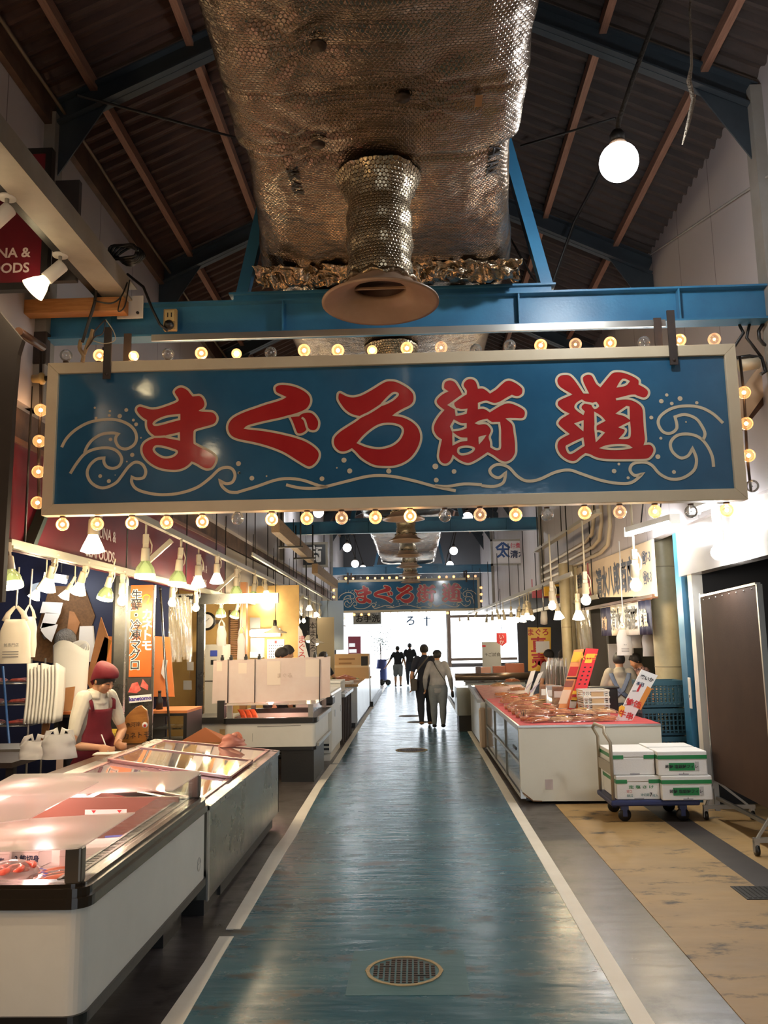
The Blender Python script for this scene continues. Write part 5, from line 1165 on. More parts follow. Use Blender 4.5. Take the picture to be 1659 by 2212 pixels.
t = thing('folding_carton', 'tall open brown carton with pink-lit flap above the seller\'s cap', 'box', PY(215, 1535, 9.9), 0)
for nm, q, m in (('flap', [(186, 1470), (218, 1333), (234, 1378), (230, 1440), (200, 1500)], M_card), ('side', [(204, 1445), (226, 1375), (240, 1384), (224, 1450)], mat('ochre_card', S(160, 108, 40), .7)), ('panel', [(222, 1452), (228, 1374), (252, 1376), (250, 1440), (238, 1444)], M_orange)):
    P = [PY(u, v, 9.9 + (.02 if nm == 'panel' else 0)) - t.location for u, v in q]; obj(nm, MB().prism([(p.x, p.z) for p in P], (0, P[0].y, 0), (1, 0, 0), (0, 0, 1), (0, .02, 0)), m, t)
quad_thing('cardboard_sheet', 'beige carton panel leaning on the orange counter beside the seller', 'cardboard', [(112, 1540), (122, 1488), (161, 1483), (154, 1534)], 9.3, M_card, .02)
quad_thing('cardboard_sheet', 'narrow pink-lit carton panel left of the beige one', 'cardboard', [(86, 1605), (100, 1510), (117, 1505), (108, 1560), (98, 1610)], 9.2, M_card, .02)
# orange topped glass cabinets at the back
def cabinet(label, u0, u1, v, y, yd=.7):
    a, b_ = PY(u0, v, y), PY(u1, v, y); z = a.z
    t = thing('glass_cabinet', label, 'cabinet', ((a.x + b_.x) / 2, y + yd / 2, 0)); hw_ = (b_.x - a.x) / 2
    obj('top', MB().box(-hw_, hw_, -yd / 2, yd / 2, z - .03, z), M_orange, t); obj('frame', MB().box(-hw_, hw_, -yd / 2, yd / 2, z - .06, z - .03).box(-hw_, hw_, -yd / 2, yd / 2, z - .42, z - .36).box(-hw_, -hw_ + .04, -yd / 2, yd / 2, z - .36, z - .06).box(hw_ - .04, hw_, -yd / 2, yd / 2, z - .36, z - .06), M_dark, t)
    obj('front_glass', MB().box(-hw_ + .04, hw_ - .04, -yd / 2 + .01, -yd / 2 + .016, z - .36, z - .06), A_glass, t); obj('base', MB().box(-hw_ + .02, hw_ - .02, -yd / 2 + .05, yd / 2, 0, z - .42), mat('pale_pink_base', S(200, 176, 166), .6), t)
    obj('shelf', MB().box(-hw_ + .05, hw_ - .05, -yd / 2 + .1, yd / 2 - .05, z - .22, z - .21), M_steel, t)
cabinet('glass-fronted cabinet with an orange top behind the seller', 118, 252, 1538, 9.4)
cabinet('glass-fronted cabinet with an orange top behind the timber plaque', 316, 404, 1536, 9.9)
quad_thing('orange_backboard', 'orange lit backboard right of the orange banner', 'board', [(326, 1505), (330, 1374), (366, 1376), (376, 1505)], 10.45, M_orange, .03)
quad_thing('pinned_card', 'white card pinned on the orange backboard', 'card', [(348, 1455), (352, 1425), (362, 1426), (357, 1470)], 10.42, M_paper, .004)
t = thing('sauce_bottle', 'small dark bottle beside the violet name plate', 'bottle', PY(333, 1535, 9.9) + Vector((0, .2, 0))); obj('body', MB().lathe([(.0005, 0), (.04, 0), (.042, .10), (.018, .15), (.018, .19), (.0005, .19)], n=16), M_dark, t); obj('cap', MB().lathe([(.0005, .19), (.02, .19), (.02, .215), (.0005, .215)], n=12), M_black, t)
# tuna rack at the far left
t = thing('wire_rack', 'white wire rack of tuna packs at the left edge behind the dark table', 'rack', PY(25, 1570, 9.2), .0); zb = -t.location.z
fr_ = MB()
for x in (-.35, .25):
    for y in (-.15, .2): fr_.tube([(x, y, zb), (x, y, .72)], .012, 8)
obj('frame', fr_, M_alu, t)
for k in range(3):
    s_ = MB()
    for i in range(12): s_.tube([(-.35 + i * .0545, -.15, .02 + k * .22), (-.35 + i * .0545, .2, .02 + k * .22)], .004, 5)
    s_.tube([(-.35, -.15, .02 + k * .22), (.25, -.15, .02 + k * .22)], .008, 6); obj('shelf', s_, M_alu, t)
    for j in range(2):
        fish_pack(f'pink tuna pack on the wire rack, {("bottom", "middle", "top")[k]} shelf, {("left", "right")[j]} one', t.location + Vector((-.19 + j * .27, .0, .03 + k * .22)), .24, .2, 0, M_fishr, 'tuna packs on the wire rack', False, seed=k * 2 + j)
t = thing('dark_table', 'dark service table at the left edge behind the near freezer', 'table', (-3.6, 7.2, 0))
put('top', MB().box(-4.6, -3.10, 6.6, 7.9, .80, .84), mat('dark_table_top', S(50, 40, 34), .5), t); 
for x in (-4.5, -3.15):
    for y in (6.7, 7.8): put('leg', MB().box(x - .03, x + .03, y - .03, y + .03, 0, .80), M_dark, t)
put('tray_rim', MB().box(-3.85, -3.12, 7.3, 7.75, .84, .86), M_alu, t)
M_bag = clear('thin_white_bag', (.95, .95, .95), .05, .3, veil=(.92, .90, .88), veilw=.72)
M_bagk = clear('beige_shopping_bag', (.9, .85, .75), .04, .3, veil=(.94, .88, .78), veilw=.88)
def bag_sheet(w, h, d, seed, n=16):
    def f(u, v):
        a = u * 2 * pi; k = noise.noise(Vector((cos(a) * 1.5, sin(a) * 1.5, v * 3 + seed))); s = .92 + .16 * k; nar = 1 - .35 * max(0, v - .72) / .28
        return (w / 2 * cos(a) * s * nar, d / 2 * sin(a) * s * (1 - .5 * v), v * h)
    return MB().sheet(f, 28, n)
def hanging_bag(label, u0, u1, v0, v1, y, m, group, txt=None, strap=None):
    a, b_ = PY(u0, v1, y), PY(u1, v1, y); h_ = PY(u0, v0, y).z - a.z; w_ = b_.x - a.x; seed = u0
    t = thing('plastic_bag', label, 'bag', ((a.x + b_.x) / 2, y, a.z), 0, group)
    obj('body', bag_sheet(w_, h_ * .78, w_ * .35, seed), m, t)
    hd = MB()
    for s in (-1, 1): hd.tube([(s * w_ * .3, 0, h_ * .74), (s * w_ * .22, 0, h_ * .88), (s * w_ * .04, 0, h_), (-s * w_ * .04, 0, h_)], [(w_ * .12, .004), (w_ * .08, .004), (w_ * .05, .004), .004], 8, sq=(1, 0, 0))
    obj('handle', hd, m, t)
    if txt:
        pr = place(text_mb(txt, w_ * .11, depth=.001), (0, -w_ * .19, h_ * .32), (1, 0, 0), (0, 0, 1))
        for i in range(3): pr.box(-w_ * .25, w_ * .22, -w_ * .19, -w_ * .188, h_ * (.20 - i * .045), h_ * (.215 - i * .045))
        obj('print', pr, mat('grey_bag_print', S(120, 118, 120), .7), t)
    if strap: obj('strap', MB().tube([(0, 0, h_ * .98), (.01, 0, strap - a.z)], .008, 6), M_paper, t)
    return t
hanging_bag('large beige shopping bag hanging at the left edge of the fish stall', -8, 66, 1312, 1434, 7.4, M_bagk, 'bags hanging in the fish stall', '鮪専門店', 2.42)
hanging_bag('crumpled beige shopping bag hanging behind the large one', 40, 78, 1308, 1420, 7.6, M_bagk, 'bags hanging in the fish stall', None, 2.42)
for i, (u, v) in enumerate(((75, 1638), (126, 1638))):
    p = PZ(u, v, .862); t = thing('carrier_bag', f'white plastic carrier bag on the dark table, {("left", "right, taller")[i]} of the two', 'bag', p, .3 * i, 'carrier bags on the dark table')
    obj('body', bag_sheet(.27, .13 + .05 * i, .2, 3 + i), M_bag, t)
    hd = MB()
    for s in (-1, 1): hd.tube([(s * .10, 0, .09), (s * .08, .01, .15 + .05 * i), (s * .03, .0, .17 + .05 * i), (s * .01, 0, .10 + .04 * i)], [(.03, .003), (.022, .003), (.022, .003), (.02, .003)], 8, sq=(1, 0, 0))
    obj('handle', hd, M_bag, t)
t = thing('broom', 'blue-handled broom leaning at the left edge of the stall', 'broom', PY(38, 1612, 8.6)); obj('pole', MB().tube([(0, 0, -.6), PY(6, 1440, 9.0) - t.location], .013, 8), mat('blue_handle', S(50, 90, 150), .4), t); obj('head', MB().box(-.12, .12, -.03, .03, -.93, -.6), mat('broom_bristle', S(60, 70, 90), .8), t)
# hanging bundle of clear sleeves, lit by the bulbs
yv = 10.6
a, b_ = PY(358, 1420, yv), PY(408, 1420, yv); zt = PY(380, 1285, yv).z
t = thing('sleeve_bundle', 'bundle of glossy clear plastic sleeves hanging beside the orange banner', 'plastic sleeves', ((a.x + b_.x) / 2, yv, a.z))
M_slv = clear('glossy_clear_sleeve', (.95, .92, .84), .24, .08, veil=(.9, .84, .7), veilw=.25)
for k in range(9):
    x = (k / 8 - .5) * (b_.x - a.x); z0 = -.03 * (k % 3)
    obj('sleeve', MB().sheet(lambda u, v: (x + (u - .5) * .07, -.02 * (k % 2) + .025 * sin(u * 5 + v * 6 + k), z0 + v * (zt - a.z)), 6, 12), M_slv, t)
obj('hook_bar', MB().bar(((a.x - b_.x) / 2 - .03, 0, zt - a.z), ((b_.x - a.x) / 2 + .03, 0, zt - a.z), .02, .02), M_steel, t); obj('hanger', MB().tube([(0, 0, zt - a.z), (0, 0, 2.9 - a.z)], .007, 6), M_dark, t)
t = thing('leaning_pole', 'thin steel pole leaning beside the clear sleeves', 'pole', PY(380, 1532, 9.8)); obj('pole', MB().tube([(0, 0, -PY(380, 1532, 9.8).z), PY(346, 1272, 9.8) - t.location], .014, 8), M_steel, t); obj('tip', MB().sphere(PY(346, 1272, 9.8) - t.location, .02, 8, 6), M_black, t)
# second stall: papers on the dark glass beside the post
for i, (u, v, w_, h_) in enumerate(((398, 1395, 16, 14), (404, 1430, 14, 18), (396, 1470, 18, 20))):
    quad_thing('taped_sheet', f'grey sheet taped inside the glass before the second post, {("top", "middle", "lowest")[i]}', 'paper sheet', [(u, v), (u + w_, v), (u + w_, v + h_), (u, v + h_)], 11.4, mat('grey_sheet', S(150, 146, 140), .7), .004, 'sheets taped inside the glass')  # one even grey for all three sheets
struct('partition_glass', MB().box(XL - .9, XL - .02, 11.45, 11.47, .9, 2.4), A_glass)
# ================================================================== second and further stalls on the left
fz3 = thing('display_freezer', 'white display freezer under the wrapped screen board, second fish stall', 'freezer', (-1.84, 11.9, 0))
a0, a1, b0, b1 = -2.42, -1.27, 10.9, 12.6
put('body', shell(MB(), rring(a0, a1, b0, b1, .05), rring(a0 + .1, a1 - .1, b0 + .1, b1 - .1, .03), .43, .72), M_white, fz3)
put('top_rail', shell(MB(), rring(a0 - .02, a1 + .02, b0 - .02, b1 + .02, .05), rring(a0 + .1, a1 - .1, b0 + .1, b1 - .1, .03), .72, .785), M_black, fz3)
put('lower_trim', shell(MB(), rring(a0 - .01, a1 + .01, b0 - .01, b1 + .01, .05), rring(a0 + .1, a1 - .1, b0 + .1, b1 - .1, .03), .39, .43), M_black, fz3)
put('floor_pan', MB().box(a0 + .05, a1 - .05, b0 + .05, b1 - .05, .60, .63), M_liner, fz3)
put('base', MB().box(-1.70, -1.29, b0 + .02, b1 - .5, 0, .39).box(a0 + .05, -2.2, b0 + .05, b1 - .5, 0, .39), M_black, fz3)
for x, y in ((a0 + .06, b0 + .05), (a1 - .06, b0 + .05), (a1 - .06, b1 - .05), (a0 + .06, b1 - .05)): put('corner_post', MB().box(x - .03, x + .03, y - .03, y + .03, .785, .945), M_greyp, fz3)
put('side_glass', MB().box(a1 - .05, a1 - .045, b0 + .08, b1 - .08, .785, .96), A_glass, fz3); put('end_glass', MB().box(a0 + .09, a1 - .09, b0 + .04, b0 + .045, .785, .96), A_glass, fz3)
put('lid', MB().hexa([(a0, b0, .945), (a1, b0, .945), (a1 + .03, b1, .95), (a0, b1, .95)], [(a0, b0, .952), (a1, b0, .952), (a1 + .03, b1, .957), (a0, b1, .957)]), A_lid, fz3)
put('side_rail', MB().bar((a1 + .025, b0 + .1, .76), (a1 + .025, b1, .76), .03, .05).bar((a1 + .02, b0 + .1, .44), (a1 + .02, b1, .44), .03, .04), M_alu, fz3)
put('scuff', MB().bar((-2.0, b0 - .002, .68), (-1.45, b0 - .002, .69), .002, .012).bar((-2.06, b0 - .002, .60), (-2.06, b0 - .002, .50), .012, .002), M_greyp, fz3)
for y in (11.3, 12.3): lamp_light('freezer_glow', (-1.9, y, .93), 4, PINK, .05)
for i, (u, v) in enumerate(((520, 1545), (533, 1540), (545, 1540))):
    p = PY(u, v, 11.25); t = thing('price_slip', f'orange price slip curling inside the second freezer, {("left", "middle", "right")[i]} one', 'price slip', (p.x, p.y, .63), 0, 'orange price slips')
    obj('slip', MB().sheet(lambda a, b: ((a - .5) * .075 + .05 * sin(b * 3) - .04 * b, .12 * b, .23 * b), 3, 10), mat('orange_slip', S(240, 100, 50), .5), t, solid=.002)
    obj('printing', MB().sheet(lambda a, b: ((a - .5) * .03 + .05 * sin((.3 + .4 * b) * 3) - .04 * (.3 + .4 * b), .12 * (.3 + .4 * b) - .003, .23 * (.3 + .4 * b)), 2, 6), mat('dark_orange_print', S(196, 70, 30), .5), t)
# wrapped screen board with straps and clips
P = [PY(u, v, 11.15) for u, v in ((461, 1427), (713, 1418), (713, 1505), (683, 1512), (458, 1520))]; b = Vector((-1.83, 11.15, .985))
t = thing('screen_board', 'pale pink wrapped screen board standing on the second freezer', 'screen', b)
M_wrap = mat('milky_wrapped_board', S(232, 214, 204), .35, col2=S(222, 198, 186), ns=2.5, bump=.05, bs=5)
obj('board', MB().prism([(p.x - b.x, p.z - b.z) for p in P], (0, 0, 0), (1, 0, 0), (0, 0, 1), (0, .03, 0)), M_wrap, t)
for u0, u1, v0, v1 in ((515, 533, 1432, 1455), (577, 606, 1428, 1480), (660, 690, 1424, 1462), (468, 480, 1430, 1450)):
    p0, p1 = PY(u0, v1, 11.145), PY(u1, v0, 11.145); pv = MB().box(p0.x - b.x, p1.x - b.x, -.004, -.002, p0.z - b.z, p1.z - b.z)
    obj('taped_paper', pv, mat('cream_taped_paper', S(240, 222, 204), .5), t)
for u in (492, 550, 690):
    p0, p1 = PY(u, 1518, 11.14), PY(u + 1, 1424, 11.14); obj('strap', MB().tube([p0 - b + Vector((0, -.006, 0)), p1 - b + Vector((0, -.006, 0))], .006, 6), M_strap, t)
for u in (480, 499, 531, 560, 680, 703):
    p = PY(u, 1424 - (u - 461) * .033, 11.16) - b; obj('binder_clip', MB().box(p.x - .018, p.x + .018, -.01, .05, p.z - .02, p.z + .02).box(p.x - .012, p.x + .012, .01, .03, p.z + .02, p.z + .05), M_black, t)
obj('writing', place(text_mb('まぐろ', .07, depth=.001), PY(598, 1460, 11.14) - b + Vector((.1, -.004, 0)), (1, 0, 0), (0, 0, 1)), mat('faint_writing', S(206, 184, 170), .6), t)
put('foot', MB().box(-2.56, -2.47, 11.10, 11.25, .75, .995), M_dark, t)
# white chest unit behind it
t = thing('chest_cooler', 'white chest cooler with black handle behind the second freezer', 'cooler', (-1.5, 13.8, 0)); 
put('body', MB().box(-1.78, -1.24, 12.75, 14.5, .10, .98), M_white, t, bevel=.04); put('base', MB().box(-1.74, -1.27, 12.8, 14.45, 0, .30), mat('cream_base', S(206, 200, 186), .5), t); put('lid_handle', MB().box(-1.42, -1.22, 12.7, 13.1, .80, .94), M_black, t, bevel=.03)
vv = MB()
for i in range(3):
    for j in range(2): vv.box(-1.76 + .17 * i + .03, -1.76 + .17 * i + .14, 12.74, 12.75, .16 + .06 * j, .19 + .06 * j)
put('vent', vv, M_black, t); put('hinge', MB().box(-1.236, -1.23, 13.2, 13.24, .6, .7).box(-1.236, -1.23, 14.2, 14.24, .6, .7), M_alu, t)
t = thing('white_cabinet', 'stained white cabinet left of the second freezer', 'cabinet', (-2.9, 12.0, 0)); a, b_ = PY(448, 1600, 11.9), PY(486, 1600, 11.9)
put('body', MB().box(-3.05, -2.52, 11.7, 12.3, .05, .66), M_white, t, bevel=.01); put('top_frame', MB().box(-3.1, -2.5, 11.65, 12.35, .66, .74), M_dark, t); put('plinth', MB().box(-3.0, -2.55, 11.75, 12.25, 0, .05), M_dark, t); put('stain', MB().box(-2.66, -2.56, 11.697, 11.7, .48, .58), mat('tan_stain', S(190, 160, 116), .7), t)
# plywood divider of the second stall with its fittings
yp = 15.2
struct('partition_middle', MB().box(-4.8, -2.05, yp, yp + .04, 0, 2.75), mat('yellowed_plywood', S(206, 170, 104), .6, col2=S(192, 154, 92), ns=3))
struct('partition_back', MB().box(-5.0, -4.9, 11.5, 30, 0, 3.2), mat('cream_wall', S(196, 184, 160), .7))
def board(name, label, cat, u0, u1, v0, v1, y, m, th=.02, group=None, bevel=0.0): return quad_thing(name, label, cat, [(u0, v1), (u1, v1), (u1, v0), (u0, v0)], y, m, th, group, bevel=bevel)
t = thing('louvre_shutter', 'brown slatted louvre shutter on the plywood divider', 'shutter', PY(505, 1420, yp - .04)); a, b_ = PY(497, 1422, yp - .03), PY(515, 1318, yp - .03)
sl = MB()
for i in range(22):
    z = a.z + (b_.z - a.z) * i / 22; sl.obox(((a.x + b_.x) / 2, yp - .035, z + .02), (b_.x - a.x, .03, .012), Matrix.Rotation(.5, 3, 'X'))
put('slats', sl, mat('louvre_wood', S(176, 132, 100), .5), t); put('frame', MB().box(a.x - .03, a.x, yp - .05, yp, a.z, b_.z).box(b_.x, b_.x + .03, yp - .05, yp, a.z, b_.z), M_brown, t)
t = thing('wall_calendar', 'wall calendar with red month mark on the plywood divider', 'calendar', PY(597, 1440, yp - .02)); a, b_ = PY(577, 1425, yp - .012), PY(614, 1381, yp - .012)
put('sheet', MB().box(a.x, b_.x, yp - .012, yp - .004, a.z, b_.z), M_paper, t)
dg = MB(); rd = MB()
for i in range(7):
    for j in range(5):
        (rd if i == 0 else dg).box(a.x + (b_.x - a.x) * (.1 + .125 * i), a.x + (b_.x - a.x) * (.15 + .125 * i), yp - .014, yp - .0125, b_.z - (b_.z - a.z) * (.28 + .14 * j + .05), b_.z - (b_.z - a.z) * (.28 + .14 * j))
rd.box((a.x + b_.x) / 2 - .02, (a.x + b_.x) / 2 + .02, yp - .014, yp - .0125, b_.z - .07, b_.z - .02); put('lettering', dg, M_ink, t); put('lettering', rd, M_inkr, t)
board('whiteboard', 'grey framed whiteboard on the plywood divider', 'whiteboard', 541, 571, 1378, 1420, yp - .04, mat('whiteboard_grey', S(190, 192, 186), .3), .03)
board('note_sheet', 'white sheet below the whiteboard on the plywood divider', 'paper sheet', 540, 567, 1408, 1421, yp - .06, M_paper, .01)
t = thing('tube_light', 'long lit tube light across the plywood divider', 'tube light', PY(570, 1368, yp - .15)); a, b_ = PY(540, 1368, yp - .15), PY(604, 1366, yp - .15)
put('tube', MB().tube([a, b_], .05, 12), glow('warm_tube', (1, .93, .78), 12), t); put('housing', MB().bar(a + Vector((0, .1, .0)), b_ + Vector((0, .1, 0)), .06, .14), M_plastic, t); lamp_light('tube_glow', PY(572, 1380, yp - .45), 8, (1, .9, .72), .15)
board('framed_print', 'dark framed grey print high on the plywood divider', 'picture', 540, 562, 1334, 1359, yp - .05, mat('grey_print', S(150, 146, 136), .5), .02)
t = thing('wall_clock', 'round black wall clock behind the second post', 'clock', PY(447, 1342, 14.6)); obj('case', MB().lathe([(.0005, -.02), (.15, -.02), (.16, 0), (.15, .04), (.0005, .04)], n=28, M=Matrix.Rotation(radians(90), 3, 'X')), M_black, t); obj('face', MB().lathe([(.0005, .042), (.12, .042)], n=24, M=Matrix.Rotation(radians(90), 3, 'X')), M_paper, t); obj('hand', MB().bar((0, -.045, 0), (.05, -.045, .05), .01, .004).bar((0, -.045, 0), (-.03, -.045, .07), .01, .004), M_black, t); obj('bracket', MB().box(-.1, .1, .02, .7, -.03, .03), M_dark, t)
t = thing('refrigerator', 'pale refrigerator with stickers at the rear of the second stall', 'refrigerator', PZ(452, 1560, 0)); fx = PY(452, 1400, 14.5).x; t.location = (fx, 14.7, 0)
put('body', MB().box(fx - .22, fx + .24, 14.5, 15.1, .04, 1.72), M_white, t, bevel=.02); put('door_gap', MB().box(fx - .22, fx + .24, 14.496, 14.5, 1.1, 1.115), M_dark, t); put('sticker', MB().box(fx + .02, fx + .14, 14.494, 14.497, 1.52, 1.62), MATS['blue_print'], t); put('sticker', MB().box(fx + .03, fx + .13, 14.494, 14.497, 1.38, 1.46), M_ink, t); put('foot', MB().box(fx - .2, fx + .2, 14.55, 15.05, 0, .04), M_black, t)
struct('partition_post', MB().box(PY(518, 1400, 14.2).x, PY(531, 1400, 14.2).x, 14.2, 14.35, 0, 2.75), mat('orange_brown_post', S(176, 120, 78), .5))
struct('partition_header', MB().box(-4.8, -1.9, 11.9, 11.98, 2.28, 2.42), M_steel)
hanging_bag('white carrier bag hanging under the green lamps of the second stall', 467, 489, 1340, 1395, 11.94, M_bag, 'bags of the second stall', None, 2.3)
hanging_bag('long white apron hanging beside the orange-brown post', 512, 530, 1352, 1428, 11.94, M_bag, 'bags of the second stall', None, 2.3)
t = thing('sales_banner', 'white sloping sales banner with red brush lettering', 'banner', PY(655, 1425, 13.4)); P = [PY(u, v, 13.4) - t.location for u, v in ((643, 1424), (645, 1352), (652, 1362), (668, 1424))]
obj('cloth', MB().prism([(p.x, p.z) for p in P], (0, 0, 0), (1, 0, 0), (0, 0, 1), (0, .01, 0)), M_paper, t); obj('lettering', place(text_mb('まぐろ', .14, vert=True, depth=.001, lsp=.9), (PY(652, 1400, 13.4) - t.location) + Vector((0, -.004, 0)), (1, 0, 0), (0, 0, 1)), M_inkr, t); obj('pole', MB().tube([(P[1].x, .02, P[1].z), (P[1].x, .02, -.6)], .012, 6), M_paper, t)
t = thing('notice_strip', 'narrow vertical white notice with black characters by the third pendant', 'sign', PY(676, 1420, 16.5)); obj('strip', MB().box(-.06, .06, 0, .01, 0, .75), M_paper, t); obj('lettering', place(text_mb('本まぐろ', .15, vert=True, depth=.001, lsp=.95), (0, -.003, .38), (1, 0, 0), (0, 0, 1)), M_ink, t); obj('post', MB().box(-.05, .05, .01, .04, -1.35, .75), M_woodbeam, t)
struct('partition_grey', MB().box(PY(684, 1400, 22.9).x, PY(722, 1400, 22.9).x, 22.9, 22.96, 0, 2.4), mat('khaki_partition', S(150, 136, 110), .6))
struct('partition_blue', MB().box(PY(692, 1330, 26).x, PY(742, 1330, 26).x, 26, 26.06, 1.5, 3.0), mat('blue_grey_sheet', S(150, 166, 184), .5))
# boxes on the long freezer end
t = thing('flap_box', 'open brown cardboard box behind the far end of the stainless freezer', 'box', PZ(448, 1618, .0)); t.location = PY(448, 1604, 9.3); zb = t.location.z
obj('body', MB().box(-.27, .22, -.16, .16, -zb, .02), M_card, t); obj('flap', MB().add([(-.27, -.16, .02), (.0, -.14, .17), (.22, -.16, .02)], [(0, 1, 2)]).add([(0, -.14, .17), (.22, .16, .02), (.22, -.16, .02)], [(0, 1, 2)]), mat('brown_flap', S(166, 96, 56), .7), t, solid=.008)
t = thing('crumpled_bag', 'crumpled pink plastic bag on the far end of the stainless freezer', 'bag', (-1.72, 8.10, tz(-1.72) + .035), .4); t.scale = (.8, .8, .7); obj('body', MB().sheet(lambda u, v: ((.16 - .05 * v) * cos(u * 2 * pi) * (1 + .25 * noise.noise(Vector((u * 9, v * 5, 1)))), .11 * sin(u * 2 * pi) * (1 + .25 * noise.noise(Vector((u * 7, v * 6, 4)))), .13 * v * (1 + .3 * sin(u * 12))), 30, 8), mat('pink_bag', S(226, 150, 130), .4, trans=.2), t); obj('knot', MB().sphere((.02, 0, .13), .035, 10, 8), MATS['pink_bag'], t)
# counters further down
def counter(label, x0, x1, y0, y1, z, front, top, legs=False, band=None):
    t = thing('market_counter', label, 'counter', ((x0 + x1) / 2, (y0 + y1) / 2, 0))
    if legs:
        for x in (x0 + .05, x1 - .05):
            n = 6
            for i in range(n): put('leg', MB().box(x - .03, x + .03, y0 + .05 + (y1 - y0 - .1) * i / (n - 1) - .03, y0 + .05 + (y1 - y0 - .1) * i / (n - 1) + .03, 0, z - .06), M_strap, t)
        put('back_panel', MB().box(x0 + .1, x0 + .14, y0, y1, .1, z - .06), M_black, t)
    else: put('body', MB().box(x0, x1, y0, y1, .08, z - .05), front, t, bevel=.01); put('plinth', MB().box(x0 + .05, x1 - .05, y0 + .05, y1 - .05, 0, .08), M_black, t)
    put('top', MB().box(x0 - .02, x1 + .02, y0 - .02, y1 + .02, z - .05, z), top, t)
    if band: put('kick_bar', MB().box(x1 - .03, x1 + .06, y0, y1, .0, .14), band, t)
    return t
M_bluewhite = mat('glossy_white_steel', S(214, 220, 226), .18, col2=S(200, 206, 214), ns=2)
M_tan = mat('tan_wet_board', S(206, 168, 116), .25, col2=S(180, 140, 92), ns=5, stretch=(6, 1, 1))
counter('dark framed side table after the white chest cooler', -2.2, -1.22, 14.75, 16.7, .84, None, M_steel, legs=True)
counter('glossy white counter with tan boards further down the left side', -2.4, -1.2, 17.8, 22.6, .86, M_bluewhite, M_tan)
counter('last white counter on the left before the exit', -2.4, -1.2, 23.2, 29.5, .82, M_bluewhite, M_tan, band=M_black)
def foam_box(label, c, sx, sy, sz, rz=0, group=None):
    t = thing('foam_box', label, 'foam box', c, rz, group); obj('body', MB().box(-sx / 2, sx / 2, -sy / 2, sy / 2, 0, sz * .78), M_foam, t, bevel=.01); obj('lid', MB().box(-sx / 2 - .004, sx / 2 + .004, -sy / 2 - .004, sy / 2 + .004, sz * .79, sz), M_foam, t, bevel=.01); return t
foam_box('white foam box on the dark framed side table', (-1.62, 15.6, .84), .62, .9, .2)
for i in range(3):
    t = thing('fish_tray', f'low tray of fish on the glossy white counter, {ORD[i]} from its near end', 'fish tray', (-1.6 + .1 * (i % 2), 18.2 + i * .75, .86), .1 * i, 'fish trays on the left counters'); obj('tray', MB().box(-.28, .28, -.3, .3, 0, .05), (M_paper, M_tan, mat('green_tray', S(60, 130, 90), .4), M_tan, M_paper)[i], t); obj('fish', MB().tube([(-.2, -.1, .06), (0, 0, .075), (.2, .12, .06)], [.02, .06, .02], 8).tube([(-.2, .1, .06), (0, .2, .07), (.2, .22, .06)], [.02, .05, .02], 8), M_fish, t)
t = thing('big_carton', 'big tan carton with printed end standing on the glossy white counter', 'box', (0, 0, 0)); a, b_ = PY(723, 1448, 20.5), PY(796, 1412, 20.5); t.location = ((a.x + b_.x) / 2, 20.8, .86)
w_ = b_.x - a.x; zt = b_.z; put('body', MB().box(a.x, b_.x, 20.5, 21.2, .86, zt), mat('tan_carton', S(214, 176, 130), .6), t); put('band', MB().box(a.x - .004, b_.x + .004, 20.495, 21.2, .86 + (zt - .86) * .45, .86 + (zt - .86) * .55), mat('pale_tape', S(230, 205, 165), .3), t); put('photo', MB().box(b_.x - w_ * .22, b_.x - .02, 20.493, 20.498, zt - .28, zt - .06), M_dark, t); put('print', MB().box(a.x + .1, a.x + w_ * .6, 20.493, 20.498, zt - .14, zt - .1).box(a.x + .1, a.x + w_ * .5, 20.493, 20.498, zt - .24, zt - .2), mat('faint_print', S(170, 130, 90), .6), t)
# black hanging sign and toilets sign
t = thing('hanging_signboard', 'black hanging signboard with white brush characters behind the timber joist', 'sign', PY(653, 1200, 22.0)); a, b_ = PY(599, 1227, 22) - t.location, PY(708, 1171, 22) - t.location
obj('panel', MB().box(a.x + .06, b_.x - .06, 0, .05, a.z + .06, b_.z - .06), M_black, t); fb = MB(); fb.box(a.x, b_.x, -.03, .06, a.z, a.z + .06).box(a.x, b_.x, -.03, .06, b_.z - .06, b_.z).box(a.x, a.x + .06, -.03, .06, a.z + .06, b_.z - .06).box(b_.x - .06, b_.x, -.03, .06, a.z + .06, b_.z - .06); obj('frame', fb, mat('pale_frame', S(150, 142, 126), .5), t)
obj('lettering', place(text_mb('魚', .46, depth=.004, bold=.012), (a.x * .5, -.004, 0), (1, 0, 0), (0, 0, 1)), M_paper, t); obj('lettering', place(text_mb('商', .46, depth=.004, bold=.012), (b_.x * .45, -.004, 0), (1, 0, 0), (0, 0, 1)), M_paper, t)
for x in (a.x + .1, b_.x - .1): obj('hanger', MB().tube([(x, .02, b_.z), (x, .02, roofz(t.location.x + x) - t.location.z - .05)], .012, 6), M_dark, t)
t = thing('toilet_sign', 'grey hanging toilet sign with black characters under the far blue sign', 'sign', PY(794, 1337, 31.0)); a, b_ = PY(763, 1349, 31) - t.location, PY(823, 1322, 31) - t.location
obj('board', MB().box(a.x, b_.x, 0, .06, a.z, b_.z + .1), mat('light_grey_board', S(170, 172, 170), .5), t); obj('lettering', place(text_mb('お手洗', .30, depth=.003, bold=.006), (0, -.003, 0), (1, 0, 0), (0, 0, 1)), M_ink, t)
for x in (a.x + .1, b_.x - .1): obj('hanger', MB().tube([(x, .03, b_.z), (x, .03, roofz(t.location.x + x) - t.location.z - .05)], .012, 6), M_dark, t)
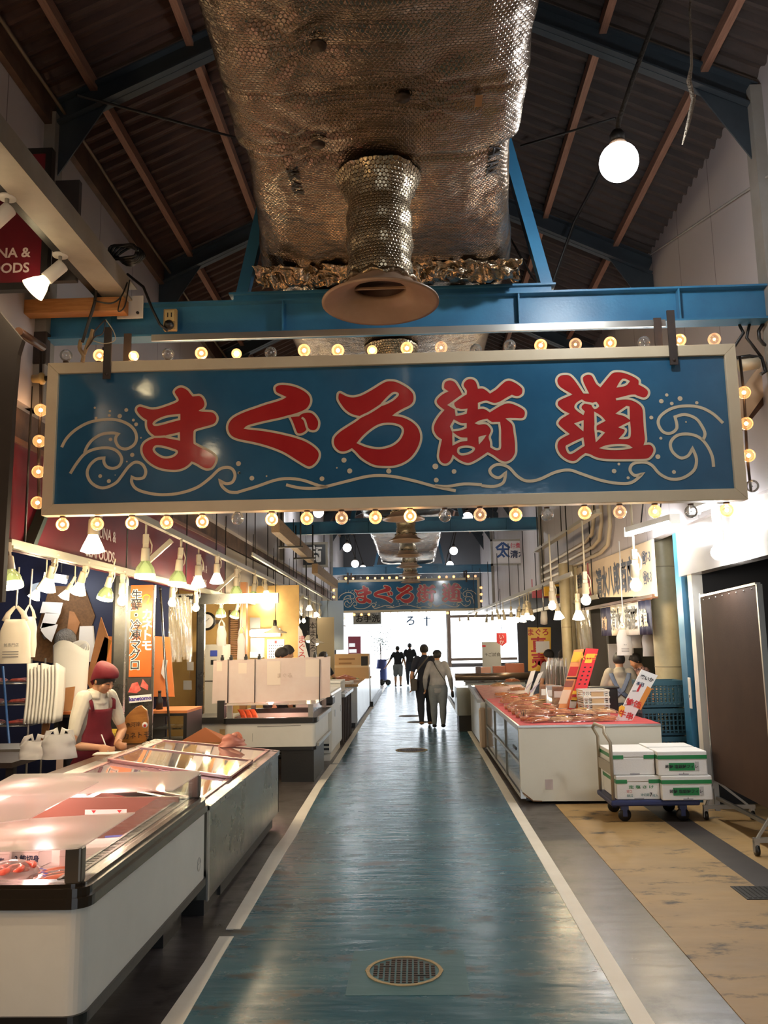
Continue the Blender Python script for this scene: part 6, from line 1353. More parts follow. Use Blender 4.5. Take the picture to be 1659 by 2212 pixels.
# ================================================================== right side
# ---- shutter box, opening and posts by the brown board
struct('wall_right_fascia', MB().box(2.86, 3.0, Y0, 9.22, 2.345, 2.95), mat('glossy_white_fascia', S(172, 165, 160), .16))
struct('wall_right_jamb', MB().box(2.92, 3.03, 9.0, 9.13, 0, 2.345), M_plastic)
struct('wall_right_post', MB().box(2.90, 3.06, 9.28, 9.48, 0, 2.95), M_blue)
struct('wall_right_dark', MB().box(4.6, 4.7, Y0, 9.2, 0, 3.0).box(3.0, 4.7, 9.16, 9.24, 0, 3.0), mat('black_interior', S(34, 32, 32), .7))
sl = MB()
for i in range(14): sl.bar((3.9 + .03 * (i % 2), 4.6 + i * .33, 0), (3.9 + .03 * (i % 2), 4.6 + i * .33, 2.9), .28, .01, (0, 1, 0))
o = struct('wall_right_shutter', sl, mat('dark_shutter_slats', S(52, 50, 50), .4, metal=.5))
t = thing('door_handle', 'small white pull plate on the blue post', 'handle', PX(1492, 1497, 2.90)); obj('plate', MB().box(-.012, 0, -.035, .035, -.16, .16), M_plastic, t, bevel=.004); obj('keyhole', MB().box(-.015, -.011, -.006, .006, -.05, -.02), M_black, t)
# brown board on castors
bd = thing('rolling_board', 'tall brown pegboard panel on a wheeled aluminium frame', 'partition board', (2.83, 7.72, 0))
y0, y1 = 7.05, 8.40
put('panel', MB().hexa([(2.80, y0, .33), (2.80, y1, .36), (2.84, y1, .36), (2.84, y0, .33)], [(2.80, y0, 2.115), (2.80, y1, 2.085), (2.84, y1, 2.085), (2.84, y0, 2.115)]), mat('brown_pegboard', S(74, 56, 46), .85, col2=S(66, 50, 42), ns=2, bump=.1, bs=180, spec=.2), bd)
for y in (y0 - .02, y1 + .02): put('upright', MB().box(2.797, 2.843, y - .012, y + .012, .08, 2.12), M_alu, bd)
put('top_edge', MB().bar((2.82, y0, 2.125), (2.82, y1, 2.095), .045, .02), M_alu, bd)
for y in (y0, y1):
    xf = 2.62 if y < 8 else 2.68
    put('foot_bar', MB().bar((xf, y, .12), (3.16, y, .12), .035, .035).bar((xf + .03, y, .13), (2.80, y, .34), .02, .02).bar((3.1, y, .13), (2.84, y, .34), .02, .02), M_alu, bd)
    for x in (xf + .02, 3.13):
        w = put('castor', MB().lathe([(.0005, -.014), (.042, -.014), (.046, 0), (.042, .014), (.0005, .014)], (x, y, .046), 16, Matrix.Rotation(radians(90), 3, 'Y')), M_black, bd); l = bd.location
        obj('fork', MB().box(x - .02 - l.x, x + .02 - l.x, y - .02 - l.y, y + .02 - l.y, .075, .11).box(x - .022 - l.x, x - .017 - l.x, y - .02 - l.y, y + .02 - l.y, .03, .08), M_alu, w)
put('brace_bar', MB().bar((2.82, y0, .20), (2.82, y1, .20), .03, .03), M_alu, bd)
for i in range(8): put('screw', MB().sphere((2.798, y0 + .08 + i * .17, 2.085 - .004 * i), .006, 6, 4), M_alu, bd)
# ---- trolley with foam boxes
tx0, tx1, ty0, ty1 = 1.80, 2.62, 8.28, 8.92
tr = thing('platform_trolley', 'blue platform trolley with a grey push handle carrying white foam boxes', 'trolley', (2.2, 8.6, 0))
M_tb = mat('navy_plastic', S(40, 48, 92), .42)
put('platform', MB().box(tx0, tx1, ty0, ty1, .155, .205), M_tb, tr, bevel=.015)
for x, y in ((tx0 + .14, ty0 + .1), (tx0 + .14, ty1 - .1), (tx1 - .14, ty0 + .1), (tx1 - .14, ty1 - .1)):
    w = put('castor', MB().lathe([(.0005, -.018), (.056, -.018), (.062, 0), (.056, .018), (.0005, .018)], (x, y, .062), 20, Matrix.Rotation(radians(90), 3, 'X')), M_black, tr)
    l = tr.location; obj('fork', MB().box(x - .035 - l.x, x + .035 - l.x, y - .03 - l.y, y + .03 - l.y, .11, .157).box(x - .02 - l.x, x + .02 - l.x, y - .028 - l.y, y - .022 - l.y, .05, .12), M_tb, w)
M_hd = mat('beige_handle_tube', S(170, 158, 138), .4, metal=.3)
hz = PY(1310, 1565, 8.7).z
put('handle', MB().tube([(tx0 + .03, ty1 - .04, .20), (tx0 + .03, ty1 - .04, hz - .13), (tx0 - .02, ty1 - .06, hz - .04), (tx0 - .01, ty1 - .12, hz), (tx0 + .0, ty0 + .14, hz), (tx0 - .02, ty0 + .06, hz - .04), (tx0 + .03, ty0 + .04, hz - .13), (tx0 + .03, ty0 + .04, .20)], .016, 10), M_hd, tr)
put('handle_panel', MB().box(tx0 + .022, tx0 + .038, ty0 + .05, ty1 - .05, .43, .53), M_hd, tr)
M_green = mat('green_tape', S(36, 128, 70), .35)
def fish_box(label, x, y, z, sx, sy, sz, lab, corners=False):
    t = thing('foam_box', label, 'foam box', (x, y, z), 0, 'foam boxes on the trolley')
    obj('body', MB().box(-sx / 2, sx / 2, -sy / 2, sy / 2, 0, sz * .74), M_foam, t, bevel=.008)
    obj('lid', MB().box(-sx / 2 - .003, sx / 2 + .003, -sy / 2 - .003, sy / 2 + .003, sz * .745, sz), M_foam, t, bevel=.008)
    tp = MB(); z0, z1 = sz * .68, sz * .84; e = .0045
    if corners:
        obj('tape', MB().box(sx / 2 - .10, sx / 2, -sy / 2 - e, -sy / 2 - .003, z0, z1), M_green, t)
        tp.box(-sx / 2 - e, -sx / 2 + .10, -sy / 2 - e, -sy / 2 - .003, z0, z1).box(-sx / 2 - e, -sx / 2 - .003, -sy / 2 - .003, sy / 2, z0, z1)
    else: tp.box(-sx / 2, sx / 2, -sy / 2 - e, -sy / 2 - .003, z0, z1).box(-sx / 2 - e, -sx / 2 - .003, -sy / 2, sy / 2, z0, z1)
    obj('tape', tp, M_green, t)
    if lab == 'long':
        obj('label_strip', MB().box(-sx * .28, sx * .24, -sy / 2 - .004, -sy / 2 - .001, sz * .20, sz * .52), M_green, t)
        obj('lettering', place(text_mb('時鮭 塩銀鮭フィレ', sz * .17, depth=.001, bold=.0005), (-sx * .02, -sy / 2 - .005, sz * .36), (1, 0, 0), (0, 0, 1)), M_ink, t)
        obj('sticker', MB().box(sx * .25, sx * .33, -sy / 2 - .004, -sy / 2 - .001, sz * .2, sz * .56), mat('grey_sticker', S(190, 188, 186), .5), t); obj('dot', MB().box(0, .008, -sy / 2 - .003, -sy / 2, sz * .08, sz * .11), M_ink, t)
    if lab == 'text':
        a = place(text_mb('定 塩 さ け', sz * .15, depth=.001, bold=.0006, sx=1.5), (.03, -sy / 2 - .002, sz * .52), (1, 0, 0), (0, 0, 1)); obj('lettering', a, M_green, t)
        a = place(text_mb('8KG', sz * .14, depth=.001), (-.08, -sy / 2 - .002, sz * .17), (1, 0, 0), (0, 0, 1)); join(a, place(text_mb('沖切銀', sz * .13, depth=.001), (.06, -sy / 2 - .002, sz * .19), (1, 0, 0), (0, 0, 1))); join(a, place(text_mb('枚入', sz * .13, depth=.001), (.155, -sy / 2 - .002, sz * .16), (1, 0, 0), (0, 0, 1))); obj('lettering', a, mat('teal_ink', S(70, 130, 130), .6), t)
        obj('lettering', place(text_mb('7', sz * .22, depth=.001, bold=.001), (.115, -sy / 2 - .003, sz * .2), (1, 0, 0), (0, 0, 1)), M_ink, t); obj('lettering', place(text_mb('甘口', sz * .12, depth=.001), (-.085, -sy / 2 - .002, sz * .34), (1, 0, 0), (0, 0, 1)), M_inkr, t)
    obj('handle_slot', MB().box(-.04, .05, -sy / 2 - .003, -sy / 2 + .001, .004, .016), mat('slot_shade', S(160, 156, 160), .6), t)  # grey strip paints the shade of a handle slot onto the foam
    return t
bh = PY(1400, 1623, 8.3).z - .207; h1 = (PY(1400, 1623, 8.35).z - .207) / 2
fish_box('lower foam box with green characters and a black 7, trolley handle side', 2.065, 8.60, .207, .40, .56, h1, 'text', True)
fish_box('upper foam box with bare front and green corner tape, trolley handle side', 2.045, 8.62, .207 + h1 + .002, .39, .54, h1, '', True)
fish_box('lower foam box with a green label strip, board side of the trolley', 2.50, 8.41, .207, .46, .30, h1 + .002, 'long')
fish_box('upper foam box with a green label strip, board side of the trolley', 2.48, 8.43, .207 + h1 + .004, .455, .30, h1 + .002, 'long')
fish_box('rear lower foam box behind the labelled pair on the trolley', 2.50, 8.745, .207, .44, .30, h1, '')
fish_box('rear upper foam box with silvery lid behind the labelled pair', 2.47, 8.755, .207 + h1 + .002, .45, .30, h1 + .01, '')
# ---- snack counter
sc_ = thing('snack_counter', 'white snack counter with a red cloth top beside the aisle', 'counter', (1.85, 11.4, 0)); zc = .795
put('end_panel', MB().prism([(1.23, 0.03), (2.58, .02), (2.58, zc), (1.085, zc), (1.085, .16), (1.12, .08)], (0, 9.28, 0), (1, 0, 0), (0, 0, 1), (0, .05, 0)), mat('cream_white_panel', S(226, 222, 206), .38, col2=S(216, 210, 192), ns=1.5, nmix=.6), sc_)
put('rust_edge', MB().bar((1.10, 9.277, .12), (1.20, 9.277, .04), .004, .012).bar((1.20, 9.277, .035), (1.30, 9.277, .03), .004, .01), mat('rust_stain', S(120, 84, 54), .8), sc_)
put('sticker', MB().box(1.34, 1.42, 9.275, 9.279, .15, .25), mat('pink_grey_sticker', S(196, 180, 176), .6), sc_)
put('carcass', MB().box(1.14, 2.56, 9.33, 13.6, .03, zc - .02), M_dark, sc_)
gp = MB(); 
for i in range(3): gp.box(1.10, 1.13, 9.36 + i * 1.42, 9.36 + i * 1.42 + 1.36, .42, zc - .06).box(1.10, 1.13, 9.36 + i * 1.42, 9.36 + i * 1.42 + 1.36, .10, .38)
put('front_panel', gp, mat('blue_grey_gloss_panel', S(92, 108, 126), .12, coat=.4), sc_)
fm = MB().box(1.085, 1.14, 9.33, 13.6, zc - .05, zc - .01).box(1.085, 1.14, 9.33, 13.6, .385, .415).box(1.085, 1.14, 9.33, 13.6, .05, .09)
for i in range(4): fm.box(1.085, 1.14, 9.32 + i * 1.42, 9.36 + i * 1.42, .05, zc)
put('front_frame', fm, M_alu, sc_)
put('handle_slot', MB().box(1.092, 1.1, 9.7, 10.0, .50, .53), M_black, sc_)
put('cloth', MB().box(1.10, 2.58, 9.29, 13.6, zc, zc + .012), mat('red_cloth', S(206, 84, 88), .7, col2=S(190, 70, 76), ns=5), sc_); put('edge_trim', MB().bar((1.085, 9.275, zc), (2.58, 9.275, zc), .02, .02).bar((1.088, 9.28, zc), (1.088, 13.6, zc), .02, .02), M_alu, sc_)
zt_ = zc + .013
M_snk = [mat('toasted_orange_snack', S(232, 160, 104), .5, col2=S(206, 120, 72), ns=25), mat('brown_snack', S(190, 112, 76), .5, col2=S(222, 164, 116), ns=25), mat('pale_snack', S(240, 206, 164), .5, col2=S(222, 170, 122), ns=25)]
A_pack = clear('shiny_clear_pack', (.99, .97, .95), .05, .10, veil=(1, .88, .78), veilw=.10, fk=.35)
rnd = random.Random(11)
SNK = []
WN = ('orange', 'brown', 'pale')
def make_snack(k):
    t = bpy.data.objects.new('snack_pack', None); COL.objects.link(t); r2 = random.Random(k); mb = MB()
    for i in range(16): mb.tube([(-.15 + r2.uniform(0, .05), -.06 + .008 * i, .012 + .010 * (i % 3)), (r2.uniform(-.03, .03), -.06 + .008 * i + r2.uniform(-.02, .02), .016 + .010 * (i % 3)), (.15 - r2.uniform(0, .05), -.06 + .008 * i + r2.uniform(-.02, .02), .012 + .008 * (i % 2))], [.004, .0065, .004], 5)
    obj('snacks', mb, M_snk[k], t)
    obj('film', MB().sheet(lambda u, v: ((u - .5) * .34, (v - .5) * .16, .002 + .044 * (sin(pi * u) ** .4) * (sin(pi * v) ** .4) + .007 * noise.noise(Vector((u * 14, v * 12, k * 3.1)))), 26, 16), A_pack, t)
    obj('label_patch', MB().box(-.05, .05, -.03, .03, .046, .0475), (M_paper, M_inkr, mat('gold_label', S(230, 180, 90), .4))[k], t)
    return t
PR = [make_snack(k) for k in range(3)]; used = [False] * 3
for i in range(14):
    for j in range(4):
        k = (i + 2 * j + (i * j) // 3) % 3; x = 1.36 + j * .23 + (.05 if i % 2 else 0); y = 9.58 + i * .24
        if x > 1.9 and 2 < i < 7: continue
        if not used[k]: t = PR[k]; used[k] = True
        else: t = dup(PR[k])
        t.location = (x, y, zt_ + .028 * ((i * 2 + j * 3) % 3)); t.rotation_euler = (rnd.uniform(-.10, .10), rnd.uniform(-.10, .05), rnd.uniform(-.5, .5)); t.scale = (1, 1, 1.5)
        tag(t, f'{WN[k]} dried snack pack on red cloth, {ORD[i]} row from near end, {ORD[j]} from the aisle', 'snack pack', 'snack packs on the red cloth')
for i in range(5):
    t = thing('sample_cup', f'small clear cup of brown tasters along the counter edge, {ORD[i]} from the near end', 'cup', (1.20, 9.75 + i * .42, zt_), 0, 'taster cups'); obj('cup', MB().lathe([(.0005, .002), (.035, .002), (.048, .07)], n=18), A_pack, t); obj('tasters', MB().lathe([(.0005, .05), (.04, .045), (.034, .006), (.0005, .006)], n=14), M_snk[1], t)
    if i == 0:
        for a in range(4): obj('pick', MB().tube([(.01 * cos(a * 1.6), .01 * sin(a * 1.6), .05), (.03 * cos(a * 1.6), .03 * sin(a * 1.6), .12)], .003, 5), M_dark, t)
# ---- leaning sign boards on the counter
def frontal(name, label, cat, px, y, m, th=.015, lean=0.0):
    """board seen nearly face on; lean tips its top away"""
    P = [PY(u, v, y) for u, v in px]; zb = min(p.z for p in P); b = Vector((sum(p.x for p in P) / len(P), y, zb))
    t = thing(name, label, cat, b); obj('board', MB().prism([(p.x - b.x, p.z - b.z) for p in P], (0, 0, 0), (1, 0, 0), (0, 0, 1), (0, th, 0)), m, t); return t, b
def on(t, b, y, px, m, name='printing', dy=-.004):
    mb = MB()
    for q in px:
        P = [PY(u, v, y) for u, v in q]; mb.prism([(p.x - b.x, p.z - b.z) for p in P], (0, dy, 0), (1, 0, 0), (0, 0, 1), (0, .002, 0))
    return obj(name, mb, m, t)
def slant(u, v, w, h, k=-.33): return [(u, v), (u + w, v), (u + w + k * h, v + h), (u + k * h, v + h)]
M_redb = mat('bright_red_board', S(222, 44, 52), .3); M_yelp = mat('yellow_print', S(246, 196, 60), .4)
ys_ = 10.35
t, b = frontal('sale_board', 'tall red sale board with yellow and black writing leaning on the snack counter', 'sign', [(1222, 1552), (1266, 1400), (1293, 1402), (1249, 1555)], ys_, M_redb)
on(t, b, ys_, [slant(1268, 1412, 18, 9), slant(1265, 1424, 15, 8), slant(1238, 1492, 14, 8), slant(1236, 1506, 12, 9)], M_yelp)
on(t, b, ys_, [slant(1262 - i * 3, 1440 + i * 9, 4, 3) for i in range(5)] + [slant(1274 - i * 3, 1440 + i * 9, 4, 3) for i in range(5)], M_ink)
on(t, b, ys_, [[(1232, 1512), (1246, 1513), (1244, 1530), (1229, 1529)]], M_paper, 'label_patch'); on(t, b, ys_, [slant(1252, 1500, 6, 42)], mat('orange_drink_print', S(236, 130, 60), .4), 'drink_picture')
obj('lettering', place(text_mb('大特価', .07, depth=.001, bold=.002), PY(1270, 1420, ys_) - b + Vector((0, -.007, 0)), (1, 0, 0), (.25, 0, 1)), M_yelp, t)
t, b = frontal('sale_board', 'orange and cream sale board with product pictures, left of the red one', 'sign', [(1206, 1532), (1240, 1404), (1262, 1402), (1224, 1545)], ys_ + .06, mat('orange_cream_board', S(238, 160, 96), .35))
on(t, b, ys_ + .06, [slant(1240, 1408, 18, 22)], M_yelp); on(t, b, ys_ + .06, [slant(1232, 1440, 18, 20)], M_inkr); on(t, b, ys_ + .06, [slant(1225, 1463, 22, 4)], M_strap); on(t, b, ys_ + .06, [slant(1222, 1470, 18, 14)], mat('brown_picture', S(150, 84, 66), .4)); on(t, b, ys_ + .06, [slant(1216, 1490, 18, 30)], mat('cream_print', S(240, 210, 180), .4))
yw = 9.62
t, b = frontal('price_board', 'white price board with red characters and an orange drink picture, by the round column', 'sign', [(1327, 1562), (1386, 1446), (1421, 1459), (1362, 1563)], yw, M_paper)
on(t, b, yw, [slant(1382, 1478, 5, 16, -.5), slant(1359, 1512, 6, 10, -.5)], M_inkr); on(t, b, yw, [[(1398, 1482), (1408, 1488), (1384, 1534), (1374, 1528)]], mat('amber_drink', S(216, 140, 60), .4), 'drink_picture'); on(t, b, yw, [slant(1366, 1492, 8, 1.2), slant(1348, 1522, 20, 1, .3)], M_ink)
on(t, b, yw, [[(1337, 1527), (1343, 1523), (1350, 1527), (1347, 1543), (1340, 1548), (1336, 1540)]], M_yelp, 'yellow_bubble')
for s, u, v, sz, m in (('焼いか', 1397, 1466, .05, M_ink), ('特価', 1368, 1520, .085, M_inkr), ('牛串', 1352, 1545, .085, M_inkr), ('本日', 1383, 1478, .045, M_inkb)): obj('lettering', place(text_mb(s, sz, depth=.001, bold=.0015), PY(u, v, yw) - b + Vector((0, -.007, 0)), (.93, 0, -.32), (.35, 0, .93)), m, t)
for i, q in enumerate(([(1133, 1492), (1147, 1450), (1157, 1448), (1142, 1500)], [(1143, 1505), (1163, 1455), (1174, 1450), (1150, 1503)])):
    t, b = frontal('leaning_card', f'white shiny card leaning among the snack packs, {("first", "second")[i]} from the far side', 'card', q, 12.2 - .2 * i, M_paper, .01)
    on(t, b, 12.2 - .2 * i, [[(q[0][0] + 4, q[0][1] - 8), (q[3][0] - 6, q[3][1] - 10), (q[2][0] - 4, q[2][1] + 20)]], mat('pale_violet_print', S(190, 180, 200), .4))
M_sb = clear('striped_clear_bag', (.94, .93, .92), .3, .1, veil=(.92, .9, .88), veilw=.25); M_stripe = mat('dark_snack_stripe', S(66, 48, 50), .4)
for i in range(5):
    u = 1190 + i * 9; y = 11.9 - i * .16; p = PY(u, 1500, y); p.z = zt_; h_ = PY(u, 1424, y).z - zt_
    t = thing('snack_bag', f'tall clear bag of striped snacks standing on the counter, {ORD[i]} from the aisle side', 'snack bag', p, .3 * i, 'tall snack bags on the counter'); sk = MB()
    for q in range(3): sk.tube([(-.03 + .03 * q, 0, .02), (-.03 + .03 * q + .01 * sin(i + q), .01, h_ * .85)], .009, 6)
    obj('snacks', sk, M_stripe, t); obj('bag', MB().sheet(lambda a, v: (.06 * cos(a * 2 * pi) * (1 - .5 * max(0, v - .8) / .2), .035 * sin(a * 2 * pi) * (1 - .8 * v), v * h_ * (1 + .04 * sin(a * 20))), 24, 8), M_sb, t)
for i in range(3):
    u = 1170 + i * 14; y = 11.3 - i * .25; p = PY(u + 12, 1520, y); p.z = zt_; h_ = .32
    t = thing('snack_pouch', f'printed snack pouch leaning before the tall clear bags, {ORD[i]} from the aisle side', 'snack pouch', p, -.3); t.rotation_euler = (radians(-12), 0, -.3); obj('pouch', MB().sheet(lambda a, v: ((a - .5) * .2, -.03 * sin(pi * a) * sin(pi * v), v * h_), 10, 10), (mat('photo_pouch', S(176, 130, 100), .3, col2=S(110, 80, 70), ns=8), mat('silver_pouch', S(232, 232, 236), .15, metal=.6), MATS['photo_pouch'])[i], t, solid=.006); obj('label_patch', MB().box(-.07, .07, -.036, -.033, h_ * .55, h_ * .8), M_paper, t)
# baskets, tote
def basket(label, c, w, d, h, m, group):
    t = thing('basket', label, 'basket', c, .05, group); mb = MB()
    for k in range(4): mb.box(-w / 2, w / 2, -d / 2, -d / 2 + .006, h * (.05 + .25 * k), h * (.15 + .25 * k)); mb.box(-w / 2, w / 2, d / 2 - .006, d / 2, h * (.05 + .25 * k), h * (.15 + .25 * k)); mb.box(-w / 2, -w / 2 + .006, -d / 2, d / 2, h * (.05 + .25 * k), h * (.15 + .25 * k)); mb.box(w / 2 - .006, w / 2, -d / 2, d / 2, h * (.05 + .25 * k), h * (.15 + .25 * k))
    for i in range(7):
        x = -w / 2 + w * i / 6; mb.box(x - .008, x + .008, -d / 2, -d / 2 + .008, 0, h); mb.box(x - .008, x + .008, d / 2 - .008, d / 2, 0, h)
    obj('sides', mb, m, t); obj('bottom', MB().box(-w / 2, w / 2, -d / 2, d / 2, 0, .012), m, t); obj('rim', MB().box(-w / 2 - .012, w / 2 + .012, -d / 2 - .012, -d / 2 + .006, h - .02, h).box(-w / 2 - .012, w / 2 + .012, d / 2 - .006, d / 2 + .012, h - .02, h).box(-w / 2 - .012, -w / 2 + .006, -d / 2, d / 2, h - .02, h).box(w / 2 - .006, w / 2 + .012, -d / 2, d / 2, h - .02, h), m, t)
    obj('end_plate', MB().box(-w * .2, w * .3, -d / 2 - .008, -d / 2 - .001, h * .15, h * .8), mat('tan_plate', S(196, 164, 124), .5), t); return t
p0 = PY(1285, 1552, 10.1)
for i in range(4): basket(f'white slotted plastic basket in the stack behind the red sale board, {("lowest", "second", "third", "topmost")[i]}', (p0.x, 10.12 + .01 * i, zt_ + .075 * i), .27 + .006 * i, .30, .09, M_plastic, 'stacked white baskets')
t = thing('tote_bag', 'black folding tote standing behind the white baskets', 'bag', (PY(1308, 1530, 10.6).x, 10.7, zt_)); w_ = .32; obj('body', MB().box(-w_ / 2, w_ / 2, -.1, .1, 0, .29), M_black, t, bevel=.012); obj('rim', MB().box(-w_ / 2 - .015, w_ / 2 + .015, -.115, .115, .29, .315), M_black, t, bevel=.006)
# blue crates
M_crate = mat('teal_blue_crate', S(46, 82, 96), .5)
cx_ = PY(1408, 1560, 10.0).x + .14
for i in range(3):
    t = thing('plastic_crate', f'teal plastic crate stacked beside the round column, {("lowest", "middle", "topmost")[i]}', 'crate', (cx_ - .02, 10.1, .30 + i * .31), 0, 'teal crates by the column'); mb = MB(); W, D, H = .46, .36, .30
    for sx_, nx in ((-1, 0), (1, 0)):
        for k in range(8): mb.box(sx_ * W / 2 - .01, sx_ * W / 2 + .01, -D / 2 + k * D / 8, -D / 2 + k * D / 8 + .016, .03, H - .05)
    for sy_ in (-1, 1):
        for k in range(10): mb.box(-W / 2 + k * W / 10, -W / 2 + k * W / 10 + .016, sy_ * D / 2 - .01, sy_ * D / 2 + .01, .03, H - .05)
        for k in range(4): mb.box(-W / 2, W / 2, sy_ * D / 2 - .008, sy_ * D / 2 + .008, .05 + k * .055, .062 + k * .055)
    obj('lattice', mb, M_crate, t); obj('rim', shell(MB(), [(-W / 2 - .015, -D / 2 - .015), (W / 2 + .015, -D / 2 - .015), (W / 2 + .015, D / 2 + .015), (-W / 2 - .015, D / 2 + .015)], [(-W / 2 + .015, -D / 2 + .015), (W / 2 - .015, -D / 2 + .015), (W / 2 - .015, D / 2 - .015), (-W / 2 + .015, D / 2 - .015)], H - .055, H - .002), M_crate, t); obj('bottom', MB().box(-W / 2, W / 2, -D / 2, D / 2, .002, .03), M_crate, t)
t = thing('crate_stand', 'low dark stand under the teal crates', 'stand', (cx_ - .02, 10.1, 0)); obj('top', MB().box(-.24, .24, -.19, .19, .27, .299), M_dark, t)
for x in (-.2, .2):
    for y in (-.15, .15): obj('leg', MB().box(x - .02, x + .02, y - .02, y + .02, 0, .27), M_dark, t)
# round columns and pipes
def pipe_col(label, u, v, y, r, z1, seams=()):
    p = PY(u, v, y); t = thing('round_column', label, 'column', (p.x, y, 0)); obj('shaft', MB().lathe([(r, 0), (r, z1)], n=32), mat('beige_column_paint', S(186, 172, 136), .45, col2=S(166, 152, 118), ns=3), t)
    for z in seams: obj('seam', MB().lathe([(r + .001, z - .006), (r + .004, z), (r + .001, z + .006)], n=32), mat('column_seam', S(140, 128, 100), .5), t)
    return t
pipe_col('thick beige round column standing behind the snack counter end', 1443, 1400, 10.45, .165, 2.95, (.55, 1.36, 2.55))
pipe_col('thinner beige round column behind the snack counter, by the dark doorway', 1226, 1400, 14.2, .085, 2.95, (1.9,))
pipe_col('slim beige pipe beside the thinner round column', 1241, 1400, 14.5, .04, 2.95); pipe_col('slim beige pipe next to the slim one, nearer the bright plastic', 1252, 1400, 14.5, .04, 2.95)
# fascia sign on the wall
t = thing('fascia_sign', 'long cream fascia sign with grey brush characters and a red mark on the wall', 'sign', (XR - .02, 12.4, 2.5)); zA, zB = 2.20, 2.83
obj('panel', MB().hexa([(0, -2.55, -.33), (0, 3.0, -.06), (.02, 3.0, -.06), (.02, -2.55, -.33)], [(0, -2.55, .33), (0, 3.0, .40), (.02, 3.0, .40), (.02, -2.55, .33)]), mat('cream_sign', S(222, 200, 170), .5), t)
M_grey = mat('grey_blue_ink', S(84, 92, 108), .5)
def wall_txt(s, y, z, size, m, sx=1.0, bold=.006, name='lettering'): return obj(name, place(text_mb(s, size, depth=.002, bold=bold, sx=sx), (-.004, y, z), (0, -1, 0), (0, 0, 1)), m, t)
wall_txt('清水八郎商店', -.55, -.02, .46, M_grey, .80, .012); wall_txt('佃煮・海産物', 2.25, .14, .26, M_grey, .78, .006)
wall_txt('太', 1.12, -.02, .40, mat('crimson_mark', S(196, 60, 88), .5), 1.0, .012); wall_txt('人', 1.12, .20, .34, MATS['crimson_mark'], 1.3, .012); wall_txt('☎7-3', -2.25, .14, .16, M_grey, .9, .003); wall_txt('☎8-3', -2.25, -.10, .16, M_grey, .9, .003)
# noren strip below
t = thing('shop_curtain', 'row of navy and white shop curtains under the cream fascia sign', 'shop curtain', (XR - .06, 11.4, 2.14)); pan = [(-1.45, -.92, 'n'), (-.9, .55, 'w'), (.58, 1.2, 'n')]
M_navy = mat('navy_cloth', S(44, 46, 72), .6); M_shine = mat('shiny_white_vinyl', S(226, 218, 200), .12)
for a, b_, k in pan: obj('cloth', MB().sheet(lambda u, v: (.012 * sin(u * 16), a + (b_ - a) * u, -.40 * v), 24, 4), M_navy if k == 'n' else M_shine, t, solid=.006)
t_s = place(text_mb('清水', .30, depth=.002, bold=.006, sx=.9), (-.022, .22, -.21), (0, -1, 0), (0, 0, 1)); join(t_s, place(text_mb('商店', .30, depth=.002, bold=.006, sx=.9), (-.022, -.55, -.21), (0, -1, 0), (0, 0, 1))); obj('lettering', t_s, M_ink, t)
obj('lettering', place(text_mb('鮮魚', .22, depth=.002, bold=.004, sx=.8), (-.022, -1.18, -.22), (0, -1, 0), (0, 0, 1)), mat('cream_ink', S(220, 206, 170), .5), t); obj('lettering', place(text_mb('乾物', .20, depth=.002, bold=.004, sx=.8), (-.022, .9, -.24), (0, -1, 0), (0, 0, 1)), mat('dim_ink', S(150, 120, 90), .5), t)
obj('rod', MB().tube([(0, -1.5, .01), (0, 1.25, .01)], .012, 8), M_brown, t)
struct('wall_right_header', MB().box(XR - .05, XR + .02, 9.9, 14.4, 2.15, 2.20), M_brown)
for i, (u0, u1, v0, v1, y) in enumerate(((1333, 1368, 1345, 1416, 11.2), (1362, 1389, 1340, 1400, 11.5), (1388, 1414, 1350, 1418, 10.9))):
    hanging_bag(f'white carrier bag hanging under the shop curtains, {("printed, farthest", "middle", "twisted, by the round column")[i]}', u0, u1, v0, v1, y, M_bag, 'bags under the shop curtains', '清水' if i == 0 else None, 2.97)
# back shop interior on the right
struct('partition_right', MB().box(5.0, 5.06, 9.3, 18, 0, 3.0), mat('pale_green_wall', S(170, 178, 166), .6))
struct('partition_right_end', MB().box(2.9, 5.0, 16.2, 16.26, 0, 3.0), mat('grey_door_panel', S(96, 94, 88), .5))
t = thing('dark_locker', 'dark grey door panel beside the bright plastic sleeves', 'door', (0, 0, 0)); a, b_ = PY(1277, 1500, 13.6), PY(1308, 1345, 13.6); t.location = ((a.x + b_.x) / 2, 13.6, 0); put('panel', MB().box(a.x, b_.x, 13.6, 13.66, 0, 2.1), mat('dark_door', S(84, 80, 74), .5), t); put('edge', MB().box(b_.x, b_.x + .03, 13.58, 13.66, 0, 2.1), M_alu, t)
t = thing('white_board_panel', 'plain white panel behind the seller in the grey cardigan', 'panel', (0, 0, 0)); a, b_ = PY(1320, 1500, 13.4), PY(1368, 1395, 13.4); t.location = ((a.x + b_.x) / 2, 13.4, 0); put('panel', MB().box(a.x, b_.x, 13.4, 13.44, .6, 1.62), mat('white_panel_grey', S(206, 206, 210), .5), t); put('leg', MB().box(a.x + .05, a.x + .09, 13.41, 13.44, 0, .6).box(b_.x - .09, b_.x - .05, 13.41, 13.44, 0, .6), M_alu, t)
t = thing('sleeve_bundle', 'brightly lit hanging bundle of white plastic sleeves by the thin column', 'plastic sleeves', PY(1267, 1402, 13.2)); h_ = PY(1267, 1318, 13.2).z - t.location.z
for k in range(6): obj('sleeve', MB().sheet(lambda u, v: ((k - 2.5) * .025 + (u - .5) * .06, .02 * sin(u * 5 + k + v * 4), v * h_), 5, 8), M_slv, t)
obj('hanger', MB().tube([(0, 0, h_), (0, 0, h_ + .7)], .008, 6), M_dark, t)
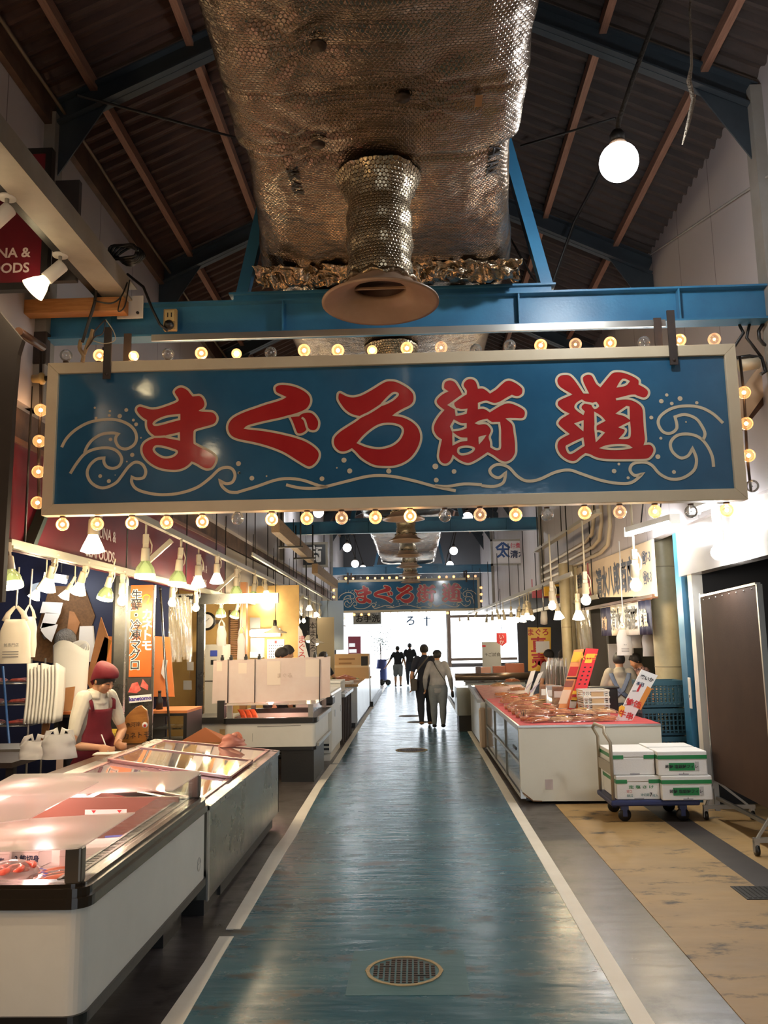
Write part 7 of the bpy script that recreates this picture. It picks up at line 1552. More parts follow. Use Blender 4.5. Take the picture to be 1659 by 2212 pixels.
t = thing('work_table', 'work table behind the snack counter on the seller side', 'table', (3.6, 11.4, 0)); put('top', MB().box(3.12, 3.9, 10.9, 11.9, .80, .84), M_steel, t)
for x in (3.16, 3.85):
    for y in (10.95, 11.85): put('leg', MB().box(x - .025, x + .025, y - .025, y + .025, 0, .80), M_alu, t)
solo('folded_cloth', 'white folded cloth on the work table behind the snack counter', 'cloth', MB().box(3.14, 3.4, 11.1, 11.4, .842, .90), M_paper, bevel=.02)
solo('black_box', 'small black box on the work table under the carrier bags', 'box', MB().box(3.14, 3.34, 10.95, 11.05, .842, 1.0), M_black, bevel=.006)
# ---- further units on the right
t = thing('slanted_cooler', 'white sloping open cooler after the snack counter', 'cooler', (1.6, 14.9, 0))
put('body', MB().prism([(13.75, .08), (16.1, .08), (16.1, .86), (13.75, .74)], (1.02, 0, 0), (0, 1, 0), (0, 0, 1), (.98, 0, 0)), M_bluewhite, t); put('plinth', MB().box(1.1, 1.95, 13.8, 16.0, 0, .08), M_black, t); put('rail', MB().bar((1.0, 13.75, .76), (1.0, 16.1, .88), .05, .05), M_alu, t); put('bumper', MB().box(.99, 1.1, 13.68, 13.76, .05, .66), mat('beige_bumper', S(190, 170, 150), .5), t, bevel=.03); put('bed', MB().hexa([(1.1, 13.8, .75), (1.95, 13.8, .75), (1.95, 16.05, .87), (1.1, 16.05, .87)], [(1.1, 13.8, .77), (1.95, 13.8, .77), (1.95, 16.05, .89), (1.1, 16.05, .89)]), mat('red_snack_bed', S(206, 130, 100), .5, col2=S(170, 80, 60), ns=12), t)
for i in range(4):
    t = dup(PR[i % 3], (1.45 + .28 * (i % 2), 14.2 + i * .42, .80 + .055 * i), (0, 0, .3 * i)); tag(t, f'clear pack of dried snacks on the sloping white cooler, {ORD[i]} from its near end', 'snack pack', 'snack packs on the sloping cooler')
t = thing('display_cabinet', 'dark steel display cabinet standing across beyond the sloping cooler', 'cabinet', (1.85, 17.0, 0)); a, b_ = PY(988, 1545, 16.6), PY(1150, 1452, 16.6)
put('body', MB().box(a.x, b_.x, 16.6, 17.5, .30, .82), mat('ribbed_steel_front', S(150, 146, 130), .25, metal=.8), t); put('top_edge', MB().tube([(a.x - .02, 16.6, b_.z - .07), (b_.x, 16.6, b_.z - .07)], .07, 12).box(a.x, b_.x, 16.6, 17.5, .98, b_.z - .05), mat('brown_steel_edge', S(120, 104, 90), .3, metal=.6), t); put('window', MB().box(a.x + .04, b_.x, 16.585, 16.6, .84, .97), A_glass, t); put('base', MB().box(a.x + .03, b_.x, 16.62, 17.4, 0, .30), M_dark, t); put('price_strip', MB().box(a.x + .06, a.x + .32, 16.57, 16.58, .98, 1.04).box(a.x + .45, a.x + .62, 16.57, 16.58, .98, 1.04).box(a.x + .65, a.x + .85, 16.57, 16.58, .98, 1.04), mat('pink_card', S(220, 170, 150), .6), t)
for i, (u0, u1, v0, m) in enumerate(((1028, 1038, 1440, M_brown), (1039, 1060, 1441, mat('pink_card', S(220, 170, 150), .6)), (1066, 1092, 1439, mat('terracotta_card', S(176, 108, 84), .6)), (1093, 1132, 1433, MATS['terracotta_card']))):
    a, b_ = PY(u0, 1450, 16.9), PY(u1, v0, 16.9); solo('small_carton', f'small reddish carton on the dark display cabinet, {ORD[i]} from the aisle', 'box', MB().box(a.x, b_.x, 16.9, 17.1, PY(1000, 1452, 16.6).z - .05, b_.z), m, 'cartons on the display cabinet')
t = thing('far_counter', 'far counter along the right of the aisle before the exit', 'counter', (1.6, 22.5, 0)); put('body', MB().box(1.05, 2.3, 18.2, 27.5, .06, .85), M_bluewhite, t); put('top', MB().box(1.02, 2.32, 18.18, 27.5, .85, .89), M_steel, t); put('plinth', MB().box(1.1, 2.2, 18.25, 27.4, 0, .06), M_black, t)
t = thing('white_stand_board', 'grey standing board with handwriting before the bright window', 'board', (0, 0, 0)); a, b_ = PY(1043, 1450, 18.6), PY(1081, 1386, 18.6); t.location = ((a.x + b_.x) / 2, 18.6, .89); put('board', MB().box(a.x, b_.x, 18.6, 18.64, .89, b_.z), mat('grey_white_board', S(176, 178, 176), .5), t); obj('lettering', place(text_mb('↑ご試食', .09, depth=.001), (0.02, -.003, b_.z - .89 - .28), (1, 0, 0), (0, 0, 1)), M_strap, t); obj('mark', MB().box(-.2, -.12, -.003, 0, b_.z - 1.0, b_.z - .96), M_inkr, t)
t = thing('red_pennant', 'small red pennant with white characters hanging by the bright window', 'pennant', PY(1084, 1396, 17.6)); P = [PY(u, v, 17.6) - t.location for u, v in ((1072, 1367), (1094, 1367), (1095, 1388), (1085, 1396), (1073, 1388))]; obj('cloth', MB().prism([(p.x, p.z) for p in P], (0, 0, 0), (1, 0, 0), (0, 0, 1), (0, .01, 0)), M_inkr, t); obj('lettering', place(text_mb('いか', .11, vert=True, depth=.001), (0, -.003, .13), (1, 0, 0), (0, 0, 1)), M_paper, t); obj('string', MB().tube([(0, 0, P[0].z), (0, 0, P[0].z + .9)], .006, 5), M_dark, t)
t = thing('tuna_poster', 'yellow and red tuna poster hanging behind the sellers', 'poster', PY(1166, 1452, 15.8)); P = [PY(u, v, 15.8) - t.location for u, v in ((1141, 1450), (1190, 1450), (1190, 1355), (1140, 1355))]; obj('sheet', MB().prism([(p.x, p.z) for p in P], (0, 0, 0), (1, 0, 0), (0, 0, 1), (0, .01, 0)), M_yelp, t); w_ = P[1].x - P[0].x; h_ = P[2].z - P[1].z
obj('lettering', place(text_mb('まぐろ', w_ * .33, depth=.001, bold=.003), (0, -.003, h_ * .90), (1, 0, 0), (0, 0, 1)), M_inkr, t); obj('lettering', place(text_mb('直売', w_ * .72, vert=True, depth=.001, bold=.008, lsp=.95), (0, -.003, h_ * .42), (1, 0, 0), (0, 0, 1)), M_inkr, t); obj('taped_paper', MB().box(-.05, w_ * .48, -.008, -.005, h_ * .44, h_ * .70), M_paper, t); obj('hanger', MB().tube([(0, 0, h_), (0, 0, h_ + .8)], .007, 5), M_dark, t)
# hanging white signboard with the roof mark
t = thing('hanging_signboard', 'white hanging signboard with a blue roof mark and red and navy characters', 'sign', PY(1115, 1190, 22.0)); a, b_ = PY(1061, 1222, 22) - t.location, PY(1172, 1163, 22) - t.location
obj('panel', MB().box(a.x + .05, b_.x, 0, .05, a.z + .05, b_.z - .05), mat('off_white_sign', S(206, 202, 204), .5), t); fb = MB(); fb.box(a.x, b_.x, -.03, .06, a.z, a.z + .05).box(a.x, b_.x, -.03, .06, b_.z - .05, b_.z).box(a.x, a.x + .05, -.03, .06, a.z, b_.z).box(b_.x, b_.x + .05, -.03, .06, a.z, b_.z); obj('frame', fb, M_greyp, t)
M_logo = mat('blue_logo', S(40, 74, 130), .5)
obj('roof_mark', MB().bar((-.52, -.004, .08), (-.34, -.004, .22), .004, .06).bar((-.16, -.004, .08), (-.34, -.004, .22), .004, .06), M_logo, t); obj('lettering', place(text_mb('太', .34, depth=.002, bold=.012), (-.34, -.004, -.03), (1, 0, 0), (0, 0, 1)), M_logo, t)
obj('lettering', place(text_mb('清水商店', .21, depth=.002, bold=.006), (.26, -.004, -.10), (1, 0, 0), (0, 0, 1)), M_inkb, t); obj('lettering', place(text_mb('佃煮・海産物', .15, depth=.002, bold=.003, sx=.85), (.24, -.004, .13), (1, 0, 0), (0, 0, 1)), mat('rose_ink', S(196, 80, 96), .5), t)
for x in (a.x + .1, b_.x - .1): obj('hanger', MB().tube([(x, .02, b_.z), (x, .02, roofz(t.location.x + x) - t.location.z - .05)], .012, 6), M_dark, t)
for i, (u0, u1, v0, v1, y, m) in enumerate(((1155, 1215, 1160, 1200, 24, mat('pink_signboard', S(206, 130, 132), .5)), (1150, 1215, 1250, 1292, 20, mat('rose_fascia', S(190, 96, 110), .5)), (1176, 1214, 1262, 1288, 18.5, mat('yellow_fascia', S(226, 176, 60), .5)))):
    t = thing('shop_fascia', ('pink signboard up behind the white roof-mark sign', 'rose coloured fascia over the far right stalls', 'yellow fascia with black mark over the far right stalls')[i], 'sign', PY((u0 + u1) / 2, (v0 + v1) / 2, y)); a, b_ = PY(u0, v1, y) - t.location, PY(u1, v0, y) - t.location; obj('panel', MB().box(a.x, b_.x, 0, .05, a.z, b_.z), m, t)
    obj('hanger', MB().tube([(0, .03, b_.z), (0, .03, 3.6 - t.location.z + .6)], .02, 6), M_dark, t)
    if i == 2: obj('mark', MB().box(b_.x - .25, b_.x - .05, -.005, 0, -.08, .08), M_ink, t)
# tracks, pipes and lamps of the right stalls
t = rail('lamp_rail', 'ivory lamp track over the snack counter along the aisle', PZ(1235, 1243, 2.62), PZ(1012, 1328, 2.62))
t = rail('lamp_rail', 'ivory lamp track nearer the round columns', PZ(1290, 1292, 2.3), PZ(1120, 1330, 2.3))
rail('cable_tray', 'pale cable tray slanting above the right stalls from behind the big sign', PZ(1292, 1108, 3.3), PZ(1158, 1192, 3.3), .05, .10)['category'] = 'cable tray'
t = thing('wall_conduit', 'bundle of beige conduits bending along the panelled wall above the fascia sign', 'conduit', (XR - .08, 12, 3.1))
for k in range(3):
    z = .12 - k * .14; put('pipe', MB().tube([(XR - .06, 18, 3.1 + z), (XR - .06, 13.4 - k * .5, 3.1 + z), (XR - .06, 12.9 - k * .5, 3.16 + z), (XR - .06, 12.7 - k * .5, 3.4 + z), (XR - .06, 12.7 - k * .5, 3.9)], .03, 10), mat('beige_conduit', S(176, 160, 132), .5), t)
def tube_fixture(label, a, b_, w=1.0):
    t = thing('tube_light', label, 'tube light', (a + b_) / 2); d = (b_ - a)
    put('housing', MB().bar(a + Vector((0, 0, .07)), b_ + Vector((0, 0, .07)), .09, .06), M_plastic, t)
    for s in (-.03, .03): put('tube', MB().tube([a + Vector((s, 0, .02)), b_ + Vector((s, 0, .02))], .014, 8), glow('white_tube', (.95, .98, 1.0), 14), t)
    for f in (.0, 1.0):
        p = a + d * f; put('end_cap', MB().box(p.x - .05, p.x + .05, p.y - .02, p.y + .02, p.z - .005, p.z + .1), M_plastic, t)
    put('hanger', MB().tube([a + d * .3 + Vector((0, 0, .1)), a + d * .3 + Vector((.2, 0, 1.3))], .008, 6).tube([a + d * .7 + Vector((0, 0, .1)), a + d * .7 + Vector((.2, 0, 1.3))], .008, 6), M_dark, t)
    for f in (.25, .75): lamp_light('tube_glow', a + d * f + Vector((0, 0, -.06)), 16 * w, (.93, .97, 1.0), .08)
    return t
tube_fixture('lit twin tube light over the shutter beside the round column', PZ(1358, 1158, 2.86), PZ(1458, 1131, 2.86))
tube_fixture('lit twin tube light half hidden by the big sign corner', PZ(1500, 1110, 2.80), PZ(1562, 1088, 2.80))
RL = [('white', 1553, 1195, 7.6, 'cool white bare bulb hanging before the white shutter box', 26, 1.25), ('bulb', 1374, 1266, 9.6, 'warm bare bulb hanging before the cream fascia sign', 22, 1.25), ('white', 1266, 1298, 10.6, 'cool white bare bulb hanging near the dark shop curtain', 18, 1.1), ('bulb', 1193, 1310, 11.8, 'warm bare bulb hanging over the tall snack bags', 16, 1.05)]
for k, u, v, y, lb, pw, s_ in RL:
    p = PY(u, v, y); lamp(k, p, p.z + 1.0, lb, 0, 0, pw, s_, 'bare bulbs of the right stalls', (1, .98, .94) if k == 'white' else (1, .78, .46))
CL = [('cone', 1250, 1338), ('cone', 1208, 1337), ('bulb', 1150, 1336), ('cone', 1139, 1338), ('cone', 1128, 1343), ('bulb', 1117, 1341), ('cone', 1105, 1346), ('bulb', 1092, 1346), ('cone', 1082, 1348), ('bulb', 1064, 1346), ('bulb', 1050, 1350), ('bulb', 1026, 1338), ('bulb', 1012, 1345), ('bulb', 994, 1346)]
for i, (k, u, v) in enumerate(CL):
    p = on_track(u, v, PZ(1235, 1243, 2.62), PZ(1012, 1328, 2.62))
    lamp(k, p, 2.6, f'{KW[k]} over the snack stalls, {ORD[i]} from the near end', .15 * (i % 3), 2.0 + i, 11 if i % 2 == 0 else 6, .95, 'lamps over the snack stalls')
t = thing('spotlight', 'unlit white can spotlight over the yellow tuna poster', 'spotlight', PY(1175, 1335, 14.5)); obj('can', MB().lathe([(.0005, .12), (.05, .12), (.06, .0), (.06, -.10), (.0005, -.08)], n=18, M=Matrix.Rotation(.3, 3, 'X')), M_plastic, t); obj('stem', MB().tube([(0, 0, .1), (0, 0, .55)], .012, 6), M_alu, t)
# ================================================================== people
M_lip = mat('lips', S(186, 116, 100), .5); M_shoe = mat('black_shoe', S(30, 28, 28), .5); M_shoet = mat('tan_shoe', S(150, 106, 70), .6)
def person(label, loc, rotz, h=1.62, arms=None, legs=None, lean=0.0, head=(0.0, 0.0), top=None, sleeve='short', low=None, shorts=False, shoe=None, hair=None, cap=None, vox=.012, stout=1.0, group=None, apron=None, face=False, hairlen=0.0):
    """facing +y before rotz; arms: (left, right) each (elbow, wrist) in body coordinates; legs: (left, right) each forward swing"""
    t = thing('person', label, 'person', loc, rotz, group)
    K = h; lean_m = Matrix.Rotation(-lean, 3, 'X'); hipc = Vector((0, 0, .53 * K))
    def up(p): return hipc + lean_m @ (Vector(p) - hipc)
    sh = {s: up((s * .105 * K, 0, .808 * K)) for s in (-1, 1)}; neck0 = up((0, -.006, .80 * K)); 
    hm = Matrix.Rotation(head[1], 3, 'Z') @ Matrix.Rotation(-lean * .5 - head[0], 3, 'X')
    neck1 = up((0, 0, .845 * K)); hc = neck1 + hm @ Vector((0, .018 * K, .075 * K))
    arms = arms or (None, None); A = {}
    for s, a in ((-1, arms[0]), (1, arms[1])):
        if a is None: a = ((s * .15 * K, -.01, .63 * K), (s * .155 * K, .05, .485 * K))
        A[s] = (Vector(a[0]), Vector(a[1]), Vector(a[2]).normalized() if len(a) > 2 else None)
    legs = legs or (0, 0); L = {}
    for s, sw in ((-1, legs[0]), (1, legs[1])):
        L[s] = (Vector((s * .055 * K, 0, .50 * K)), Vector((s * .058 * K, sw * .5 + .015, .275 * K)), Vector((s * .056 * K, sw, .05 * K + max(0, -sw) * .25)))
    W = stout
    tors = ([up((0, 0, .49 * K)), up((0, 0, .56 * K)), up((0, 0, .63 * K)), up((0, .0, .72 * K)), up((0, 0, .79 * K))], [(.088 * K * W, .062 * K * W), (.092 * K * W, .065 * K * W), (.080 * K * W, .058 * K * W), (.094 * K * W, .064 * K * W), (.074 * K * W, .046 * K)])
    def torso(mb, k): return mb.capsule(tors[0], [(a * k, b * k) for a, b in tors[1]], 16, sq=(1, 0, 0))
    def arm(mb, s, k, upto=2):
        e, w, _ = A[s]; P = [sh[s] - Vector((s * .015 * K, 0, 0)), sh[s].lerp(e, .5), e]; R = [.036 * K * k, .030 * K * k, .0245 * K * k]
        if upto == 2: P += [e.lerp(w, .35), w]; R += [.024 * K * k, .0155 * K * k]
        elif upto == 1: P[2] = sh[s].lerp(e, .72); P[1] = sh[s].lerp(e, .4)
        return mb.capsule(P, R, 10)
    def leg(mb, s, k, z=2):
        a, b, c = L[s]; P = [a, a.lerp(b, .5), b, b.lerp(c, .35), c]; R = [.058 * K * k, .050 * K * k, .036 * K * k, .036 * K * k, .023 * K * k]
        if z == 1: P = P[:2] + [a.lerp(b, .85)]; R = R[:2] + [.046 * K * k]
        return mb.capsule(P, R, 12)
    sk = MB(); torso(sk, .93)
    for s in (-1, 1):
        arm(sk, s, 1); leg(sk, s, .95)
        e, w, hd = A[s]; d = hd or (w - e).normalized(); side = d.cross(Vector((s, 0, 0))); side = side.normalized() if side.length > .2 else Vector((0, 1, 0)); nrm = side.cross(d)
        pl = .052 * K; f = K / 1.65
        sk.capsule([w, w + d * pl * .5, w + d * pl], [(.026 * f, .017 * f), (.038 * f, .018 * f), (.036 * f, .014 * f)], 10, sq=side)
        for i, (o, ln) in enumerate(((-.026, .058), (-.009, .068), (.009, .066), (.026, .052))):
            b0 = w + d * (pl * .85) + side * o * f; cv = nrm * (-s)
            sk.capsule([b0, b0 + d * ln * .5 * f + cv * .006 * f, b0 + d * ln * .8 * f + cv * .022 * f, b0 + d * ln * .85 * f + cv * .040 * f], [.0095 * f, .0088 * f, .0082 * f, .007 * f], 7)
        th = w + d * pl * .3 + side * .030 * f
        sk.capsule([th, th + side * .018 * f + d * .025 * f, th + side * .016 * f + d * .055 * f + nrm * (-s) * .012 * f], [.012 * f, .0105 * f, .0085 * f], 7)
        c = L[s][2]; sk.capsule([c, c + Vector((0, .06 * K, -.03 * K))], [.022 * K, .02 * K], 8)
    sk.capsule([neck0, neck1 + Vector((0, .0, 0)), hc - hm @ Vector((0, .01, .02))], [.040 * K, .034 * K, .034 * K], 12)
    def H(x, y, z): return hc + hm @ (Vector((x, y, z)) * (K / 1.65))
    def HS(mb, c, r, sc=(1, 1, 1)): return mb.sphere(H(*c), r * K / 1.65, 18, 12, sc=sc, M=hm)
    HS(sk, (0, -.008, .022), .088, (.88, 1.06, 1.02)); HS(sk, (0, .022, -.035), .068, (.86, .92, 1.12)); HS(sk, (0, .052, -.085), .026, (1.1, .8, .8))
    sk.capsule([H(0, .086, .012), H(0, .097, -.018), H(0, .101, -.030)], [.007, .010, .0125], 8)
    for s in (-1, 1): HS(sk, (s * .080, -.010, -.012), .026, (.35, .7, 1.15)); HS(sk, (s * .04, .058, -.03), .028, (1, .7, 1))
    obj('body', baked(sk, 'body', M_skin, vox, 2), M_skin and None or [], t) if False else obj('body', baked(sk, 'body', [M_skin], vox, 2), None, t)
    if top:
        c = MB(); torso(c, 1.10)
        for s in (-1, 1): arm(c, s, 1.30 if sleeve == 'short' else 1.32, 1 if sleeve == 'short' else 2)
        c.capsule([neck0, up((0, 0, .822 * K))], [.066 * K, .05 * K], 14)
        obj('shirt', baked(c, 'shirt', [top], vox, 3), None, t)
    if low:
        c = MB(); c.capsule([up((0, 0, .585 * K)), Vector((0, 0, .52 * K)), Vector((0, 0, .475 * K))], [(.094 * K * W, .068 * K * W), (.100 * K * W, .074 * K * W), (.090 * K * W, .066 * K * W)], 16, sq=(1, 0, 0))
        for s in (-1, 1): leg(c, s, 1.28, 1 if shorts else 2)
        obj('shorts' if shorts else 'trousers', baked(c, 'trousers', [low], vox, 2), None, t)
    for s in (-1, 1):
        a = L[s][2]; q = a + Vector((0, -.03 * K, -.018 * K)); q.z = max(q.z, .030)
        z1 = max(.028, q.z - .008); 
        obj('shoe', MB().capsule([(q.x, q.y, q.z), (q.x, q.y + .06 * K, z1 + .004), (q.x, q.y + .12 * K, z1)], [(.030 * K, .030), (.030 * K, .028), (.024 * K, .022)], 12, sq=(1, 0, 0)), shoe or M_shoe, t)
    if hair:
        hb = MB(); n, m_ = 26, 16; r = .098 * K / 1.65; vs = []
        for i in range(m_ + 1):
            for j in range(n):
                th = pi * i / m_; ph = 2 * pi * j / n; x, y, z = sin(th) * cos(ph), sin(th) * sin(ph), cos(th)
                fr = max(0.0, y); zlow = -.55 - hairlen - .38 * max(0.0, -y) + (1.05 if not face else .82 if hairlen else 1.05) * fr ** 1.5 + .30 * max(0, abs(x) - .75)
                z2 = max(z, zlow); kx = 1 if z >= zlow else .97
                vs.append(tuple(H(0, -.010, .020) + hm @ Vector((x * r * .92 * kx, y * r * 1.08 * kx, z2 * r * 1.06))))
        hb.add(vs, [(i * n + j, i * n + (j + 1) % n, (i + 1) * n + (j + 1) % n, (i + 1) * n + j) for i in range(m_) for j in range(n)], 0, True); obj('hair', hb, hair, t)
    if cap:
        cm, kind = cap; cb = MB(); r = .103 * K / 1.65
        if kind == 'cap':
            prof = [(r * cos(radians(a)), r * .95 * sin(radians(a))) for a in range(0, 90, 12)] + [(.001, r * .95)]
            cb.lathe([(x * .97, z) for x, z in prof], H(0, -.008, .035), 24, hm); cb.sheet(lambda u, v: tuple(H((u - .5) * .15, .075 + .07 * v * (1 - (2 * u - 1) ** 2 * .5), .036 - .02 * v)), 8, 4)
        else:
            prof = [(r * .97, -.020), (r * 1.05, .005), (r * 1.08, .04), (r * 1.03, .072), (r * .90, .090), (r * .5, .100), (.001, .102)]
            n = 28; vs = []
            for q, z in prof:
                for j in range(n):
                    a = 2 * pi * j / n; dip = -.05 * max(0, -sin(a)) if z < .03 else 0
                    vs.append(tuple(H(q * cos(a) * .93 * 1.65 / K, q * sin(a) * 1.10 * 1.65 / K - .010, z + .035 + dip + (.050 * sin(a) if z < .0 else .030 * sin(a) if z < .03 else -.012 * sin(a) if .06 < z < .095 else 0))))
            cb.add(vs, [(i * n + j, i * n + (j + 1) % n, (i + 1) * n + (j + 1) % n, (i + 1) * n + j) for i in range(len(prof) - 1) for j in range(n)], 0, True); cb.sphere(H(0, -.115, -.01), .026, 10, 8, sc=(1, 1, 1.4)).sphere(H(.01, -.12, -.06), .022, 8, 6, sc=(.8, .6, 2))
        obj('headscarf' if kind != 'cap' else 'cap', cb, cm, t)
    if face:
        for s in (-1, 1):
            obj('eyebrow', MB().tube([H(s * .016, .0965, .024), H(s * .034, .092, .030), H(s * .054, .078, .026)], [.0025, .0036, .002], 6), M_hair, t)
            e_ = obj('eye', MB().tube([H(s * .018, .0935, .002), H(s * .033, .0905, .005), H(s * .050, .080, .001)], [.002, .0042, .002], 6), M_hair, t)
        obj('mouth', MB().tube([H(-.022, .0835, -.064), H(0, .0905, -.062), H(.022, .0835, -.064)], [.0015, .0036, .0015], 6), M_lip, t)
    t['_'] = 0; del t['_']
    return t, dict(up=up, A=A, sh=sh, H=H, K=K, tors=tors, hc=hc)
def cloth_mat(n, r, g, b, k=.86): return mat(n, S(r, g, b), .75, col2=S(int(r * k), int(g * k), int(b * k)), ns=9, nmix=.6, bump=.08, bs=40)
C_navy = cloth_mat('navy_cotton', 46, 50, 66); C_dk = cloth_mat('dark_denim', 50, 52, 62); C_lg = cloth_mat('light_grey_cotton', 190, 188, 188); C_lgt = cloth_mat('grey_trousers', 150, 156, 160); C_white = cloth_mat('white_polo', 232, 224, 206, .94); C_mar = cloth_mat('maroon_apron', 128, 28, 42); C_blk = cloth_mat('black_cotton', 34, 34, 40); C_beige = cloth_mat('beige_cardigan', 186, 176, 158); C_blueg = cloth_mat('blue_grey_apron', 116, 128, 152); C_flor = mat('dark_floral', S(54, 42, 50), .7, col2=S(190, 150, 140), ns=30, nmix=1.4)
M_greyhair = mat('grey_black_hair', S(58, 54, 52), .5, col2=S(40, 38, 36), ns=30)
# walking pair
t, J = person('man in dark polo and dark trousers walking away with a shoulder bag', (.20, 17.75, 0), .06, 1.67, arms=(((-.27, -.02, 1.03), (-.275, .06, .80)), ((.265, -.02, 1.04), (.26, .07, .82))), legs=(-.10, .16), lean=.04, head=(.05, 0), top=C_navy, low=C_dk, shoe=M_shoet, hair=M_hair, vox=.012)
obj('shoulder_bag', MB().box(-.30, -.17, -.19, -.07, .72, .96), mat('olive_bag', S(92, 84, 74), .6), t, bevel=.02)
obj('bag_strap', MB().tube([(-.24, -.13, .95), (-.14, -.135, 1.15), (.0, -.115, 1.32), (.09, -.03, 1.42), (.08, .06, 1.36)], [(.016, .005)] * 5, 8, sq=(1, 0, 0)), mat('olive_bag', S(92, 84, 74), .6), t)
t, J = person('elderly person in pale shirt, grey trousers and dark cap walking away', (.45, 17.25, 0), -.03, 1.55, arms=(((-.25, -.06, .98), (-.255, .04, .78)), ((.25, -.05, .97), (.275, .03, .76))), legs=(.08, -.06), lean=.10, head=(.10, 0), top=C_lg, sleeve='long', low=C_lgt, hair=M_greyhair, cap=(C_blk, 'cap'), vox=.012, stout=1.12)
obj('pouch_strap', MB().tube([(-.07, .09, 1.25), (-.075, -.01, 1.30), (-.04, -.11, 1.22), (.06, -.13, 1.06), (.15, -.115, .92)], .007, 6), M_dark, t); obj('pouch', MB().capsule([(.285, .05, .70), (.29, .05, .62)], [(.05, .03), (.045, .03)], 10, sq=(0, 1, 0)), M_black, t)
# the two by the exit
t, J = person('slim person in dark top and pale shorts walking by the exit, one arm out', (-.65, 33.0, 0), .1, 1.58, arms=(((-.30, .03, 1.02), (-.44, .10, .80)), ((.26, -.02, 1.0), (.29, .06, .80))), legs=(.12, -.10), lean=.03, top=C_blk, low=C_lgt, shorts=True, hair=M_hair, vox=.014)
t, J = person('taller person in dark clothes beside the slim one by the exit', (-.19, 34.0, 0), 0, 1.68, arms=(((-.26, -.02, 1.05), (-.33, .04, .84)), None), legs=(-.10, .12), lean=.02, top=C_blk, low=C_dk, hair=M_hair, vox=.014)
# seller writing at the counter
wx = Vector((-2.82, 7.42, 0)); rz = radians(-116); inv = Matrix.Rotation(-rz, 3, 'Z')
def Bd(p): return inv @ (Vector(p) - wx)
hand = PZ(228, 1614, .885); elb = PY(152, 1622, 7.10); elb.z = .90
t, J = person('seller in white polo, maroon apron and headscarf writing at the counter', wx, rz, 1.58, arms=(((-.25, .14, .98), tuple(Bd(hand + Vector((.02, .20, .0)))), (.4, 1, -.1)), (tuple(Bd(elb)), tuple(Bd(hand - Vector((.055, 0, 0)))), tuple(Bd(wx + Vector((1, -.15, -.25)))))), lean=.16, head=(.38, .0), top=C_white, low=C_dk, hair=M_hair, cap=(C_mar, 'scarf'), vox=.007, face=True, hairlen=.1)
K = J['K']; up = J['up']
ap = MB()
ap.sheet(lambda u, v: tuple(up(((u - .5) * (.17 if v > .75 else .17 + (.75 - v) * .32) * K, (.076 - .030 * (2 * u - 1) ** 2 + (.012 if v < .6 else 0)) * K, (.40 + .36 * v) * K))), 14, 18)
obj('apron', ap, C_mar, t, solid=.006)
for s in (-1, 1): obj('apron_strap', MB().tube([up((s * .075 * K, .066 * K, .755 * K)), up((s * .082 * K, .052 * K, .80 * K)), up((s * .080 * K, .0, .842 * K)), up((s * .065 * K, -.06 * K, .79 * K)), up((-s * .02 * K, -.076 * K, .66 * K))], [(.020, .006)] * 5, 8, sq=(1, 0, 0)), C_mar, t)
col = MB(); col.sheet(lambda u, v: tuple(up(((.056 + .016 * v) * K * sin((u - .5) * 5.4), -(.048 + .014 * v) * K * cos((u - .5) * 5.2) + .004, (.850 - .036 * v) * K))), 24, 3); obj('collar', col, C_white, t, solid=.005)
hl = Bd(hand); obj('pen', MB().tube([hl + inv @ Vector((.03, -.02, -.035)), hl + inv @ Vector((-.045, .02, .10))], .005, 8), M_paper, t)
# workers behind the screen board
t, J = person('dark haired worker bending behind the wrapped screen board, nearer the calendar', (PY(606, 1410, 13.45).x, 13.45, 0), radians(-60), 1.72, lean=.10, head=(.25, 0), top=C_blk, low=C_dk, hair=M_hair, vox=.016)
t, J = person('worker with a white neck towel stooping behind the screen board', (PY(592, 1420, 12.95).x - .05, 12.95, 0), radians(-80), 1.70, lean=.16, head=(.35, 0), top=C_blk, low=C_dk, hair=M_hair, vox=.016)
obj('neck_towel', MB().tube([J['up']((.06, -.05, 1.30)), J['up']((0, -.075, 1.33)), J['up']((-.06, -.05, 1.30))], .03, 8), M_paper, t)
p = PY(692, 1412, 17.25); q = PY(724, 1463, 17.7)
iv = Matrix.Rotation(radians(50), 3, 'Z'); w_ = iv @ (Vector((q.x, q.y, .93)) - Vector((p.x, 17.25, 0)))
t, J = person('seller in black shirt reaching over the tan counter boards', (p.x, 17.25, 0), radians(-50), 1.56, arms=(None, ((.27, .14, 1.05), tuple(w_))), lean=.06, head=(.1, .0), top=C_blk, low=C_dk, hair=M_hair, vox=.015, face=True)
# right side sellers
t, J = person('seller with grey hair, beige cardigan and blue-grey apron seen from behind', (2.80, 11.9, 0), radians(-12), 1.53, lean=.06, head=(.1, 0), arms=(((-.25, .04, .95), (-.20, .2, .86)), ((.25, .04, .95), (.22, .2, .86))), top=C_beige, sleeve='long', low=C_dk, hair=M_greyhair, vox=.012, stout=1.05)
up = J['up']; K = J['K']
for s in (-1, 1): obj('apron_strap', MB().tube([up((s * .088 * K, .045 * K, .80 * K)), up((s * .086 * K, -.02 * K, .833 * K)), up((s * .066 * K, -.068 * K, .76 * K)), up((s * .02 * K, -.078 * K, .66 * K)), up((-s * .05 * K, -.078 * K, .60 * K))], [(.030, .006)] * 5, 8, sq=(1, 0, 0)), C_blueg, t)
t, J = person('man with short dark hair and pale shirt behind the tall snack bags', (PY(1190, 1410, 15.3).x, 15.3, 0), radians(30), 1.55, head=(.2, .3), top=C_lg, low=C_dk, hair=M_hair, vox=.016)
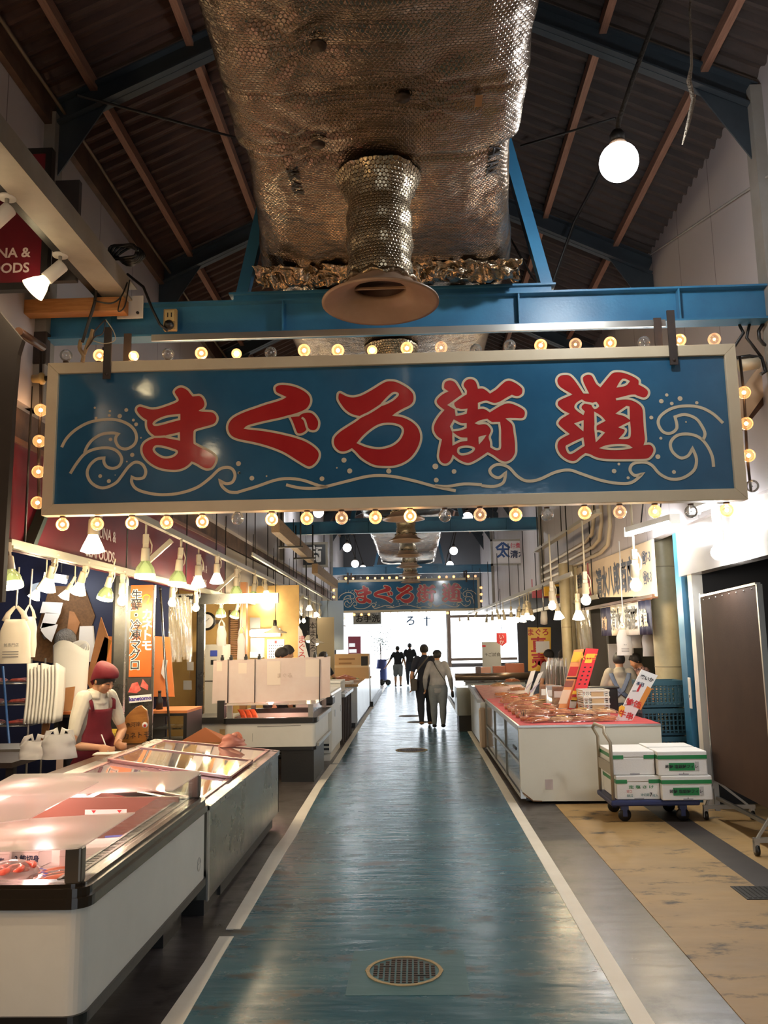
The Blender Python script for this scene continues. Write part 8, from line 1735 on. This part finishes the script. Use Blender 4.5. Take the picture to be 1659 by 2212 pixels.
t, J = person('dark haired person half hidden by the thinner column', (PY(1211, 1412, 14.75).x + .05, 14.85, 0), radians(-20), 1.55, head=(.2, 0), top=C_blk, low=C_dk, hair=M_hair, vox=.016, hairlen=.25)
t, J = person('person in dark floral top working behind the hanging carrier bags', (PY(1396, 1430, 12.7).x, 12.7, 0), radians(100), 1.52, lean=.2, head=(.3, 0), top=C_flor, low=C_dk, hair=M_hair, vox=.016)
# ================================================================== lamps under the roof, ropes, floor covers, exit
E_globe = glow('opal_globe', (.94, .97, 1.0), 7)
def globe_lamp(label, p, R, power, cord):
    t = thing('globe_lamp', label, 'globe lamp', p, 0, 'white globe lamps under the roof')
    obj('globe', MB().sphere((0, 0, 0), R, 28, 18), E_globe, t); obj('collar', MB().lathe([(R * .42, R * .86), (R * .46, R * 1.0), (R * .40, R * 1.12), (R * .2, R * 1.16), (.0005, R * 1.16)], n=22), M_outlet, t); obj('holder', MB().lathe([(.0005, R * 1.1), (R * .36, R * 1.1), (R * .4, R * 1.5), (R * .25, R * 1.75), (.0005, R * 1.75)], n=18), M_black, t)
    obj('cord', MB().tube([Vector((0, 0, R * 1.6))] + [Vector(c) - Vector(p) for c in cord], .016 if R > .1 else .012, 7), mat('knotted_cord', S(74, 70, 66), .8, bump=1, bs=70), t)
    if power: lamp_light('globe_glow', Vector(p) + Vector((0, -.0, -R * 1.12)), power, (.93, .97, 1.0), .08)
    return t
p = PY(1337, 350, 5.0)
globe_lamp('big white globe lamp glowing under the roof above the sign', p, .122, 60, [PY(1336, 262, 5.0), PY(1365, 175, 5.0), PY(1396, 90, 5.0), PY(1430, 0, 5.0), PY(1445, -40, 5.0), Vector((PY(1445, -40, 5.0).x, 5.0, roofz(PY(1445, -40, 5.0).x) - .03))])
for i, (u, v, d, lb) in enumerate(((688, 1107, 24, 'white globe lamp peeping under the sign left of the duct'), (1010, 1118, 24, 'white globe lamp peeping under the sign right of the duct'), (750, 1183, 19, 'white globe lamp highest on the string left of the far sign'), (767, 1218, 17, 'white globe lamp midway on the string left of the far sign'), (784, 1228, 15, 'white globe lamp lowest on the string left of the far sign'), (980, 1190, 18, 'white globe lamp highest on the string right of the far sign'), (972, 1220, 16, 'white globe lamp midway on the string right of the far sign'), (963, 1231, 14, 'white globe lamp lowest on the string right of the far sign'))):
    y = .26 * 1830 / d; q = PY(u, v, y); x2 = q.x + (-.5 if q.x < 0 else .5)
    globe_lamp(lb, q, .125, 30 if i < 3 else 15, [Vector((q.x * 1.05, y, q.z + .5)), Vector((x2, y, roofz(x2) - .05))])
cable('hanging_rope', 'frayed pale rope hanging from the roof beside the globe lamp', [Vector((2.0, 5.1, roofz(2.0) - .03)), PY(1490, 20, 5.0), PY(1494, 140, 5.0), PY(1488, 175, 5.0), PY(1498, 215, 5.0), PY(1486, 270, 5.0), PY(1474, 312, 5.0)], [.007, .007, .009, .016, .014, .012, .004], mat('frayed_rope', S(150, 138, 122), .9, bump=1, bs=90), 'rope')
cable('brace_rod', 'dark slanting rod below the globe lamp running down behind the blue beam', [under_roof(1318, 330, .6), PY(1240, 480, 8.2), PY(1184, 640, 7.4)], .016, M_dark, 'rod')
cable('brace_rod', 'thin pale brace line slanting across the panelled wall by the right edge', [PX(1690, 360, XR - .03), PX(1270, 640, XR - .03)], .010, M_greyp, 'rod')
# clamp lamp and wires at the sign's right corner
t = thing('clamp_lamp', 'cream lampholder in a black clamp beside the top right sign corner', 'lampholder', PY(1618, 790, 6.25)); obj('holder', MB().tube([(-.07, 0, 0), (.07, 0, .02)], .045, 14), M_cream, t); obj('clamp', MB().tube([(-.09, -.01, .06), (0, -.02, .07), (.1, 0, .06), (.12, 0, -.05), (.08, 0, -.07)], .014, 8).tube([(.1, 0, .06), (.0, 0, .22), (.04, 0, .36)], .012, 8).tube([(-.09, 0, .06), (-.12, 0, .12), (-.02, 0, .26), (-.06, 0, .36)], .012, 8), M_black, t); obj('coil', MB().tube([(.16 + .07 * cos(a * .7), 0, .24 + .09 * sin(a * .7)) for a in range(14)], .014, 6), M_black, t)
t = thing('side_board', 'beige slanting board behind the right sign corner', 'board', PY(1640, 800, 6.6)); obj('board', MB().bar(PY(1585, 905, 6.6) - t.location, PY(1700, 745, 6.6) - t.location, .05, .16), mat('beige_board', S(206, 178, 146), .5), t); obj('edge', MB().bar(PY(1590, 935, 6.62) - t.location, PY(1700, 800, 6.62) - t.location, .06, .05), M_brown, t)
# manhole covers
M_iron = mat('rusty_cast_iron', S(74, 56, 48), .55, metal=.4, col2=S(54, 42, 38), ns=14); M_cem = mat('rough_cement_ring', S(158, 140, 108), .85, bump=.5, bs=30)
struct('floor_patch', MB().box(-.375, .232, 4.425, 5.03, .0035, .0052), floor_mat('patched_floor_paint', S(58, 96, 104), S(70, 106, 112), S(80, 74, 66), .25, .5, .1))
def manhole(label, x, y, r, slots=True):
    t = thing('manhole_cover', label, 'manhole cover', (x, y, .005), 0, 'manhole covers in the aisle'); n = 40
    ring = [(r * (1.09 + .035 * noise.noise(Vector((cos(a * 2 * pi / n) * 2, sin(a * 2 * pi / n) * 2, x))) + .03 * ((a * 7) % 5 == 0)) * cos(2 * pi * a / n), r * (1.09 + .05 * noise.noise(Vector((cos(a * 2 * pi / n) * 3, sin(a * 2 * pi / n) * 3, y)))) * sin(2 * pi * a / n)) for a in range(n)]
    inr = [(r * .99 * cos(2 * pi * a / n), r * .99 * sin(2 * pi * a / n)) for a in range(n)]
    obj('cement_ring', shell(MB(), ring, inr, -.004, .004), M_cem, t); obj('plate', MB().lathe([(.0005, .0), (r * .985, .0), (r * .985, -.006)], n=40), M_iron, t)
    st = MB(); s_ = .030
    for i in range(-8, 9):
        for j in range(-8, 9):
            if (i * s_) ** 2 + (j * s_) ** 2 < (r * .92) ** 2: st.box(i * s_ - .010, i * s_ + .010, j * s_ - .009, j * s_ + .009, -.001, .0035)
    obj('studs', st, M_iron, t); obj('lift_slot', MB().box(-r * .62, -r * .34, r * .30, r * .34, .0, .0042).box(r * .34, r * .62, -r * .38, -r * .34, .0, .0042), M_black, t)
manhole('round iron manhole cover in the aisle, nearest one on its grey patch', -.091, 4.735, .183)
for i, (u, v) in enumerate(((889, 1621), (905, 1560), (885, 1547))):
    q = PZ(u, v, 0); manhole(f'round iron manhole cover further down the aisle, {ORD[i + 1]} from the picture bottom', q.x, q.y, .23)
t = thing('floor_drain', 'dark drain grate in the ochre floor at the right edge', 'drain', PZ(1640, 1928, .004)); obj('frame', MB().box(-.14, .22, -.16, .14, -.002, .004), M_dark, t)
gr = MB()
for i in range(10): gr.box(-.12 + i * .033, -.10 + i * .033, -.14, .12, .004, .007)
obj('bars', gr, M_black, t)
solo('paper_scrap', 'torn white sticker scrap on the black base of the near freezer', 'paper scrap', MB().prism([(p.y, p.z) for p in [PX(u, v, -1.5735) for u, v in ((322, 2112), (326, 2095), (337, 2084), (340, 2090), (331, 2108))]], (-1.5735, 0, 0), (0, 1, 0), (0, 0, 1), (.002, 0, 0)), M_paper)
# seen through the exit
t = thing('vending_machine', 'dark red vending machine outside the exit', 'vending machine', PY(765, 1480, 36.5)); t.location.z = -.01; a, b_ = PY(752, 1412, 36.5), PY(779, 1374, 36.5); l = t.location
put('body', MB().box(a.x, b_.x, 36.5, 37.1, 0, b_.z), mat('dark_red_cabinet', S(96, 28, 40), .4), t); put('panel', MB().box(a.x + .04, a.x + .3, 36.49, 36.5, b_.z - .45, b_.z - .3).box(a.x + .04, a.x + .36, 36.49, 36.5, b_.z - .7, b_.z - .55), M_paper, t); put('slot', MB().box(a.x + .1, b_.x - .1, 36.49, 36.5, .3, .5), M_black, t)
t = thing('hand_cart', 'blue covered hand cart with a black handle by the exit', 'cart', PZ(823, 1480, 0)); M_cov = mat('blue_cart_cover', S(54, 66, 128), .5)
obj('cover', MB().sheet(lambda u, v: (.26 * cos(u * 2 * pi) * (1 - .25 * v) + .06 * v, .22 * sin(u * 2 * pi) * (1 - .3 * v), .18 + .85 * v), 24, 8), M_cov, t); obj('pocket', MB().box(-.30, .0, -.30, -.2, .2, .55), M_cov, t, bevel=.05); obj('base', MB().box(-.32, .32, -.25, .25, .12, .19), M_dark, t)
for x in (-.26, .05, .3): obj('wheel', MB().lathe([(.0005, -.03), (.10, -.03), (.12, 0), (.10, .03), (.0005, .03)], (x, -.24, .12), 18, Matrix.Rotation(radians(90), 3, 'X')), M_black, t)
obj('handle', MB().tube([(.15, -.1, .95), (.34, -.1, 1.05), (.42, -.1, 1.0)], .02, 8), M_black, t)
t = thing('potted_shrub', 'small dark leafy shrub outside the exit behind the cart', 'shrub', PY(822, 1440, 38)); t.location.z = -.01; lf = MB(); rnd = random.Random(3)
for i in range(160):
    c = Vector((rnd.gauss(0, .22), rnd.gauss(0, .2), 1.75 + rnd.gauss(0, .25))); a = rnd.uniform(0, 6.28); lf.add([c, c + Vector((.07 * cos(a), .07 * sin(a), .04)), c + Vector((.10 * cos(a + .6), .10 * sin(a + .6), -.02))], [(0, 1, 2)])
obj('foliage', lf, mat('dark_leaf', S(66, 76, 70), .6), t); obj('stem', MB().tube([(0, 0, .4), (.02, 0, 1.2), (0, 0, 1.7)], .03, 8), M_strap, t); obj('pot', MB().lathe([(.0005, 0), (.2, 0), (.26, .42), (.22, .42), (.0005, .38)], n=20), M_brown, t)
t = thing('glass_lettering_board', 'clear hanging board with a blue brush character in the bright exit', 'sign', PY(888, 1342, 34.2)); obj('pane', MB().box(-1.0, .9, 0, .01, -.25, .22), A_glass, t); obj('lettering', place(text_mb('ろ', .42, depth=.003, bold=.01), (-.02, -.004, 0), (1, 0, 0), (0, 0, 1)), mat('blue_brush_ink', S(60, 100, 150), .5), t); obj('hanger', MB().tube([(-.9, 0, .22), (-.9, 0, .85)], .01, 5).tube([(.8, 0, .22), (.8, 0, .85)], .01, 5), M_dark, t); obj('ornament', MB().box(.6, .66, -.01, 0, -.2, .18).box(.5, .78, -.012, -.002, .08, .12), MATS['blue_brush_ink'], t)
